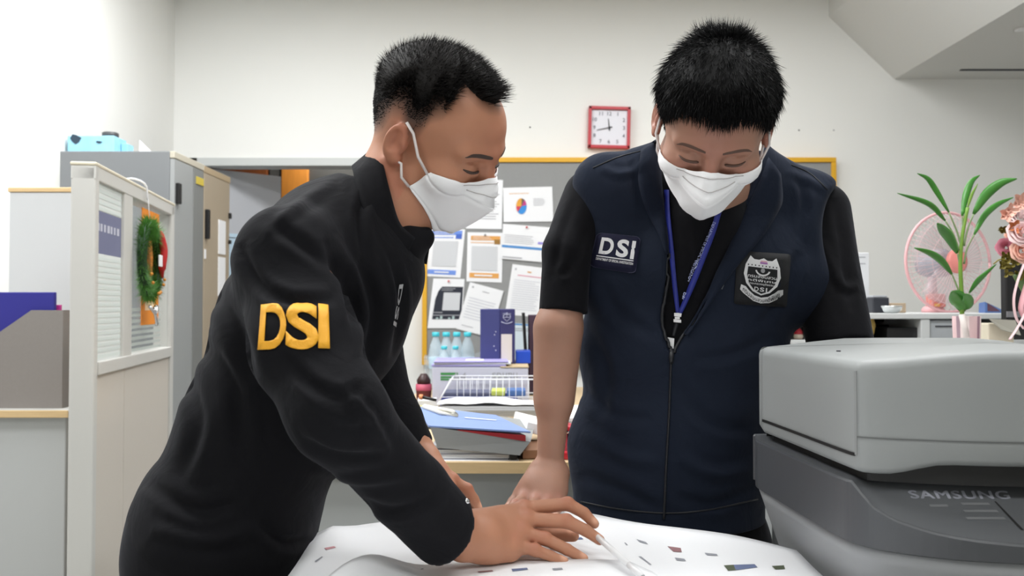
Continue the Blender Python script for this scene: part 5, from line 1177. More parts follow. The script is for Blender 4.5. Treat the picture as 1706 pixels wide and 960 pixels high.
# ------------------------------------------------------------------ head in its own frame: x = own right, y = forward, z = up
def head_frame(yaw, pitch, roll, face):
    a = face + yaw; f = np.array([math.cos(a) * math.cos(pitch), math.sin(a) * math.cos(pitch), -math.sin(pitch)]); r = np.cross(f, [0, 0, 1]); r /= np.linalg.norm(r); u = np.cross(r, f)
    return np.array([r * math.cos(roll) + u * math.sin(roll), f, u * math.cos(roll) - r * math.sin(roll)]).T
def make_head(o, M, neck_w, wide=1.0, neck_r=0.056, gaze=0.0):
    toL = lambda p: M.T @ (np.array(p) - o)
    Fd = Field((-0.115, -0.16, -0.24), (0.115, 0.155, 0.145), 0.0027)
    w = wide
    Fd.ell((0, -0.014, 0.036), (0.076 * w, 0.094, 0.082))
    Fd.ell((0, 0.045, 0.030), (0.060 * w, 0.052, 0.058), 0.03); Fd.ell((0, 0.032, -0.032), (0.059 * w, 0.058, 0.070), 0.03)
    for sx in (-1, 1):
        Fd.ell((sx * 0.046 * w, 0.056, -0.030), (0.024, 0.028, 0.022), 0.02)
        Fd.cone((sx * 0.054 * w, -0.005, -0.055), (sx * 0.018, 0.058, -0.095), 0.017, 0.015, 0.03)
        Fd.cone((sx * 0.010, 0.0925, 0.017), (sx * 0.046 * w, 0.077, 0.016), 0.0095, 0.009, 0.014)
    Fd.ell((0, 0.068, -0.098), (0.020, 0.016, 0.015), 0.02); Fd.ell((0, 0.072, -0.068), (0.028, 0.020, 0.026), 0.02)
    for sx in (-1, 1): Fd.ell((sx * 0.032, 0.100, -0.003), (0.019, 0.013, 0.012), 0.012, 'sub')
    for sx in (-1, 1): Fd.ell((sx * 0.032, 0.0755, -0.004), (0.0165, 0.0155, 0.0145), 0.005)
    Fd.cone((0, 0.092, 0.006), (0, 0.105, -0.034), 0.0075, 0.0115, 0.012); Fd.ell((0, 0.105, -0.038), (0.0115, 0.011, 0.010), 0.008)
    for sx in (-1, 1): Fd.ell((sx * 0.0135, 0.098, -0.043), (0.008, 0.011, 0.008), 0.006)
    # lid crease and lower lid
    for sx in (-1, 1):
        Fd.cone((sx * 0.020, 0.0915, 0.004), (sx * 0.044, 0.083, 0.005), 0.0016, 0.0014, 0.003, 'sub')
        Fd.cone((sx * 0.021, 0.0905, -0.0085), (sx * 0.0455, 0.081, -0.006), 0.0013, 0.0011, 0.002, 'sub')
        Fd.cone((sx * 0.022, 0.090, -0.0125), (sx * 0.044, 0.081, -0.0105), 0.0042, 0.0036, 0.006)
    # ears
    for sx in (-1, 1):
        R = np.array(Matrix.Rotation(sx * 0.36, 3, 'Z')) @ np.array(Matrix.Rotation(-0.22, 3, 'X'))
        ec = np.array([sx * (0.0765 * w + 0.004), -0.014, -0.001])
        Fd.ell(ec, (0.0085, 0.0165, 0.0275), 0.006, 'add', R)
        Fd.ell(ec + np.array([sx * 0.0085, 0.001, 0.002]), (0.0085, 0.0110, 0.0190), 0.0025, 'sub', R); Fd.ell(ec + np.array([sx * 0.002, -0.005, 0.002]), (0.003, 0.0025, 0.010), 0.003, 'add', R); Fd.ell(ec + np.array([-sx * 0.002, 0.012, -0.002]), (0.006, 0.006, 0.010), 0.004)
        Fd.ell(ec + np.array([0, 0.006, -0.024]), (0.0065, 0.008, 0.008), 0.006, 'add')
        Fd.ell(ec + np.array([sx * 0.006, 0.008, -0.006]), (0.006, 0.0045, 0.007), 0.003, 'sub')
    nb = toL(neck_w)
    Fd.cone((0, -0.035, -0.030), nb, neck_r, neck_r * 1.06, 0.03); Fd.cone((0, 0.02, -0.075), nb + np.array([0, 0.02, 0]), 0.03, 0.05, 0.03)
    V, Q = Fd.mesh(1); return V, Q
def hairline_fn(tab):
    az = np.array([t[0] for t in tab], float); zz = np.array([t[1] for t in tab], float)
    return lambda p: np.interp(np.degrees(np.arctan2(np.abs(p[:, 0]), p[:, 1] + 0.012)), az, zz)
def strands(V, Q, keep, N, length, direc, width, M, o, bend=0.0, seg=2, seed=1, dens=None):
    """tapered three-sided hairs rooted on the kept faces; length(p), direc(p, n) vectorised"""
    r = np.random.default_rng(seed); N_ = vnormals(V, Q); cen = V[Q].mean(1); ok = np.where(keep(cen))[0]
    area = np.linalg.norm(np.cross(V[Q[ok, 2]] - V[Q[ok, 0]], V[Q[ok, 3]] - V[Q[ok, 1]]), axis=1); area = area * (dens(cen[ok]) if dens is not None else 1.0); pick = ok[r.choice(len(ok), N, p=area / area.sum())]
    w = r.dirichlet(np.ones(4) * 1.5, N); p0 = (V[Q[pick]] * w[:, :, None]).sum(1); n0 = (N_[Q[pick]] * w[:, :, None]).sum(1); n0 /= np.linalg.norm(n0, axis=1)[:, None]
    ln = length(p0) * r.uniform(0.65, 1.15, N); d = direc(p0, n0, r); d /= np.linalg.norm(d, axis=1)[:, None] + 1e-9
    p0 = p0 - n0 * 0.001
    side = np.cross(d, n0 + r.normal(0, 0.3, (N, 3))); side /= np.linalg.norm(side, axis=1)[:, None] + 1e-9; oth = np.cross(d, side)
    out = []
    for k in range(seg):
        s = k / seg; c = p0 + d * (ln * s)[:, None] + (-n0 * bend * s * s) * ln[:, None]; ww = width * (1 - 0.55 * s)
        for a in (0, 2.094, 4.189): out.append(c + side * ww * math.cos(a) + oth * ww * math.sin(a))
    out.append(p0 + d * ln[:, None] - n0 * bend * ln[:, None]); A = np.stack(out, 1); m = 3 * seg + 1; base = (np.arange(N) * m)[:, None]; Fq = []
    for k in range(seg - 1):
        for j in range(3): Fq.append(np.concatenate([base + 3 * k + j, base + 3 * k + (j + 1) % 3, base + 3 * k + 3 + (j + 1) % 3, base + 3 * k + 3 + j], 1))
    T = []
    for j in range(3): T.append(np.concatenate([base + 3 * (seg - 1) + j, base + 3 * (seg - 1) + (j + 1) % 3, base + 3 * seg], 1))
    VV = A.reshape(-1, 3) @ M.T + o; return VV, (np.vstack(Fq) if Fq else np.zeros((0, 4), int)), np.vstack(T)
def raw_mixed(name, V, Q4, T3, mt, parent):
    me = bpy.data.meshes.new(name); me.vertices.add(len(V)); me.vertices.foreach_set('co', np.asarray(V, np.float32).ravel())
    nl = 4 * len(Q4) + 3 * len(T3); me.loops.add(nl); me.loops.foreach_set('vertex_index', np.concatenate([Q4.ravel(), T3.ravel()]).astype(np.int32))
    me.polygons.add(len(Q4) + len(T3)); me.polygons.foreach_set('loop_start', np.concatenate([np.arange(len(Q4)) * 4, 4 * len(Q4) + np.arange(len(T3)) * 3]).astype(np.int32)); me.update(calc_edges=True)
    return link_mesh(name, me, mt, parent, True)
def on_face(bv, pts, off):
    out = []
    for p in pts:
        h = bv.ray_cast(Vector((p[0], 0.2, p[2])), Vector((0, -1, 0)))
        out.append(np.array([p[0], (h[0].y if h[0] is not None else p[1]) + off, p[2]]))
    return out
def face_details(V, Q, M, o, parent, M_hair, brow=1.0):
    bv = bvh_of(V, Q); W = lambda pts: [M @ np.array(p) + o for p in pts]
    for sx in (-1, 1):
        e = on_face(bv, [(sx * x, 0, z) for x, z in [(0.0185, -0.0085), (0.026, -0.0088), (0.033, -0.0088), (0.040, -0.0078), (0.0480, -0.0050)]], 0.0004)
        tube('eyelashes', W(spline(e, 12)), np.array([0.0010] + [0.0022] * 9 + [0.0018, 0.0008]), M_hair, parent, 6)
        ce = spline([(sx * x, 0, z) for x, z in [(0.012, 0.0155), (0.022, 0.0170), (0.034, 0.0185), (0.046, 0.0180), (0.054, 0.0140)]], 16); hh = brow * np.interp(np.linspace(0, 1, 16), [0, .15, .5, .8, 1], [.0025, .0038, .0042, .003, .0008]); VV = []
        for c_, h_ in zip(ce, hh):
            for s_ in (-1, 0, 1): VV += on_face(bv, [(c_[0], 0, c_[2] + s_ * h_)], 0.0012 if s_ == 0 else 0.0002)
        FF = [(3 * i + j, 3 * i + j + 1, 3 * i + j + 4, 3 * i + j + 3) for i in range(15) for j in (0, 1)]
        raw('eyebrow', W(VV), FF, M_hair, parent, True)
M_mask = mat('mask_white', (247, 247, 249), 0.8, 0.2, bump=(700, 0.08)); M_strap = mat('mask_elastic', (222, 214, 212), 0.7)
def make_mask(M, o, parent, head, tip=(0.124, -0.057), bot=(0.072, -0.124), up=(0.068, 0.045, -0.026), low=(0.064, 0.016, -0.060), nose=(0.107, -0.010)):
    """four-fold boat mask: nose panel, wide middle panel, chin panel"""
    n = 33; T = np.linspace(-1, 1, n); rows = []
    def row(cy, cz, e, p, notch=0.0, dip=0.0):
        a = np.abs(T); y = cy + (e[1] - cy) * a ** p; z = cz + (e[2] - cz) * a ** p - dip * np.sin(np.pi * np.clip(a, 0, 1)) - notch * np.exp(-(a / 0.07) ** 2); x = e[0] * np.sign(T) * (a ** 0.92); return np.stack([x, y, z], -1)
    K = [row(nose[0], nose[1], (up[0] - 0.002, up[1] + 0.004, up[2] + 0.003), 1.75, 0.004, 0.010), row(tip[0], tip[1], up, 1.25), row(bot[0], bot[1], low, 1.5), row(bot[0] - 0.03, bot[1] + 0.006, (low[0] - 0.006, low[1] - 0.002, low[2] - 0.004), 1.6)]
    subs = [5, 7, 2]; bul = [-0.003, 0.002, 0.0]
    for k in range(3):
        for i in range(subs[k]):
            s = i / subs[k]; r = K[k] * (1 - s) + K[k + 1] * s
            b = bul[k] * math.sin(math.pi * s); r = r + np.stack([0 * T, b * (1 - np.abs(T)) , 0 * T - (b * 0.5 if k == 1 else 0)], -1)
            if k == 0: r = r + np.stack([0 * T, 0.0012 * (math.sin(s * 14) ) * (1 - np.abs(T)), 0 * T], -1)
            rows.append(r)
    rows.append(K[3]); V = np.concatenate(rows); Fc = []
    for i in range(len(rows) - 1):
        for j in range(n - 1): a = i * n + j; Fc.append((a, a + 1, a + n + 1, a + n))
    bv = bvh_of(*head)
    for it in range(14):
        G = V.reshape(len(rows), n, 3); S = G.copy(); S[1:-1, 1:-1] = G[1:-1, 1:-1] * 0.6 + 0.1 * (G[:-2, 1:-1] + G[2:, 1:-1] + G[1:-1, :-2] + G[1:-1, 2:]); moved = np.zeros(len(V), bool) if it == 0 else moved
        V = np.where(moved[:, None], S.reshape(-1, 3), V)
        for i in range(len(V)):
            loc, nn_, _, dd_ = bv.find_nearest(Vector(V[i])); sd = (Vector(V[i]) - loc).dot(nn_)
            if sd < 0.0028 and dd_ < 0.05: V[i] = np.array(loc + nn_ * 0.0030); moved[i] = True
    rows = list(V.reshape(len(rows), n, 3)); K = [rows[0], rows[subs[0]], rows[subs[0] + subs[1]], rows[-1]]; up = tuple(np.abs(K[1][-1])[:1]) + tuple(K[1][-1][1:]); low = tuple(np.abs(K[2][-1])[:1]) + tuple(K[2][-1][1:])
    cutr = [0, subs[0], subs[0] + subs[1], len(rows) - 1]; V = []; Fc = []
    for a_, b_ in zip(cutr[:-1], cutr[1:]):
        m_ = len(V)
        for r_ in rows[a_:b_ + 1]: V += list(r_)
        for i in range(b_ - a_):
            for j in range(n - 1): a = m_ + i * n + j; Fc.append((a, a + 1, a + n + 1, a + n))
    V = np.array(V)
    ob = raw('face_mask', V @ M.T + o, Fc, M_mask, parent, True); solid(ob, 0.0014, 0)
    # sharpen folds
    fold = [rows[subs[0]], rows[subs[0] + subs[1]]]
    e0 = tube('fold_seam', fold[0] @ M.T + o, 0.0009, M_mask, ob, 5); tube('fold_seam', fold[1] @ M.T + o, 0.0009, M_mask, ob, 5)
    for rk in (1, 3): tube('nose_panel_crease', (rows[rk][5 + rk:-5 - rk] + np.array([0, 0.0012, 0.0008])) @ M.T + o, 0.0007, mat('mask_crease_shade', (186, 182, 182), 0.8), ob, 5)  # nose seam and pleat, crease shade put in as a darker colour
    for sx in (-1, 1):
        tube('ear_loop', np.array([(sx * up[0], up[1], up[2]), (sx * (up[0] + 0.009), 0.028, -0.006), (sx * 0.080, 0.010, 0.020), (sx * 0.082, -0.004, 0.031)]) @ M.T + o, 0.0021, M_strap, ob, 6)
        tube('ear_loop', np.array([(sx * low[0], low[1], low[2]), (sx * (low[0] + 0.008), 0.012, -0.045), (sx * 0.080, 0.004, -0.028), (sx * 0.082, -0.012, -0.026)]) @ M.T + o, 0.0021, M_strap, ob, 6)
    return ob
# ------------------------------------------------------------------ hands
def make_hand(elbow, wrist, fingers, thumb, dorsal, sc=1.0, h=0.0018, fr=(0.040, 0.0285), forearm_from=0.55, wrist_flat=1.12, extra=None):
    """fingers: index..little, each [MCP, PIP, DIP, TIP]; thumb [CMC, MCP, IP, TIP]"""
    elbow = np.array(elbow, float); wrist = np.array(wrist, float); dorsal = np.array(dorsal, float); dorsal /= np.linalg.norm(dorsal)
    f0 = elbow * (1 - forearm_from) + wrist * forearm_from
    pts = [f0, wrist] + [p for f in fingers for p in f] + list(thumb); pts = np.array(pts); lo, hi = pts.min(0) - 0.06, pts.max(0) + 0.06
    Fd = Field(lo, hi, h); F_ = [[np.array(p, float) for p in f] for f in fingers]; T_ = [np.array(p, float) for p in thumb]
    ra = fr[0] + (fr[1] - fr[0]) * forearm_from; wd = F_[0][0] - F_[3][0]; wd /= np.linalg.norm(wd)
    Fd.cone(f0, wrist, ra, fr[1], 0.0, flat=(wd, wrist_flat))
    mr = [0.0125, 0.0128, 0.0122, 0.0112]
    for i, f in enumerate(F_):
        w0 = wrist + (f[0] - wrist) * 0.12 + wd * (0.016, 0.006, -0.005, -0.015)[i]
        Fd.cone(w0, f[0] - dorsal * 0.003, 0.0175 * sc, mr[i] * sc, 0.016)
        m_ = (w0 + f[0]) / 2 - dorsal * 0.007; Fd.ell(m_, (0.013, 0.013, 0.013), 0.012)
    fr_ = [(0.0105, 0.0092, 0.0082, 0.0070), (0.0108, 0.0095, 0.0084, 0.0072), (0.0102, 0.0090, 0.0080, 0.0068), (0.0092, 0.0080, 0.0070, 0.0060)]
    for i, f in enumerate(F_):
        r = [x * sc for x in fr_[i]]
        G = Field(lo, hi, h) if False else Fd
        Fd.ell(f[0] + dorsal * 0.002, (r[0] * 1.12,) * 3, 0.006)
        Fd.cone(f[0], f[1], r[0], r[1], 0.0035); Fd.ell(f[1] + dorsal * 0.001, (r[1] * 1.08,) * 3, 0.003); Fd.cone(f[1], f[2], r[1], r[2], 0.002); Fd.cone(f[2], f[3], r[2], r[3], 0.002)
    Fd.cone(T_[0], T_[1], 0.018 * sc, 0.0135 * sc, 0.014); Fd.cone(T_[1], T_[2], 0.0125 * sc, 0.0110 * sc, 0.004); Fd.cone(T_[2], T_[3], 0.0108 * sc, 0.0085 * sc, 0.003)
    if extra: extra(Fd)
    V, Q = Fd.mesh(1); nail = np.zeros(len(V)); flush = np.zeros(len(V))
    for f in F_ + [T_]:
        ax = f[3] - f[2]; ax /= np.linalg.norm(ax); nd = dorsal - ax * (dorsal @ ax); nd /= np.linalg.norm(nd) + 1e-9; c = f[3] - ax * 0.002 + nd * 0.006
        nail = np.maximum(nail, np.clip(1.6 - np.linalg.norm(V - c, axis=1) / 0.0052, 0, 1) * 0.8)
        for q in (f[0], f[1]): flush = np.maximum(flush, 0.35 * np.exp(-(np.linalg.norm(V - q - dorsal * 0.008, axis=1) / 0.011) ** 2))
    return V, Q, {'nail': nail, 'flush': flush}
def shoe(ankle, toe, parent, mt):
    a = np.array(ankle, float); b = np.array(toe, float); lo = np.minimum(a, b) - 0.09; hi = np.maximum(a, b) + 0.09; lo[2] = -0.01; Fd = Field(lo, hi, 0.005)
    hl = a - (b - a) * 0.25; hl[2] = 0.035; m = a * 0.5 + b * 0.5; m[2] = 0.04; t_ = b.copy(); t_[2] = 0.03
    Fd.chain([hl, m, t_], [0.038, 0.045, 0.036], 0.02, flat=None); Fd.cone(a, (a[0], a[1], 0.05), 0.042, 0.045, 0.02); Fd.cut((m[0], m[1], 0.0), (0, 0, -1), 0.3)
    V, Q = Fd.mesh(1); return np_mesh('shoe', V, Q, mt, parent)
# ================================================================== person in the black jacket, bending over the table
YAX = (0, 1, 0)
M_jack = fabric('jacket_black', (20, 20, 23), 0.3, 0.12); M_pol = fabric('shirt_black', (20, 20, 23), 0.2, 0.2); M_trou = fabric('trousers_black', (22, 22, 25), 0.2, 0.2); M_shoe = mat('shoe_leather', (18, 17, 17), 0.35)
M_hairL = mat('hair_black', (22, 19, 18), 0.6, 0.2)
skinL = skin_mat('skin_tan', (180, 127, 100), (178, 98, 80), (74, 58, 52))
A = thing('person', 'person in black jacket with yellow sleeve letters bending over the table', 'person', (-0.42, 1.22, 0))
oL = np.array([-0.1106, 1.2233, 1.3466]); ML = head_frame(-0.3630, 0.5019, -0.3314, 0.0)
neckL = P(628, 362, 1.235)
hV, hQ = make_head(oL, ML, neckL, 1.0, 0.054)
hairL = hairline_fn([(0, 0.078), (18, 0.082), (32, 0.094), (42, 0.085), (52, 0.058), (62, 0.048), (70, 0.020), (78, 0.010), (86, 0.014), (96, 0.034), (108, 0.030), (122, 0.002), (140, -0.018), (160, -0.026), (180, -0.028)])
def over(p): return p[:, 2] - hairL(p)
sc = np.clip((hV[:, 2] - hairL(hV) + 0.008) / 0.030, 0, 1) ** 0.8 * (~((np.abs(hV[:, 0]) > 0.078) & (hV[:, 2] < 0.04))) * (hV[:, 2] > -0.07)
azv = np.degrees(np.arctan2(np.abs(hV[:, 0]), hV[:, 1] + 0.012))
fl = 0.35 * np.exp(-((np.abs(hV[:, 0]) - 0.082) / 0.008) ** 2) * (np.abs(hV[:, 1] + 0.012) < 0.03) + 0.25 * np.exp(-((hV[:, 1] - 0.11) / 0.02) ** 2)
parts = [(hV @ ML.T + oL, hQ, {'scalp': sc * 0.92, 'flush': fl})]
# --- joints
shR, elR, wrR = P(487, 420, 1.06), P(560, 700, 0.955), P(768, 893, 1.115)
shL, elL, wrL = P(605, 385, 1.42), P(622, 604, 1.47), P(706, 764, 1.425)
fingR = [[P(872, 848, 1.185), P(946, 840, 1.195), P(973, 855, 1.195), P(990, 873, 1.19)], [P(876, 866, 1.168), P(944, 869, 1.172), P(976, 884, 1.17), P(999, 900, 1.165)],
         [P(868, 888, 1.150), P(908, 898, 1.152), P(945, 916, 1.150), P(972, 931, 1.148)], [P(856, 908, 1.135), P(892, 917, 1.137), P(918, 927, 1.138), P(940, 935, 1.138)]]
thR = [P(815, 882, 1.15), P(872, 878, 1.205), P(920, 890, 1.215), P(955, 893, 1.205)]
def exR(Fd): Fd.cone(P(800, 920, 1.118), P(850, 922, 1.130), 0.013, 0.011, 0.014); Fd.ell(P(806, 893, 1.125), (0.026, 0.026, 0.026), 0.015)
parts.append(make_hand(elR, wrR, fingR, thR, (-0.15, -0.25, 1.0), 1.0, 0.0017, (0.042, 0.0285), 0.55, 1.05, exR))
fingL = [[P(752, 800, 1.40), P(778, 815, 1.40), P(790, 832, 1.40), P(797, 846, 1.40)], [P(748, 803, 1.425), P(775, 818, 1.43), P(789, 834, 1.435), P(797, 846, 1.437)], [P(744, 805, 1.448), P(770, 820, 1.455), P(783, 836, 1.46), P(790, 846, 1.462)], [P(740, 806, 1.468), P(762, 822, 1.478), P(774, 836, 1.483), P(780, 846, 1.484)]]
thL = [P(722, 785, 1.395), P(745, 812, 1.375), P(760, 832, 1.37), P(770, 850, 1.37)]
parts.append(make_hand(elL, wrL, fingL, thL, (0.75, -0.35, 0.5), 1.0, 0.0024, (0.030, 0.0255), 0.6, 1.06))
# --- trunk and legs under the clothes (coarse)
hipL = P(378, 862, 1.22); hl, hr = hipL + np.array([0.0, 0.085, -0.03]), hipL + np.array([0, -0.085, -0.03])
knL, knR = np.array([-0.40, 1.32, 0.45]), np.array([-0.36, 1.10, 0.45]); anL, anR = np.array([-0.50, 1.34, 0.08]), np.array([-0.44, 1.08, 0.08])
tor = [(P(388, 940, 1.22), .104, .160), (P(384, 865, 1.22), .114, .170), (P(446, 710, 1.22), .106, .158), (P(516, 540, 1.225), .116, .172), (P(568, 422, 1.24), .100, .172)]
Fd = Field((-0.72, 0.92, 0.0), (0.08, 1.60, 1.34), 0.011)
for i in range(4): Fd.cone(tor[i][0], tor[i + 1][0], tor[i][1] - .025, tor[i + 1][1] - .025, 0.03, flat=(YAX, tor[i][2] / tor[i][1]))
Fd.cone(tor[4][0], neckL, 0.075, 0.05, 0.04); Fd.cone(shR, shL, 0.045, 0.045, 0.03)
Fd.cone(shR, elR, 0.045, 0.036, 0.02); Fd.cone(elR, wrR * .5 + elR * .5, 0.036, 0.032, 0.02); Fd.cone(shL, elL, 0.042, 0.030, 0.02); Fd.cone(elL, wrL * .6 + elL * .4, 0.030, 0.024, 0.02)
for a, b, c in ((hl, knL, anL), (hr, knR, anR)): Fd.cone(a, b, 0.075, 0.052, 0.03); Fd.cone(b, c, 0.05, 0.036, 0.03)
v, q = Fd.mesh(2); parts.append((v, q, {}))
bV, bQ, bA = join_np(parts)
np_mesh('body', bV, bQ, skinL, A, bA)
bodyA_head = (hV, hQ)
# --- hair: short, brushed up, faded at the sides
hairp = thing('hair', 'x', 'x', A.location); del hairp['label']; del hairp['category']; hairp.parent = A; hairp.location = (0, 0, 0); BASE[hairp.name] = BASE[A.name]
bpy.data.objects.remove(hairp)
def capmesh(V, Q, over, thick, name, mt, parent, M, o):
    keepv = over(V) > -0.002; Qk = Q[keepv[Q].all(1)]; used = np.unique(Qk); mp = np.full(len(V), -1); mp[used] = np.arange(len(used)); N = vnormals(V, Q)
    t = thick(V[used]) * np.clip(over(V[used]) / 0.02, -0.1, 1); W = V[used] + N[used] * t[:, None]
    return np_mesh(name, W @ M.T + o, mp[Qk], mt, parent)
def earfree(p): return ~((np.abs(p[:, 0]) > 0.0745) & (p[:, 2] < 0.036) & (p[:, 1] > -0.05))
ovL = lambda p: np.where(earfree(p), p[:, 2] - hairL(p), -0.05)
azf = lambda p: np.degrees(np.arctan2(np.abs(p[:, 0]), p[:, 1] + 0.012))
def topness(p): return sm((p[:, 2] - 0.035) / 0.05)
hair = capmesh(hV, hQ, lambda p: ovL(p) - 0.006 - 0.034 * sm((azf(p) - 45) / 20), lambda p: 0.0008 + 0.0125 * topness(p), 'hair', M_hairL, A, ML, oL)
def dirL(p, n, r):
    t = topness(p)[:, None]; f = np.array([0, 1.0, 0.1]); return n * (0.85) + f * (0.55 * t) + np.array([0, 0.1, 0.25]) * (1 - t) * -0.8 + r.normal(0, 0.16, p.shape)
lenL = lambda p: 0.0045 + 0.026 * topness(p) + 0.005 * (p[:, 1] > 0.05)
sv = strands(hV, hQ, lambda c: ovL(c) > 0.0, 15000, lenL, dirL, 0.00055, ML, oL, 0.12, 2, 3, lambda p: 0.0 + 1.0 * np.clip((ovL(p) - 0.004) / np.where(azf(p) > 55, 0.030, 0.008), 0, 1) ** 1.5)
o = raw_mixed('hair_strands', *sv, M_hairL, hair); o['kind'] = 'stuff'
sv = strands(hV, hQ, lambda c: (ovL(c) > -0.002) & (ovL(c) < 0.045) & (azf(c) > 45), 8000, lambda p: 0.0035 + 0 * p[:, 0], lambda p, n, r: n * 0.5 + np.array([0, -0.4, -0.8]) + r.normal(0, .15, p.shape), 0.00028, ML, oL, 0.1, 1, 5, lambda p: 0.1 + np.clip(ovL(p) / 0.03, 0, 1))
o = raw_mixed('stubble', *sv, M_hairL, hair); o['kind'] = 'stuff'
face_details(hV, hQ, ML, oL, A, mat('brow_dark', (66, 50, 44), 0.7), 0.78)
make_mask(ML, oL, A, bodyA_head)
# --- trousers, shoes
Fd = Field((-0.72, 0.94, 0.05), (0.0, 1.52, 0.95), 0.008)
Fd.cone(P(378, 930, 1.22), P(378, 850, 1.22), .112, .118, 0.02, flat=(YAX, 1.4))
for a, b, c in ((hl, knL, anL), (hr, knR, anR)): Fd.cone(a, b, 0.098, 0.072, 0.03); Fd.cone(b, c, 0.072, 0.06, 0.02)
for c in (anL, anR): Fd.cut(c + np.array([0, 0, -0.01]), (0, 0, -1), 0.12)
v, q = Fd.mesh(2); np_mesh('trousers', ripple(v, q, 0.004, 4, 26), q, M_trou, A)
shoe(anL, anL + np.array([0.17, 0.0, -0.05]), A, M_shoe); shoe(anR, anR + np.array([0.17, -0.02, -0.05]), A, M_shoe)
# --- jacket
Fd = Field((-0.66, 0.86, 0.62), (0.10, 1.60, 1.40), 0.0048)
for i in range(4): Fd.cone(tor[i][0], tor[i + 1][0], tor[i][1], tor[i + 1][1], 0.04, flat=(YAX, tor[i][2] / tor[i][1]))
Fd.cone(tor[4][0], P(622, 345, 1.24), 0.084, 0.048, 0.05, flat=(YAX, 1.2)); Fd.cone(P(484, 432, 1.06), tor[4][0], 0.062, 0.092, 0.05); Fd.cone(shL, tor[4][0], 0.060, 0.088, 0.05)
Fd.cone(P(636, 470, 1.2), P(600, 560, 1.22), 0.055, 0.05, 0.05, flat=(YAX, 1.6))
# sleeves
def sleeve(sh, el, wr, r0, r1, r2, k=0.022, m1=None, rm=None):
    sh, el, wr = map(np.array, (sh, el, wr)); m1 = sh * .5 + el * .5 if m1 is None else m1; rm = rm or (r0 + r1) / 2
    Fd.cone(sh, m1, r0, rm, k); Fd.cone(m1, el, rm, r1, 0.035); Fd.cone(el, el * .35 + wr * .65, r1, r2 * 1.02, 0.035); Fd.cone(el * .35 + wr * .65, wr + (wr - el) * 0.3, r2 * 1.02, r2, 0.01)
cR = P(742, 882, 1.085); cL = P(689, 751, 1.435)
sleeve(P(484, 432, 1.06), P(560, 682, 0.955), cR, 0.064, 0.046, 0.043, 0.022, P(508, 575, 1.0), 0.0595); sleeve(shL, elL, cL, 0.060, 0.044, 0.038)
dR = cR - elR; dR /= np.linalg.norm(dR); dR2 = dR + np.array([0.12, 0.25, 0.10]); dL = cL - elL; dL /= np.linalg.norm(dL)
Fd.cut(cR, dR2, 0.13, 0.004); Fd.cut(cL, dL, 0.10, 0.004)
Fd.cone(cR - dR * 0.035, cR + dR * 0.03, 0.032, 0.034, 0.003, 'sub'); Fd.cone(cL - dL * 0.03, cL + dL * 0.02, 0.027, 0.029, 0.003, 'sub')
Fd.cut(P(378, 985, 1.22), (0.0, 0, -1), 0.34)
# neck hole
Fd.cone(P(618, 345, 1.235), ML @ np.array([0, -0.03, -0.02]) + oL, 0.055, 0.066, 0.012, 'sub')
Fd.cone(P(628, 365, 1.22), P(700, 372, 1.20), 0.040, 0.045, 0.015, 'sub')
jV, jQ = Fd.mesh(2)
jV = ripple(jV, jQ, 0.0028, 11, 20)
jV = creases(jV, jQ, [([(398, 408), (430, 470), (480, 500), (560, 500)], 9, -0.007), ([(450, 370), (520, 420), (580, 470)], 10, -0.006), ([(540, 400), (575, 470), (592, 540)], 9, -0.010), ([(600, 430), (625, 520), (610, 600)], 10, -0.008),
    ([(470, 590), (520, 640), (570, 660), (605, 640)], 9, -0.006), ([(490, 640), (530, 680), (580, 700), (630, 690)], 9, 0.004), ([(570, 650), (610, 690), (650, 760)], 8, 0.006),
    ([(500, 730), (560, 760), (640, 760)], 8, -0.007), ([(520, 780), (600, 800), (690, 790)], 9, 0.005), ([(590, 830), (660, 850), (740, 820)], 8, -0.004), ([(300, 600), (330, 700), (300, 800)], 12, -0.006), ([(330, 560), (390, 650), (400, 780)], 13, -0.007),
    ([(240, 800), (320, 850), (400, 840)], 11, -0.007), ([(250, 880), (340, 900), (430, 880)], 11, 0.006), ([(350, 470), (400, 560), (420, 640)], 12, -0.006), ([(620, 300), (600, 360), (610, 440)], 8, -0.005), ([(560, 300), (500, 340), (440, 390)], 9, 0.004),
    ([(650, 420), (668, 500), (655, 600)], 6, -0.006), ([(430, 870), (470, 900), (520, 900)], 9, -0.006)])
jac = np_mesh('jacket', jV, jQ, M_jack, A)
jb = [bvh_of(jV, jQ)]
# stand collar: band from the nape round to the open throat
rim = spline([P(690, 398, 1.175), P(664, 372, 1.165), P(648, 318, 1.168), P(636, 262, 1.20), P(634, 240, 1.26), P(662, 262, 1.33), P(700, 330, 1.325), P(716, 392, 1.27)], 40)
bas = spline([P(672, 432, 1.155), P(630, 400, 1.130), P(600, 338, 1.135), P(590, 292, 1.18), P(592, 278, 1.26), P(630, 300, 1.37), P(690, 380, 1.36), P(708, 440, 1.26)], 40)
V = []; Fc = []
for i in range(40):
    for s in np.linspace(0, 1, 6): V.append(rim[i] * (1 - s) + bas[i] * s + np.array([-0.3, -0.2, 0.3]) * 0.012 * math.sin(math.pi * s) * 0)
for i in range(39):
    for j in range(5): a = i * 6 + j; Fc.append((a, a + 1, a + 7, a + 6))
col = raw('collar', V, Fc, M_jack, jac, True); solid(col, 0.006, 0)
tube('collar_edge', rim, 0.0036, M_jack, col, 6) if False else None
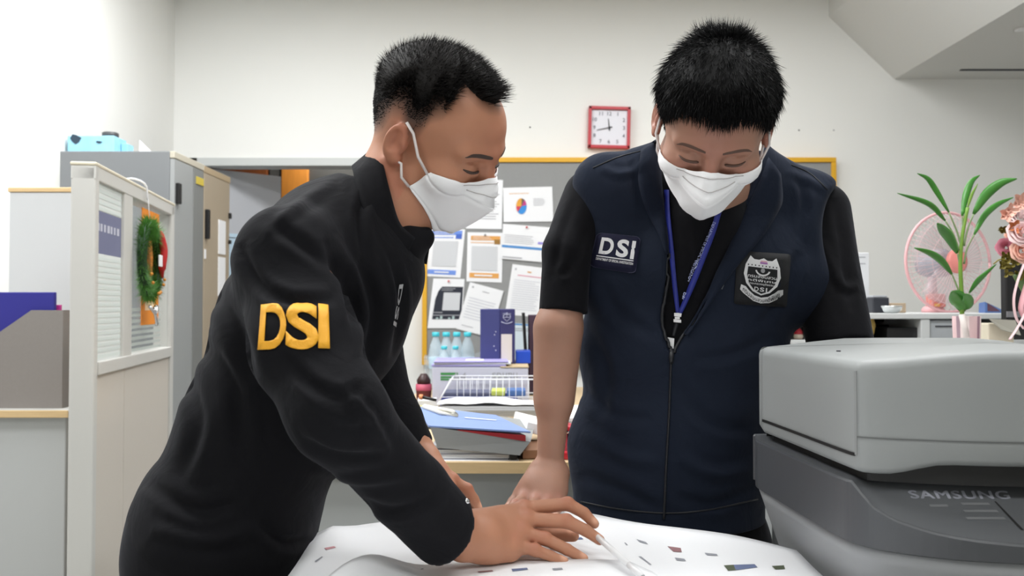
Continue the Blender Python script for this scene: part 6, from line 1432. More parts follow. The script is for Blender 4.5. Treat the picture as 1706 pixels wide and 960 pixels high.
# black polo shirt collar at the throat
Fd = Field(P(600, 460, 1.38) - np.array([0.1, 0.3, 0.02]), P(740, 340, 1.30) + np.array([0.05, 0.1, 0.06]), 0.004)
Fd.ell(P(650, 425, 1.235), (0.050, 0.085, 0.045), 0.0); Fd.cone(P(676, 398, 1.205), P(704, 396, 1.225), 0.022, 0.018, 0.02)
v, q = Fd.mesh(2); np_mesh('shirt', v, q, M_pol, A)
# lettering on the sleeve, thick embroidered felt
M_gold = mat('lettering_gold', (232, 166, 34), 0.6, bump=(500, 0.2))
def letter3d(name, s, quad, bv, off, th, mt, parent, bold, nx, ny):
    V2, Q2, a_ = text2d(s, bold); o = drape(name, V2, Q2, quad, bv, off, mt, parent, nx, ny); solid(o, th, 1); return o
letter3d('sleeve_letter', 'D', [(437, 508), (479, 505), (476, 582), (431, 583)], jb, 0.0010, 0.0010, M_gold, jac, 0.022, 5, 6)
letter3d('sleeve_letter', 'S', [(478, 504), (530, 507), (531, 583), (476, 583)], jb, 0.0010, 0.0010, M_gold, jac, 0.03, 5, 6)
letter3d('sleeve_letter', 'I', [(530, 508), (546, 510), (549, 582), (530, 581)], jb, 0.0010, 0.0010, M_gold, jac, 0.03, 3, 6)
# small white chest lettering, seen edge-on, and zip edge, cuff snap
V2, Q2, a_ = text2d('DSI', 0.02)
M_cl = mat('chest_lettering', (170, 170, 172), 0.6)
V3 = np.stack([V2[:, 1], 1 - V2[:, 0]], -1)
drape('chest_lettering', V3, Q2, [(665, 474), (672, 473), (659, 545), (654, 541)], jb, 0.0012, M_cl, jac, 3, 6)
p = shoot(jb, 777, 836, 0.001)
if p is not None: lathe('cuff_snap', [(0.0035, 0), (0.0035, 0.0015), (0.002, 0.002)], p, M_chrome, jac, 12, axis=(0.5, -0.7, 0.5))
for k, q_ in enumerate([[(690, 858), (708, 842), (711, 846), (693, 862)], [(640, 800), (664, 788), (666, 791), (642, 803)]]): pass
# ring of stitching along the cuff
pen0, pen1 = P(985, 886, 1.178), PZ(1078, 968, ZT + 0.008)
t = thing('pen', 'slim white pen held between two fingers over the sheets', 'pen', (pen1[0], pen1[1], ZT))
tube('barrel', [pen0, pen0 * .3 + pen1 * .7], [0.0042, 0.0042], mat('pen_white', (238, 238, 240), 0.3), t, 12); tube('grip', [pen0 * .3 + pen1 * .7, pen1 * .93 + pen0 * .07], [0.0044, 0.0038], MATS['pen_white'], t, 12); tube('tip', [pen1 * .93 + pen0 * .07, pen1], [0.0034, 0.0008], mat('pen_tip', (170, 170, 176), 0.3), t, 10)
tube('pen_cap_end', [pen0, pen0 * 1.03 - pen1 * 0.03], [0.0038, 0.003], MATS['pen_tip'], t, 10)

# ================================================================== person in the navy vest
M_vest = fabric('vest_navy', (29, 35, 48), 0.3, 0.18); M_vest_in = fabric('vest_collar_inner', (25, 31, 44), 0.25, 0.18); M_tee = fabric('tee_black', (19, 19, 22), 0.25, 0.2)
M_hairR = mat('hair_black_long', (14, 14, 15), 0.6, 0.14)
skinR = skin_mat('skin_light_tan', (166, 125, 106), (186, 114, 102), (60, 50, 48))
B = thing('person', 'person in navy vest and lanyard leaning on the table with head bowed', 'person', (0.33, 1.58, 0))
oR = np.array([0.3080, 1.2830, 1.3758]); MR = head_frame(-0.2471, 0.7349, 0.1686, -math.pi / 2)
neckR = P(1185, 312, 1.47)
gV, gQ = make_head(oR, MR, neckR, 1.06, 0.060)
hairR = hairline_fn([(0, 0.066), (20, 0.070), (35, 0.066), (48, 0.050), (58, 0.030), (66, 0.004), (76, -0.004), (84, 0.008), (96, 0.034), (108, 0.026), (122, 0.0), (140, -0.022), (160, -0.032), (180, -0.034)])
def earfree2(p): return ~((np.abs(p[:, 0]) > 0.0790) & (p[:, 2] < 0.036) & (p[:, 1] > -0.05))
ovR = lambda p: np.where(earfree2(p), p[:, 2] - hairR(p), -0.05)
sc = np.clip((gV[:, 2] - hairR(gV) + 0.004) / 0.012, 0, 1) * earfree2(gV) * (gV[:, 2] > -0.075)
fl = 0.4 * np.exp(-((np.abs(gV[:, 0]) - 0.086) / 0.008) ** 2) * (np.abs(gV[:, 1] + 0.012) < 0.03) + 0.3 * np.exp(-((gV[:, 1] - 0.11) / 0.02) ** 2) + 0.25 * np.exp(-(((np.abs(gV[:, 0]) - 0.045) / 0.02) ** 2 + ((gV[:, 2] + 0.025) / 0.015) ** 2))
parts = [(gV @ MR.T + oR, gQ, {'scalp': sc * 0.9, 'flush': fl})]
shr, elr, wrr = P(992, 325, 1.52), P(930, 548, 1.485), P(916, 782, 1.462)
fing = [[P(872, 832, 1.415), P(858, 842, 1.375), P(852, 850, 1.35), P(850, 858, 1.33)], [P(893, 836, 1.405), P(884, 848, 1.36), P(878, 856, 1.335), P(874, 863, 1.315)], [P(912, 838, 1.405), P(908, 850, 1.362), P(904, 858, 1.338), P(902, 864, 1.32)], [P(928, 838, 1.415), P(928, 848, 1.38), P(926, 855, 1.36), P(925, 861, 1.345)]]
thm = [P(890, 805, 1.445), P(868, 824, 1.435), P(856, 838, 1.42), P(846, 848, 1.405)]
parts.append(make_hand(elr, wrr, fing, thm, (0.0, -0.5, 0.85), 1.0, 0.0022, (0.0375, 0.0205), 0.0, 1.04, lambda F: (F.cone(P(944, 480, 1.495), elr, 0.036, 0.0375, 0.01), F.cone(elr, elr * .5 + wrr * .5, 0.0385, 0.0325, 0.02), F.ell(P(905, 815, 1.44), (0.030, 0.024, 0.022), 0.02))))
shl, ell_, wrl = P(1362, 350, 1.57), P(1402, 590, 1.50), np.array([0.37, 1.395, 0.80])
wrl = np.array([0.60, 1.47, 0.88])
parts.append(make_hand(ell_, wrl, [[wrl + np.array(v) for v in f] for f in [[(-.05, -.05, -.045), (-.065, -.055, -.07), (-.07, -.05, -.09), (-.072, -.045, -.105)], [(-.035, -.055, -.05), (-.045, -.062, -.078), (-.05, -.057, -.1), (-.052, -.05, -.112)], [(-.015, -.055, -.05), (-.02, -.06, -.078), (-.022, -.055, -.1), (-.024, -.05, -.112)], [(.004, -.048, -.048), (.004, -.052, -.07), (.004, -.048, -.088), (.004, -.044, -.1)]]],
            [wrl + np.array(v) for v in [(-.025, -.005, -.02), (-.055, -.015, -.04), (-.075, -.02, -.06), (-.085, -.025, -.08)]], (0, -1, 0.3), 1.0, 0.0032, (0.042, 0.027), 0.0))
vt = [(P(1112, 872, 1.58), .118, .176), (P(1114, 742, 1.58), .120, .170), (P(1138, 580, 1.57), .122, .186), (P(1165, 440, 1.55), .118, .203), (P(1180, 350, 1.54), .095, .196)]
XAX = (1, 0, 0)
hipc = P(1112, 900, 1.59); ha, hb = hipc + np.array([-0.09, 0, -0.02]), hipc + np.array([0.09, 0, -0.02]); ka, kb = np.array([0.17, 1.62, 0.46]), np.array([0.41, 1.60, 0.46]); aa, ab = np.array([0.15, 1.68, 0.08]), np.array([0.44, 1.66, 0.08])
Fd = Field((-0.10, 1.25, 0.0), (0.78, 1.85, 1.36), 0.011)
for i in range(4): Fd.cone(vt[i][0], vt[i + 1][0], vt[i][1] - .025, vt[i + 1][1] - .025, 0.03, flat=(XAX, vt[i][2] / vt[i][1]))
Fd.cone(vt[4][0], neckR, 0.07, 0.05, 0.04); Fd.cone(P(994, 340, 1.565), P(946, 420, 1.505), 0.028, 0.028, 0.02); Fd.cone(P(946, 420, 1.50), elr, 0.030, 0.030, 0.02); Fd.cone(P(1358, 368, 1.60), ell_, 0.030, 0.034, 0.02); Fd.cone(P(1005, 340, 1.565), P(1350, 365, 1.60), 0.032, 0.032, 0.03)
for a, b, c in ((ha, ka, aa), (hb, kb, ab)): Fd.cone(a, b, 0.078, 0.052, 0.03); Fd.cone(b, c, 0.05, 0.036, 0.03)
v, q = Fd.mesh(2); parts.append((v, q, {}))
bV, bQ, bA = join_np(parts); np_mesh('body', bV, bQ, skinR, B, bA)
# --- hair: thick, combed forward from the crown with a spiky whorl
crown = np.array([0.0, -0.060, 0.100])
def topR(p): return sm((p[:, 2] - 0.02) / 0.05)
hair = capmesh(gV, gQ, lambda p: ovR(p) - 0.004, lambda p: 0.001 + 0.011 * topR(p), 'hair', M_hairR, B, MR, oR)
def dirR(p, n, r):
    away = p - crown; away -= n * (away * n).sum(1)[:, None]; dist = np.linalg.norm(p - crown, axis=1)[:, None]; away /= np.linalg.norm(away, axis=1)[:, None] + 1e-6
    k = np.exp(-(dist / 0.032) ** 2); return away * (0.95 - 0.55 * k) + n * ((0.05 + 0.13 * topR(p))[:, None] + 0.95 * k) + np.array([0, 0.12, 0.0]) + r.normal(0, 0.17, p.shape)
lenR = lambda p: 0.012 + 0.028 * topR(p) * (1 - 0.35 * sm((p[:, 1] - 0.03) / 0.05))
sv = strands(gV, gQ, lambda c: ovR(c) > 0.0, 15000, lenR, dirR, 0.00065, MR, oR, 0.10, 3, 8); hs = sv
off = strands(gV, gQ, lambda c: (ovR(c) > 0.0) & (topR(c) > 0.2), 9000, lambda p: lenR(p) * 0.9, lambda p, n, r: dirR(p, n, r) + n * 0.12, 0.0006, MR, oR, 0.12, 3, 9)
vv = off[0] + (vnormals(gV, gQ).mean(0) * 0); 
# outer layer starts on the hair body
shift = 0.006
cenW = MR @ np.array([0, -0.01, 0.02]) + oR; vo = off[0] + shift * (off[0] - cenW) / np.linalg.norm(off[0] - cenW, axis=1)[:, None]
o = raw_mixed('hair_strands', *hs, M_hairR, hair); o['kind'] = 'stuff'; o = raw_mixed('hair_strands', vo, off[1], off[2], M_hairR, hair); o['kind'] = 'stuff'
fr = strands(gV, gQ, lambda c: (ovR(c) > 0.0) & (ovR(c) < 0.022) & (azf(c) < 55), 1700, lambda p: 0.020 * (0.8 + 0.55 * np.sin(p[:, 0] * 260 + 1) * np.sin(p[:, 0] * 95 + 0.6)), lambda p, n, r: n * 0.22 + np.array([0, 0.1, -0.95]) + r.normal(0, 0.2, p.shape), 0.0006, MR, oR, 0.22, 3, 12)
o = raw_mixed('fringe', *fr, M_hairR, hair); o['kind'] = 'stuff'
tuft = strands(gV, gQ, lambda c: np.linalg.norm(c - crown, axis=1) < 0.034, 420, lambda p: 0.036 + 0 * p[:, 0], lambda p, n, r: n + np.array([0.1, -0.15, 0.2]) + r.normal(0, 0.22, p.shape), 0.0006, MR, oR, -0.1, 3, 15)
o = raw_mixed('crown_tuft', *tuft, M_hairR, hair); o['kind'] = 'stuff'
sd_ = strands(gV, gQ, lambda c: (ovR(c) > -0.003) & (ovR(c) < 0.03) & (azf(c) > 52), 4200, lambda p: 0.012 + 0 * p[:, 0], lambda p, n, r: n * 0.10 + np.array([0, -0.15, -0.9]) + r.normal(0, 0.15, p.shape), 0.00045, MR, oR, 0.1, 2, 13)
o = raw_mixed('side_hair', *sd_, M_hairR, hair); o['kind'] = 'stuff'
face_details(gV, gQ, MR, oR, B, mat('brow_soft', (92, 68, 58), 0.7), 0.68)
make_mask(MR, oR, B, (gV, gQ), tip=(0.132, -0.058), bot=(0.072, -0.126), up=(0.073, 0.045, -0.024), low=(0.068, 0.016, -0.060))
# --- trousers and shoes
Fd = Field((-0.12, 1.32, 0.05), (0.75, 1.86, 0.86), 0.008)
Fd.cone(hipc, P(1112, 830, 1.59), .118, .112, 0.02, flat=(XAX, 1.45))
for a, b, c in ((ha, ka, aa), (hb, kb, ab)): Fd.cone(a, b, 0.105, 0.076, 0.03); Fd.cone(b, c, 0.076, 0.062, 0.02)
for c in (aa, ab): Fd.cut(c + np.array([0, 0, -0.01]), (0, 0, -1), 0.12)
v, q = Fd.mesh(2); np_mesh('trousers', ripple(v, q, 0.004, 6, 26), q, M_trou, B)
shoe(aa, aa + np.array([-0.02, -0.17, -0.05]), B, M_shoe); shoe(ab, ab + np.array([0.03, -0.17, -0.05]), B, M_shoe)
# --- black tee: core and sleeves
Fd = Field((-0.02, 1.34, 0.86), (0.76, 1.76, 1.44), 0.0048)
for i in range(1, 4): Fd.cone(vt[i][0], vt[i + 1][0], vt[i][1] - .009, vt[i + 1][1] - .009, 0.03, flat=(XAX, vt[i][2] / vt[i][1]))
Fd.cone(vt[4][0], P(1186, 296, 1.48), 0.080, 0.062, 0.05); Fd.cone(vt[3][0] + np.array([0, 0.01, 0]), P(1178, 350, 1.45), 0.10, 0.055, 0.05)
hemr = P(938, 522, 1.487)
shs = P(945, 420, 1.50); Fd.cone(P(986, 328, 1.555), shs, 0.052, 0.0435, 0.03); Fd.cone(shs, hemr + (hemr - shs) * 0.4, 0.0435, 0.0440, 0.01)
dh = hemr - shs; dh /= np.linalg.norm(dh); Fd.cut(hemr, dh + np.array([0.0, 0, 0]), 0.085)
heml = P(1400, 575, 1.50); Fd.cone(P(1362, 355, 1.595), heml + (heml - shl) * 0.3, 0.058, 0.056, 0.03); dh2 = (heml - shl) / np.linalg.norm(heml - shl); Fd.cut(heml, dh2, 0.09)
Fd.cone(P(1186, 300, 1.46), MR @ np.array([0, -0.03, -0.03]) + oR, 0.054, 0.062, 0.01, 'sub')
tV, tQ = Fd.mesh(2); tV = ripple(tV, tQ, 0.002, 21, 24)
tV = creases(tV, tQ, [([(1390, 330), (1405, 420), (1420, 520)], 7, -0.005), ([(1370, 400), (1400, 470), (1430, 480)], 7, 0.004), ([(960, 330), (935, 400), (920, 470)], 6, -0.003), ([(975, 380), (955, 440), (930, 460)], 6, -0.004), ([(1140, 380), (1150, 440), (1130, 520)], 6, -0.002)])
tee = np_mesh('tee_shirt', tV, tQ, M_tee, B); tb = [bvh_of(tV, tQ)]
# --- vest
def poly_sd(px, py, poly):
    """signed distance in px, negative inside"""
    d = np.full(px.shape, 1e9, np.float32); s = np.ones(px.shape, np.float32); n = len(poly)
    for i in range(n):
        ax, ay = poly[i]; bx_, by_ = poly[i - 1]; ex_, ey_ = bx_ - ax, by_ - ay; wx, wy = px - ax, py - ay
        t = np.clip((wx * ex_ + wy * ey_) / (ex_ * ex_ + ey_ * ey_ + 1e-9), 0, 1); d = np.minimum(d, (wx - ex_ * t) ** 2 + (wy - ey_ * t) ** 2)
        c1 = py >= ay; c2 = py < by_; c3 = ex_ * wy > ey_ * wx; m = (c1 & c2 & c3) | (~c1 & ~c2 & ~c3); s = np.where(m, -s, s)
    return s * np.sqrt(d)
def field_px(Fd):
    X, Y, Z = np.meshgrid(*Fd.ax, indexing='ij', sparse=True); q = [X - CAM[0], Y - CAM[1], Z - CAM[2]]
    w = q[1] * FW[1] + q[2] * FW[2]; return (CX + F_PX * q[0] / w).astype(np.float32), (CY - F_PX * (q[1] * UP[1] + q[2] * UP[2]) / w).astype(np.float32), Y
Fd = Field((0.0, 1.32, 0.70), (0.72, 1.78, 1.40), 0.0045)
for i in range(4): Fd.cone(vt[i][0], vt[i + 1][0], vt[i][1], vt[i + 1][1], 0.04, flat=(XAX, vt[i][2] / vt[i][1]))
Fd.cone(P(1012, 318, 1.525), P(1120, 285, 1.50), 0.056, 0.058, 0.04); Fd.cone(P(1345, 345, 1.565), P(1325, 480, 1.55), 0.060, 0.065, 0.04); Fd.cone(P(1012, 330, 1.53), P(1025, 460, 1.54), 0.05, 0.06, 0.04); Fd.cone(P(1340, 340, 1.565), P(1250, 290, 1.50), 0.054, 0.058, 0.04); Fd.cone(P(1186, 320, 1.52), P(1186, 270, 1.51), 0.088, 0.070, 0.05)
Fd.cone(P(1130, 860, 1.55), P(1130, 700, 1.545), 0.10, 0.10, 0.04, flat=(XAX, 1.3))
Fd.cut(P(1112, 866, 1.58), (0.03, 0.12, -1), 0.30)
# armholes
Fd.cone(P(1004, 302, 1.512), P(1040, 340, 1.51), 0.042, 0.05, 0.03); Fd.cone(P(1348, 338, 1.55), P(1320, 380, 1.54), 0.048, 0.055, 0.03)
Fd.cone(P(948, 400, 1.40), P(948, 400, 1.70), 0.036, 0.036, 0.012, 'sub', flat=((0, 0, 1), 2.4)); Fd.cone(P(1418, 385, 1.42), P(1418, 385, 1.74), 0.050, 0.050, 0.012, 'sub', flat=((0, 0, 1), 1.9))
Fd.cone(P(1186, 300, 1.46), MR @ np.array([0, -0.03, -0.03]) + oR, 0.066, 0.080, 0.012, 'sub')
VL = [(1092, 225), (1101, 300), (1108, 360), (1112, 420), (1110, 460), (1103, 505), (1101, 540), (1108, 565), (1117, 588)]; VR = [(1124, 588), (1140, 560), (1160, 535), (1182, 490), (1200, 450), (1222, 400), (1238, 350), (1252, 300), (1275, 235)]
pxg, pyg, Yg = field_px(Fd); dpl = poly_sd(pxg, pyg, np.array(VL + VR, np.float32)) * np.float32(1.45 / F_PX)
zone = np.maximum(dpl, (Yg - 1.53).astype(np.float32)); Fd.d = np.maximum(Fd.d, -zone)
vV, vQ = Fd.mesh(1)
vV = ripple(vV, vQ, 0.0022, 31, 16)
vV = creases(vV, vQ, [([(975, 540), (1010, 620), (1000, 700)], 10, -0.006), ([(965, 640), (1020, 690), (1090, 700)], 9, -0.005), ([(970, 720), (1040, 760), (1100, 770)], 10, 0.005), ([(965, 790), (1040, 820), (1100, 850)], 10, -0.005), ([(1130, 640), (1180, 700), (1250, 720)], 10, -0.005), ([(1130, 760), (1190, 790), (1260, 780)], 10, 0.005), ([(1125, 830), (1190, 840), (1265, 810)], 9, -0.005),
    ([(1000, 470), (1030, 520), (1090, 560)], 10, -0.005), ([(1330, 420), (1310, 480), (1270, 540)], 9, -0.006), ([(1150, 600), (1220, 590), (1290, 560)], 9, -0.004), ([(1040, 250), (1060, 300), (1070, 360)], 7, -0.004), ([(1330, 290), (1340, 340), (1330, 400)], 7, -0.004), ([(1000, 280), (1040, 290), (1085, 265)], 6, 0.003), ([(1310, 285), (1345, 300), (1380, 318)], 6, 0.003)])
vest = np_mesh('vest', vV, vQ, M_vest, B); vb = [bvh_of(vV, vQ)]; both = [vb[0], tb[0]]
# collar flaps along the opening
def edge_strip(name, inner, outer, mt, lift_i, lift_o, th=0.004):
    I_ = spline(np.array([(x, y, 0) for x, y in inner], float), 26)[:, :2]; O_2 = spline(np.array([(x, y, 0) for x, y in outer], float), 26)[:, :2]; V = []; Fc = []; prev = None
    for i in range(26):
        for j, s in enumerate(np.linspace(0, 1, 5)):
            p = I_[i] * (1 - s) + O_2[i] * s; h = shoot(vb, p[0] + (6 if s < 0.2 and name.endswith('flap') else 0), p[1], 0); hh = shoot(both, p[0], p[1], 0)
            h = hh if h is None else (hh if (hh is not None and np.linalg.norm(h - hh) > 0.05) else h)
            if h is None: h = prev if prev is not None else P(p[0], p[1], 1.42)
            d = (CAM - h) / np.linalg.norm(CAM - h); q = P(p[0], p[1], h[1]); V.append(q + d * (lift_i * (1 - s) + lift_o * s + 0.003 * math.sin(math.pi * s))); prev = h
    for i in range(25):
        for j in range(4): a = i * 5 + j; Fc.append((a, a + 1, a + 6, a + 5))
    o = raw(name, V, Fc, mt, vest, True); solid(o, th, 0); return o
edge_strip('collar_flap', [(1280, 262), (1262, 310), (1240, 356), (1214, 412), (1190, 462), (1166, 515), (1140, 556)], [(1300, 290), (1303, 330), (1296, 352), (1272, 392), (1226, 446), (1186, 502), (1146, 560)], M_vest_in, 0.004, 0.010)
edge_strip('collar_flap', [(1094, 232), (1098, 280), (1104, 330), (1110, 370), (1114, 420)], [(1068, 250), (1064, 300), (1076, 350), (1096, 388), (1110, 424)], M_vest_in, 0.004, 0.009)
M_zip = mat('zip_dark', (20, 22, 28), 0.5); M_teeth = mat('zip_teeth', (96, 100, 108), 0.35)
def surf_line(pts, n, bvs, off): 
    s = spline(np.array([(x, y, 0) for x, y in pts], float), n); return [p for p in (shoot(bvs, a[0], a[1], off) for a in s) if p is not None]
zl = surf_line([(1118, 592), (1115, 680), (1110, 770), (1106, 864)], 40, vb, 0.0015); zp = tube('zip', zl, 0.0042, M_zip, vest, 6, 0.5)
for i in (0,): tube('zip_slider', [shoot(vb, 1119, 586, 0.005), shoot(vb, 1118, 596, 0.005), shoot(vb, 1118, 606, 0.004)], [0.004, 0.0045, 0.003], M_zip, zp, 8)
tl = [shoot(both, a[0], a[1], 0.004) for a in spline(np.array([(x, y, 0) for x, y in VL[3:]], float), 46)]
bm = bmesh.new()
for p in tl:
    if p is not None: bx(bm, p, (0.0032, 0.002, 0.0016), 0)
o = from_bm('zip_teeth', bm, M_teeth, vest); o['kind'] = 'stuff'
tube('zip_tape', [p for p in tl if p is not None], 0.0028, M_zip, vest, 6)
tube('zip_tape', [p for p in (shoot(both, a[0], a[1], 0.003) for a in spline(np.array([(x, y, 0) for x, y in VR[:4]], float), 20)) if p is not None], 0.0026, M_zip, vest, 6)
for pts in ([(985, 268), (1010, 300), (1030, 345)], ):
    pass
tube('seam', surf_line([(988, 280), (1030, 262), (1075, 250)], 16, vb, 0.0004), 0.0014, M_zip, vest, 5); tube('seam', surf_line([(1318, 275), (1350, 290), (1378, 316)], 16, vb, 0.0004), 0.0014, M_zip, vest, 5)
tube('hem_seam', surf_line([(968, 836), (1030, 848), (1104, 855), (1180, 850), (1262, 832)], 30, vb, 0.0004), 0.0016, M_zip, vest, 5)
tube('puller', [p for p in (shoot(vb, 1204, 474, 0.004), shoot(vb, 1201, 481, 0.004)) if p is not None], 0.0014, M_teeth, vest, 6)
# name patch
M_pat = mat('patch_navy', (27, 28, 50), 0.8, 0.2, bump=(900, 0.2)); M_pw_ = mat('patch_white', (214, 214, 216), 0.75)
PQ = [(996, 388), (1068, 396), (1059, 456), (984, 444)]
def rounded(n=6, r=0.12):
    pts = []
    for cx_, cy_, a0 in ((1 - r, 1 - r, 0), (r, 1 - r, 90), (r, r, 180), (1 - r, r, 270)):
        for k in range(n): a = math.radians(a0 + 90 * k / (n - 1)); pts.append((cx_ + r * math.cos(a), cy_ + r * math.sin(a)))
    return np.array(pts), [tuple(range(len(pts)))]
rv, rf = rounded(); pt = drape('name_patch', rv, rf, PQ, vb, 0.001, M_pat, vest, 8, 6); solid(pt, 0.002, 1)
edge = [e_ for e_ in (shoot(vb, *bil(PQ, u, v), 0.0028) for u, v in np.vstack([rv, rv[:1]])) if e_ is not None]; tube('patch_border', edge, 0.0007, mat('patch_edge', (38, 40, 66), 0.7), pt, 5)
def on_patch(name, s, u0, v0, u1, v1, bold, mt, nx=8, ny=4, off=0.0034):
    V2, Q2, a_ = text2d(s, bold); return drape(name, sub_uv(V2, u0, v0, u1, v1), Q2, PQ, vb, off, mt, pt, 1, 1, False)
on_patch('patch_letter', 'D', 0.13, 0.40, 0.43, 0.88, 0.03, M_pw_); on_patch('patch_letter', 'S', 0.50, 0.38, 0.77, 0.88, 0.035, M_pw_); on_patch('patch_letter', 'I', 0.83, 0.37, 0.915, 0.87, 0.02, M_pw_)
drape('patch_line', sub_uv(SQ[0], 0.10, 0.315, 0.92, 0.345), SQ[1], PQ, vb, 0.0034, M_pw_, pt, 6, 1, False)
on_patch('patch_small_lettering', 'DEPARTMENT OF SPECIAL INVESTIGATION', 0.10, 0.215, 0.92, 0.285, 0.02, M_pw_)
# crest on a black square
CQ = [(1228, 418), (1316, 424), (1310, 512), (1222, 506)]
M_cb = mat('crest_black', (17, 18, 22), 0.8, bump=(900, 0.2)); cp = drape('crest_patch', rounded(4, 0.05)[0], [tuple(range(16))], CQ, vb, 0.001, M_cb, vest, 8, 8); solid(cp, 0.0012, 1)
KQ = [(1235, 424), (1306, 433), (1301, 509), (1230, 500)]
def ck_(name, V2, Fq, mt, off): return drape(name, np.asarray(V2, float), Fq, KQ, vb, off, mt, cp, 8, 8, False)
def shield(s=1.0, top=0.93):
    L = [(0.50, 0.03 + 0.14), (0.30, 0.24), (0.14, 0.40), (0.07, 0.60), (0.10, 0.80), (0.20, 1.0), (0.29, 0.93), (0.40, 0.925), (0.51, 0.97)]
    Rr = [(1 - x, y) for x, y in L[::-1]][1:-1]
    p = np.array(L + Rr); c = np.array([0.5, 0.58]); return c + (p - c) * s
s0 = shield(); cc = len(s0)
def fan(p): return np.vstack([p, [p.mean(0)]]), [(i, (i + 1) % len(p), len(p)) for i in range(len(p))]
ck_('crest_shield', *fan(s0), M_pw_, 0.0030)
inn = np.array([(0.5, 0.205), (0.33, 0.27), (0.2, 0.41), (0.145, 0.58), (0.16, 0.76), (0.84, 0.76), (0.855, 0.58), (0.8, 0.41), (0.67, 0.27)])
ck_('crest_field', *fan(inn), M_cb, 0.0034)
for k in range(9): ck_('crest_dot', sub_uv(SQ[0], 0.15 + 0.082 * k, 0.785, 0.175 + 0.082 * k, 0.815), SQ[1], M_cb, 0.0034)
ck_('crest_flag', sub_uv(SQ[0], 0.43, 0.845, 0.60, 0.885), SQ[1], mat('flag_violet', (150, 96, 160), 0.7), 0.0034); ck_('crest_flag', sub_uv(SQ[0], 0.44, 0.895, 0.59, 0.91), SQ[1], mat('flag_red', (196, 110, 130), 0.7), 0.0034)
a = np.linspace(-2.9, -0.25, 14); ro = np.stack([0.5 + 0.18 * np.cos(a), 0.73 + 0.14 * np.sin(a)], -1); ri = np.stack([0.5 + 0.142 * np.cos(a), 0.73 + 0.108 * np.sin(a)], -1)
ck_('crest_wreath', np.vstack([ro, ri]), [(i, i + 1, 14 + i + 1, 14 + i) for i in range(13)], M_pw_, 0.0038)
ck_('crest_emblem', circ(0, 6.283, 12)[0] * 0.10 + np.array([0.45, 0.655]), [tuple(range(1, 13))], mat('emblem_grey', (150, 150, 154), 0.7), 0.0038)
for s, u0, v0, u1, v1 in (('กรมสอบสวน', 0.16, 0.540, 0.84, 0.595), ('คดีพิเศษ', 0.16, 0.460, 0.84, 0.515), ('กระทรวงยุติธรรม', 0.21, 0.380, 0.79, 0.435)):
    V2, Q2, a_ = text2d(s, 0.012)
    if Q2: ck_('crest_words', sub_uv(V2, u0, v0, u1, v1), Q2, M_pw_, 0.0038)
for s, u0, u1 in (('D', .33, .43), ('S', .46, .56), ('I', .60, .63)):
    V2, Q2, a_ = text2d(s, 0.02); ck_('crest_letter', sub_uv(V2, u0, 0.255, u1, 0.345), Q2, M_pw_, 0.0038)
top_ = [(0.02, 0.36), (0.13, 0.33), (0.20, 0.26), (0.34, 0.16), (0.5, 0.125), (0.66, 0.16), (0.80, 0.26), (0.87, 0.33), (0.98, 0.36)]; bot_ = [(0.0, 0.25), (0.08, 0.18), (0.16, 0.13), (0.32, 0.035), (0.5, 0.0), (0.68, 0.035), (0.84, 0.13), (0.92, 0.18), (1.0, 0.25)]
ck_('crest_ribbon', np.array(top_ + bot_), [(i, i + 1, 9 + i + 1, 9 + i) for i in range(8)], M_pw_, 0.0042)
V2, Q2, a_ = text2d('กรมสอบสวนคดีพิเศษ', 0.01)
if Q2:
    tt_ = np.array(top_); bb_ = np.array(bot_); u = 0.06 + 0.88 * V2[:, 0]; yt = np.interp(u, tt_[:, 0], tt_[:, 1]); yb = np.interp(u, bb_[:, 0], bb_[:, 1]); m_ = V2[:, 1] * 0.7 + 0.15
    ck_('crest_ribbon_words', np.stack([u, yb + (yt - yb) * m_], -1), Q2, M_cb, 0.0046)
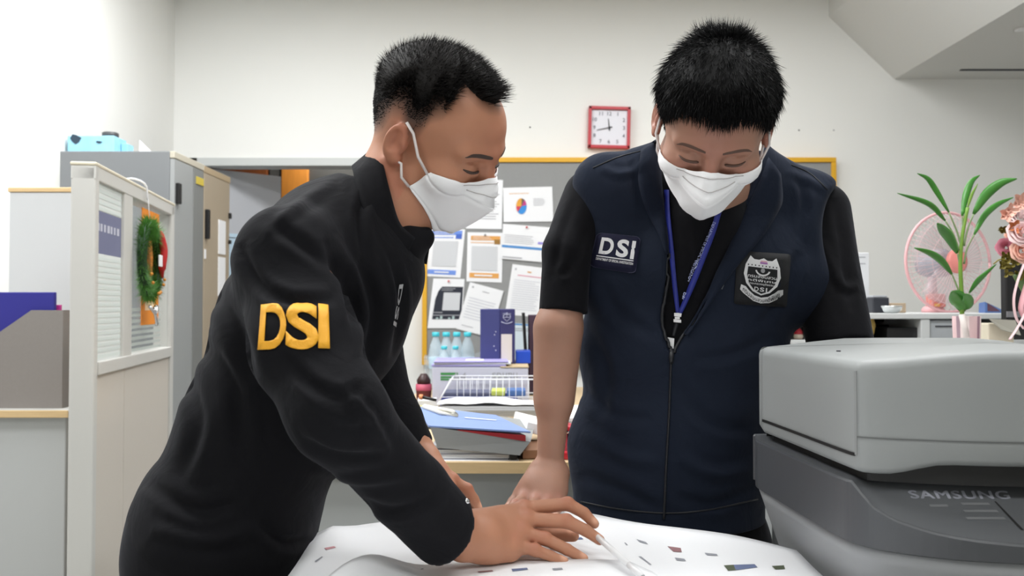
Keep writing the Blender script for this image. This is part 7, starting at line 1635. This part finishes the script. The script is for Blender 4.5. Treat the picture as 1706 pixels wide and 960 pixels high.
# lanyard
M_lan = mat('lanyard_blue', (34, 44, 134), 0.5, bump=(900, 0.1)); M_clip = mat('clip_white', (228, 228, 230), 0.35)
def band(name, L, R, n, off, mt, par):
    l = spline(np.array([(x, y, 0) for x, y in L], float), n); r = spline(np.array([(x, y, 0) for x, y in R], float), n); V = []; pr = None
    for a, b in zip(l, r):
        h0, h1 = shoot(both, a[0], a[1], off), shoot(both, b[0], b[1], off)
        h0 = h0 if h0 is not None else pr; h1 = h1 if h1 is not None else h0; V += [h0, h1]; pr = h1
    V = np.array(V); 
    for _ in range(3): V[2:-2] = 0.5 * V[2:-2] + 0.25 * (V[:-4] + V[4:])
    o = raw(name, V, [(2 * i, 2 * i + 1, 2 * i + 3, 2 * i + 2) for i in range(n - 1)], mt, par, True); solid(o, 0.0014, 0); return o
lan = band('lanyard', [(1111, 318), (1113, 370), (1117, 430), (1122, 490), (1126, 524)], [(1119, 318), (1121, 370), (1125, 430), (1129, 490), (1132, 524)], 20, 0.006, M_lan, B)
band('strap', [(1192, 350), (1178, 398), (1158, 450), (1138, 500), (1126, 526)], [(1200, 352), (1186, 400), (1166, 452), (1146, 502), (1133, 528)], 20, 0.006, M_lan, lan)
V2, Q2, a_ = text2d('DEPARTMENT OF SPECIAL INVESTIGATION', 0.0)
V3 = np.stack([V2[:, 1], 1 - V2[:, 0]], -1)
drape('lanyard_lettering', V3, Q2, [(1186.5, 367), (1190.5, 368.5), (1150.5, 468.5), (1146.5, 467)], both, 0.0085, mat('lanyard_print', (176, 184, 226), 0.6), lan, 1, 1, False)
V2, Q2, a_ = text2d('DSI', 0.012); V3 = np.stack([V2[:, 1], 1 - V2[:, 0]], -1); drape('lanyard_lettering', V3, Q2, [(1140, 485), (1145, 487), (1140, 498), (1135, 496)], both, 0.0085, MATS['lanyard_print'], lan, 1, 1, False)
def plate(name, quad, off, mt, par, th=0.004): o = drape(name, SQ[0], SQ[1], quad, both, off, mt, par, 2, 2, False); solid(o, th, 0); return o
plate('clip', [(1123, 521), (1135, 522), (1134, 528), (1123, 527)], 0.009, M_clip, lan); plate('clip', [(1124, 528), (1132, 528), (1132, 532), (1124, 532)], 0.009, M_clip, lan); plate('clip', [(1122, 532), (1134, 533), (1134, 538), (1122, 537)], 0.009, M_clip, lan)
band('cord', [(1124, 537), (1119, 560)], [(1131, 538), (1124, 560)], 8, 0.008, M_zip, lan)
plate('card_top', [(1112, 562), (1123, 564), (1122, 583), (1116, 580)], 0.0075, M_clip, lan, 0.002)
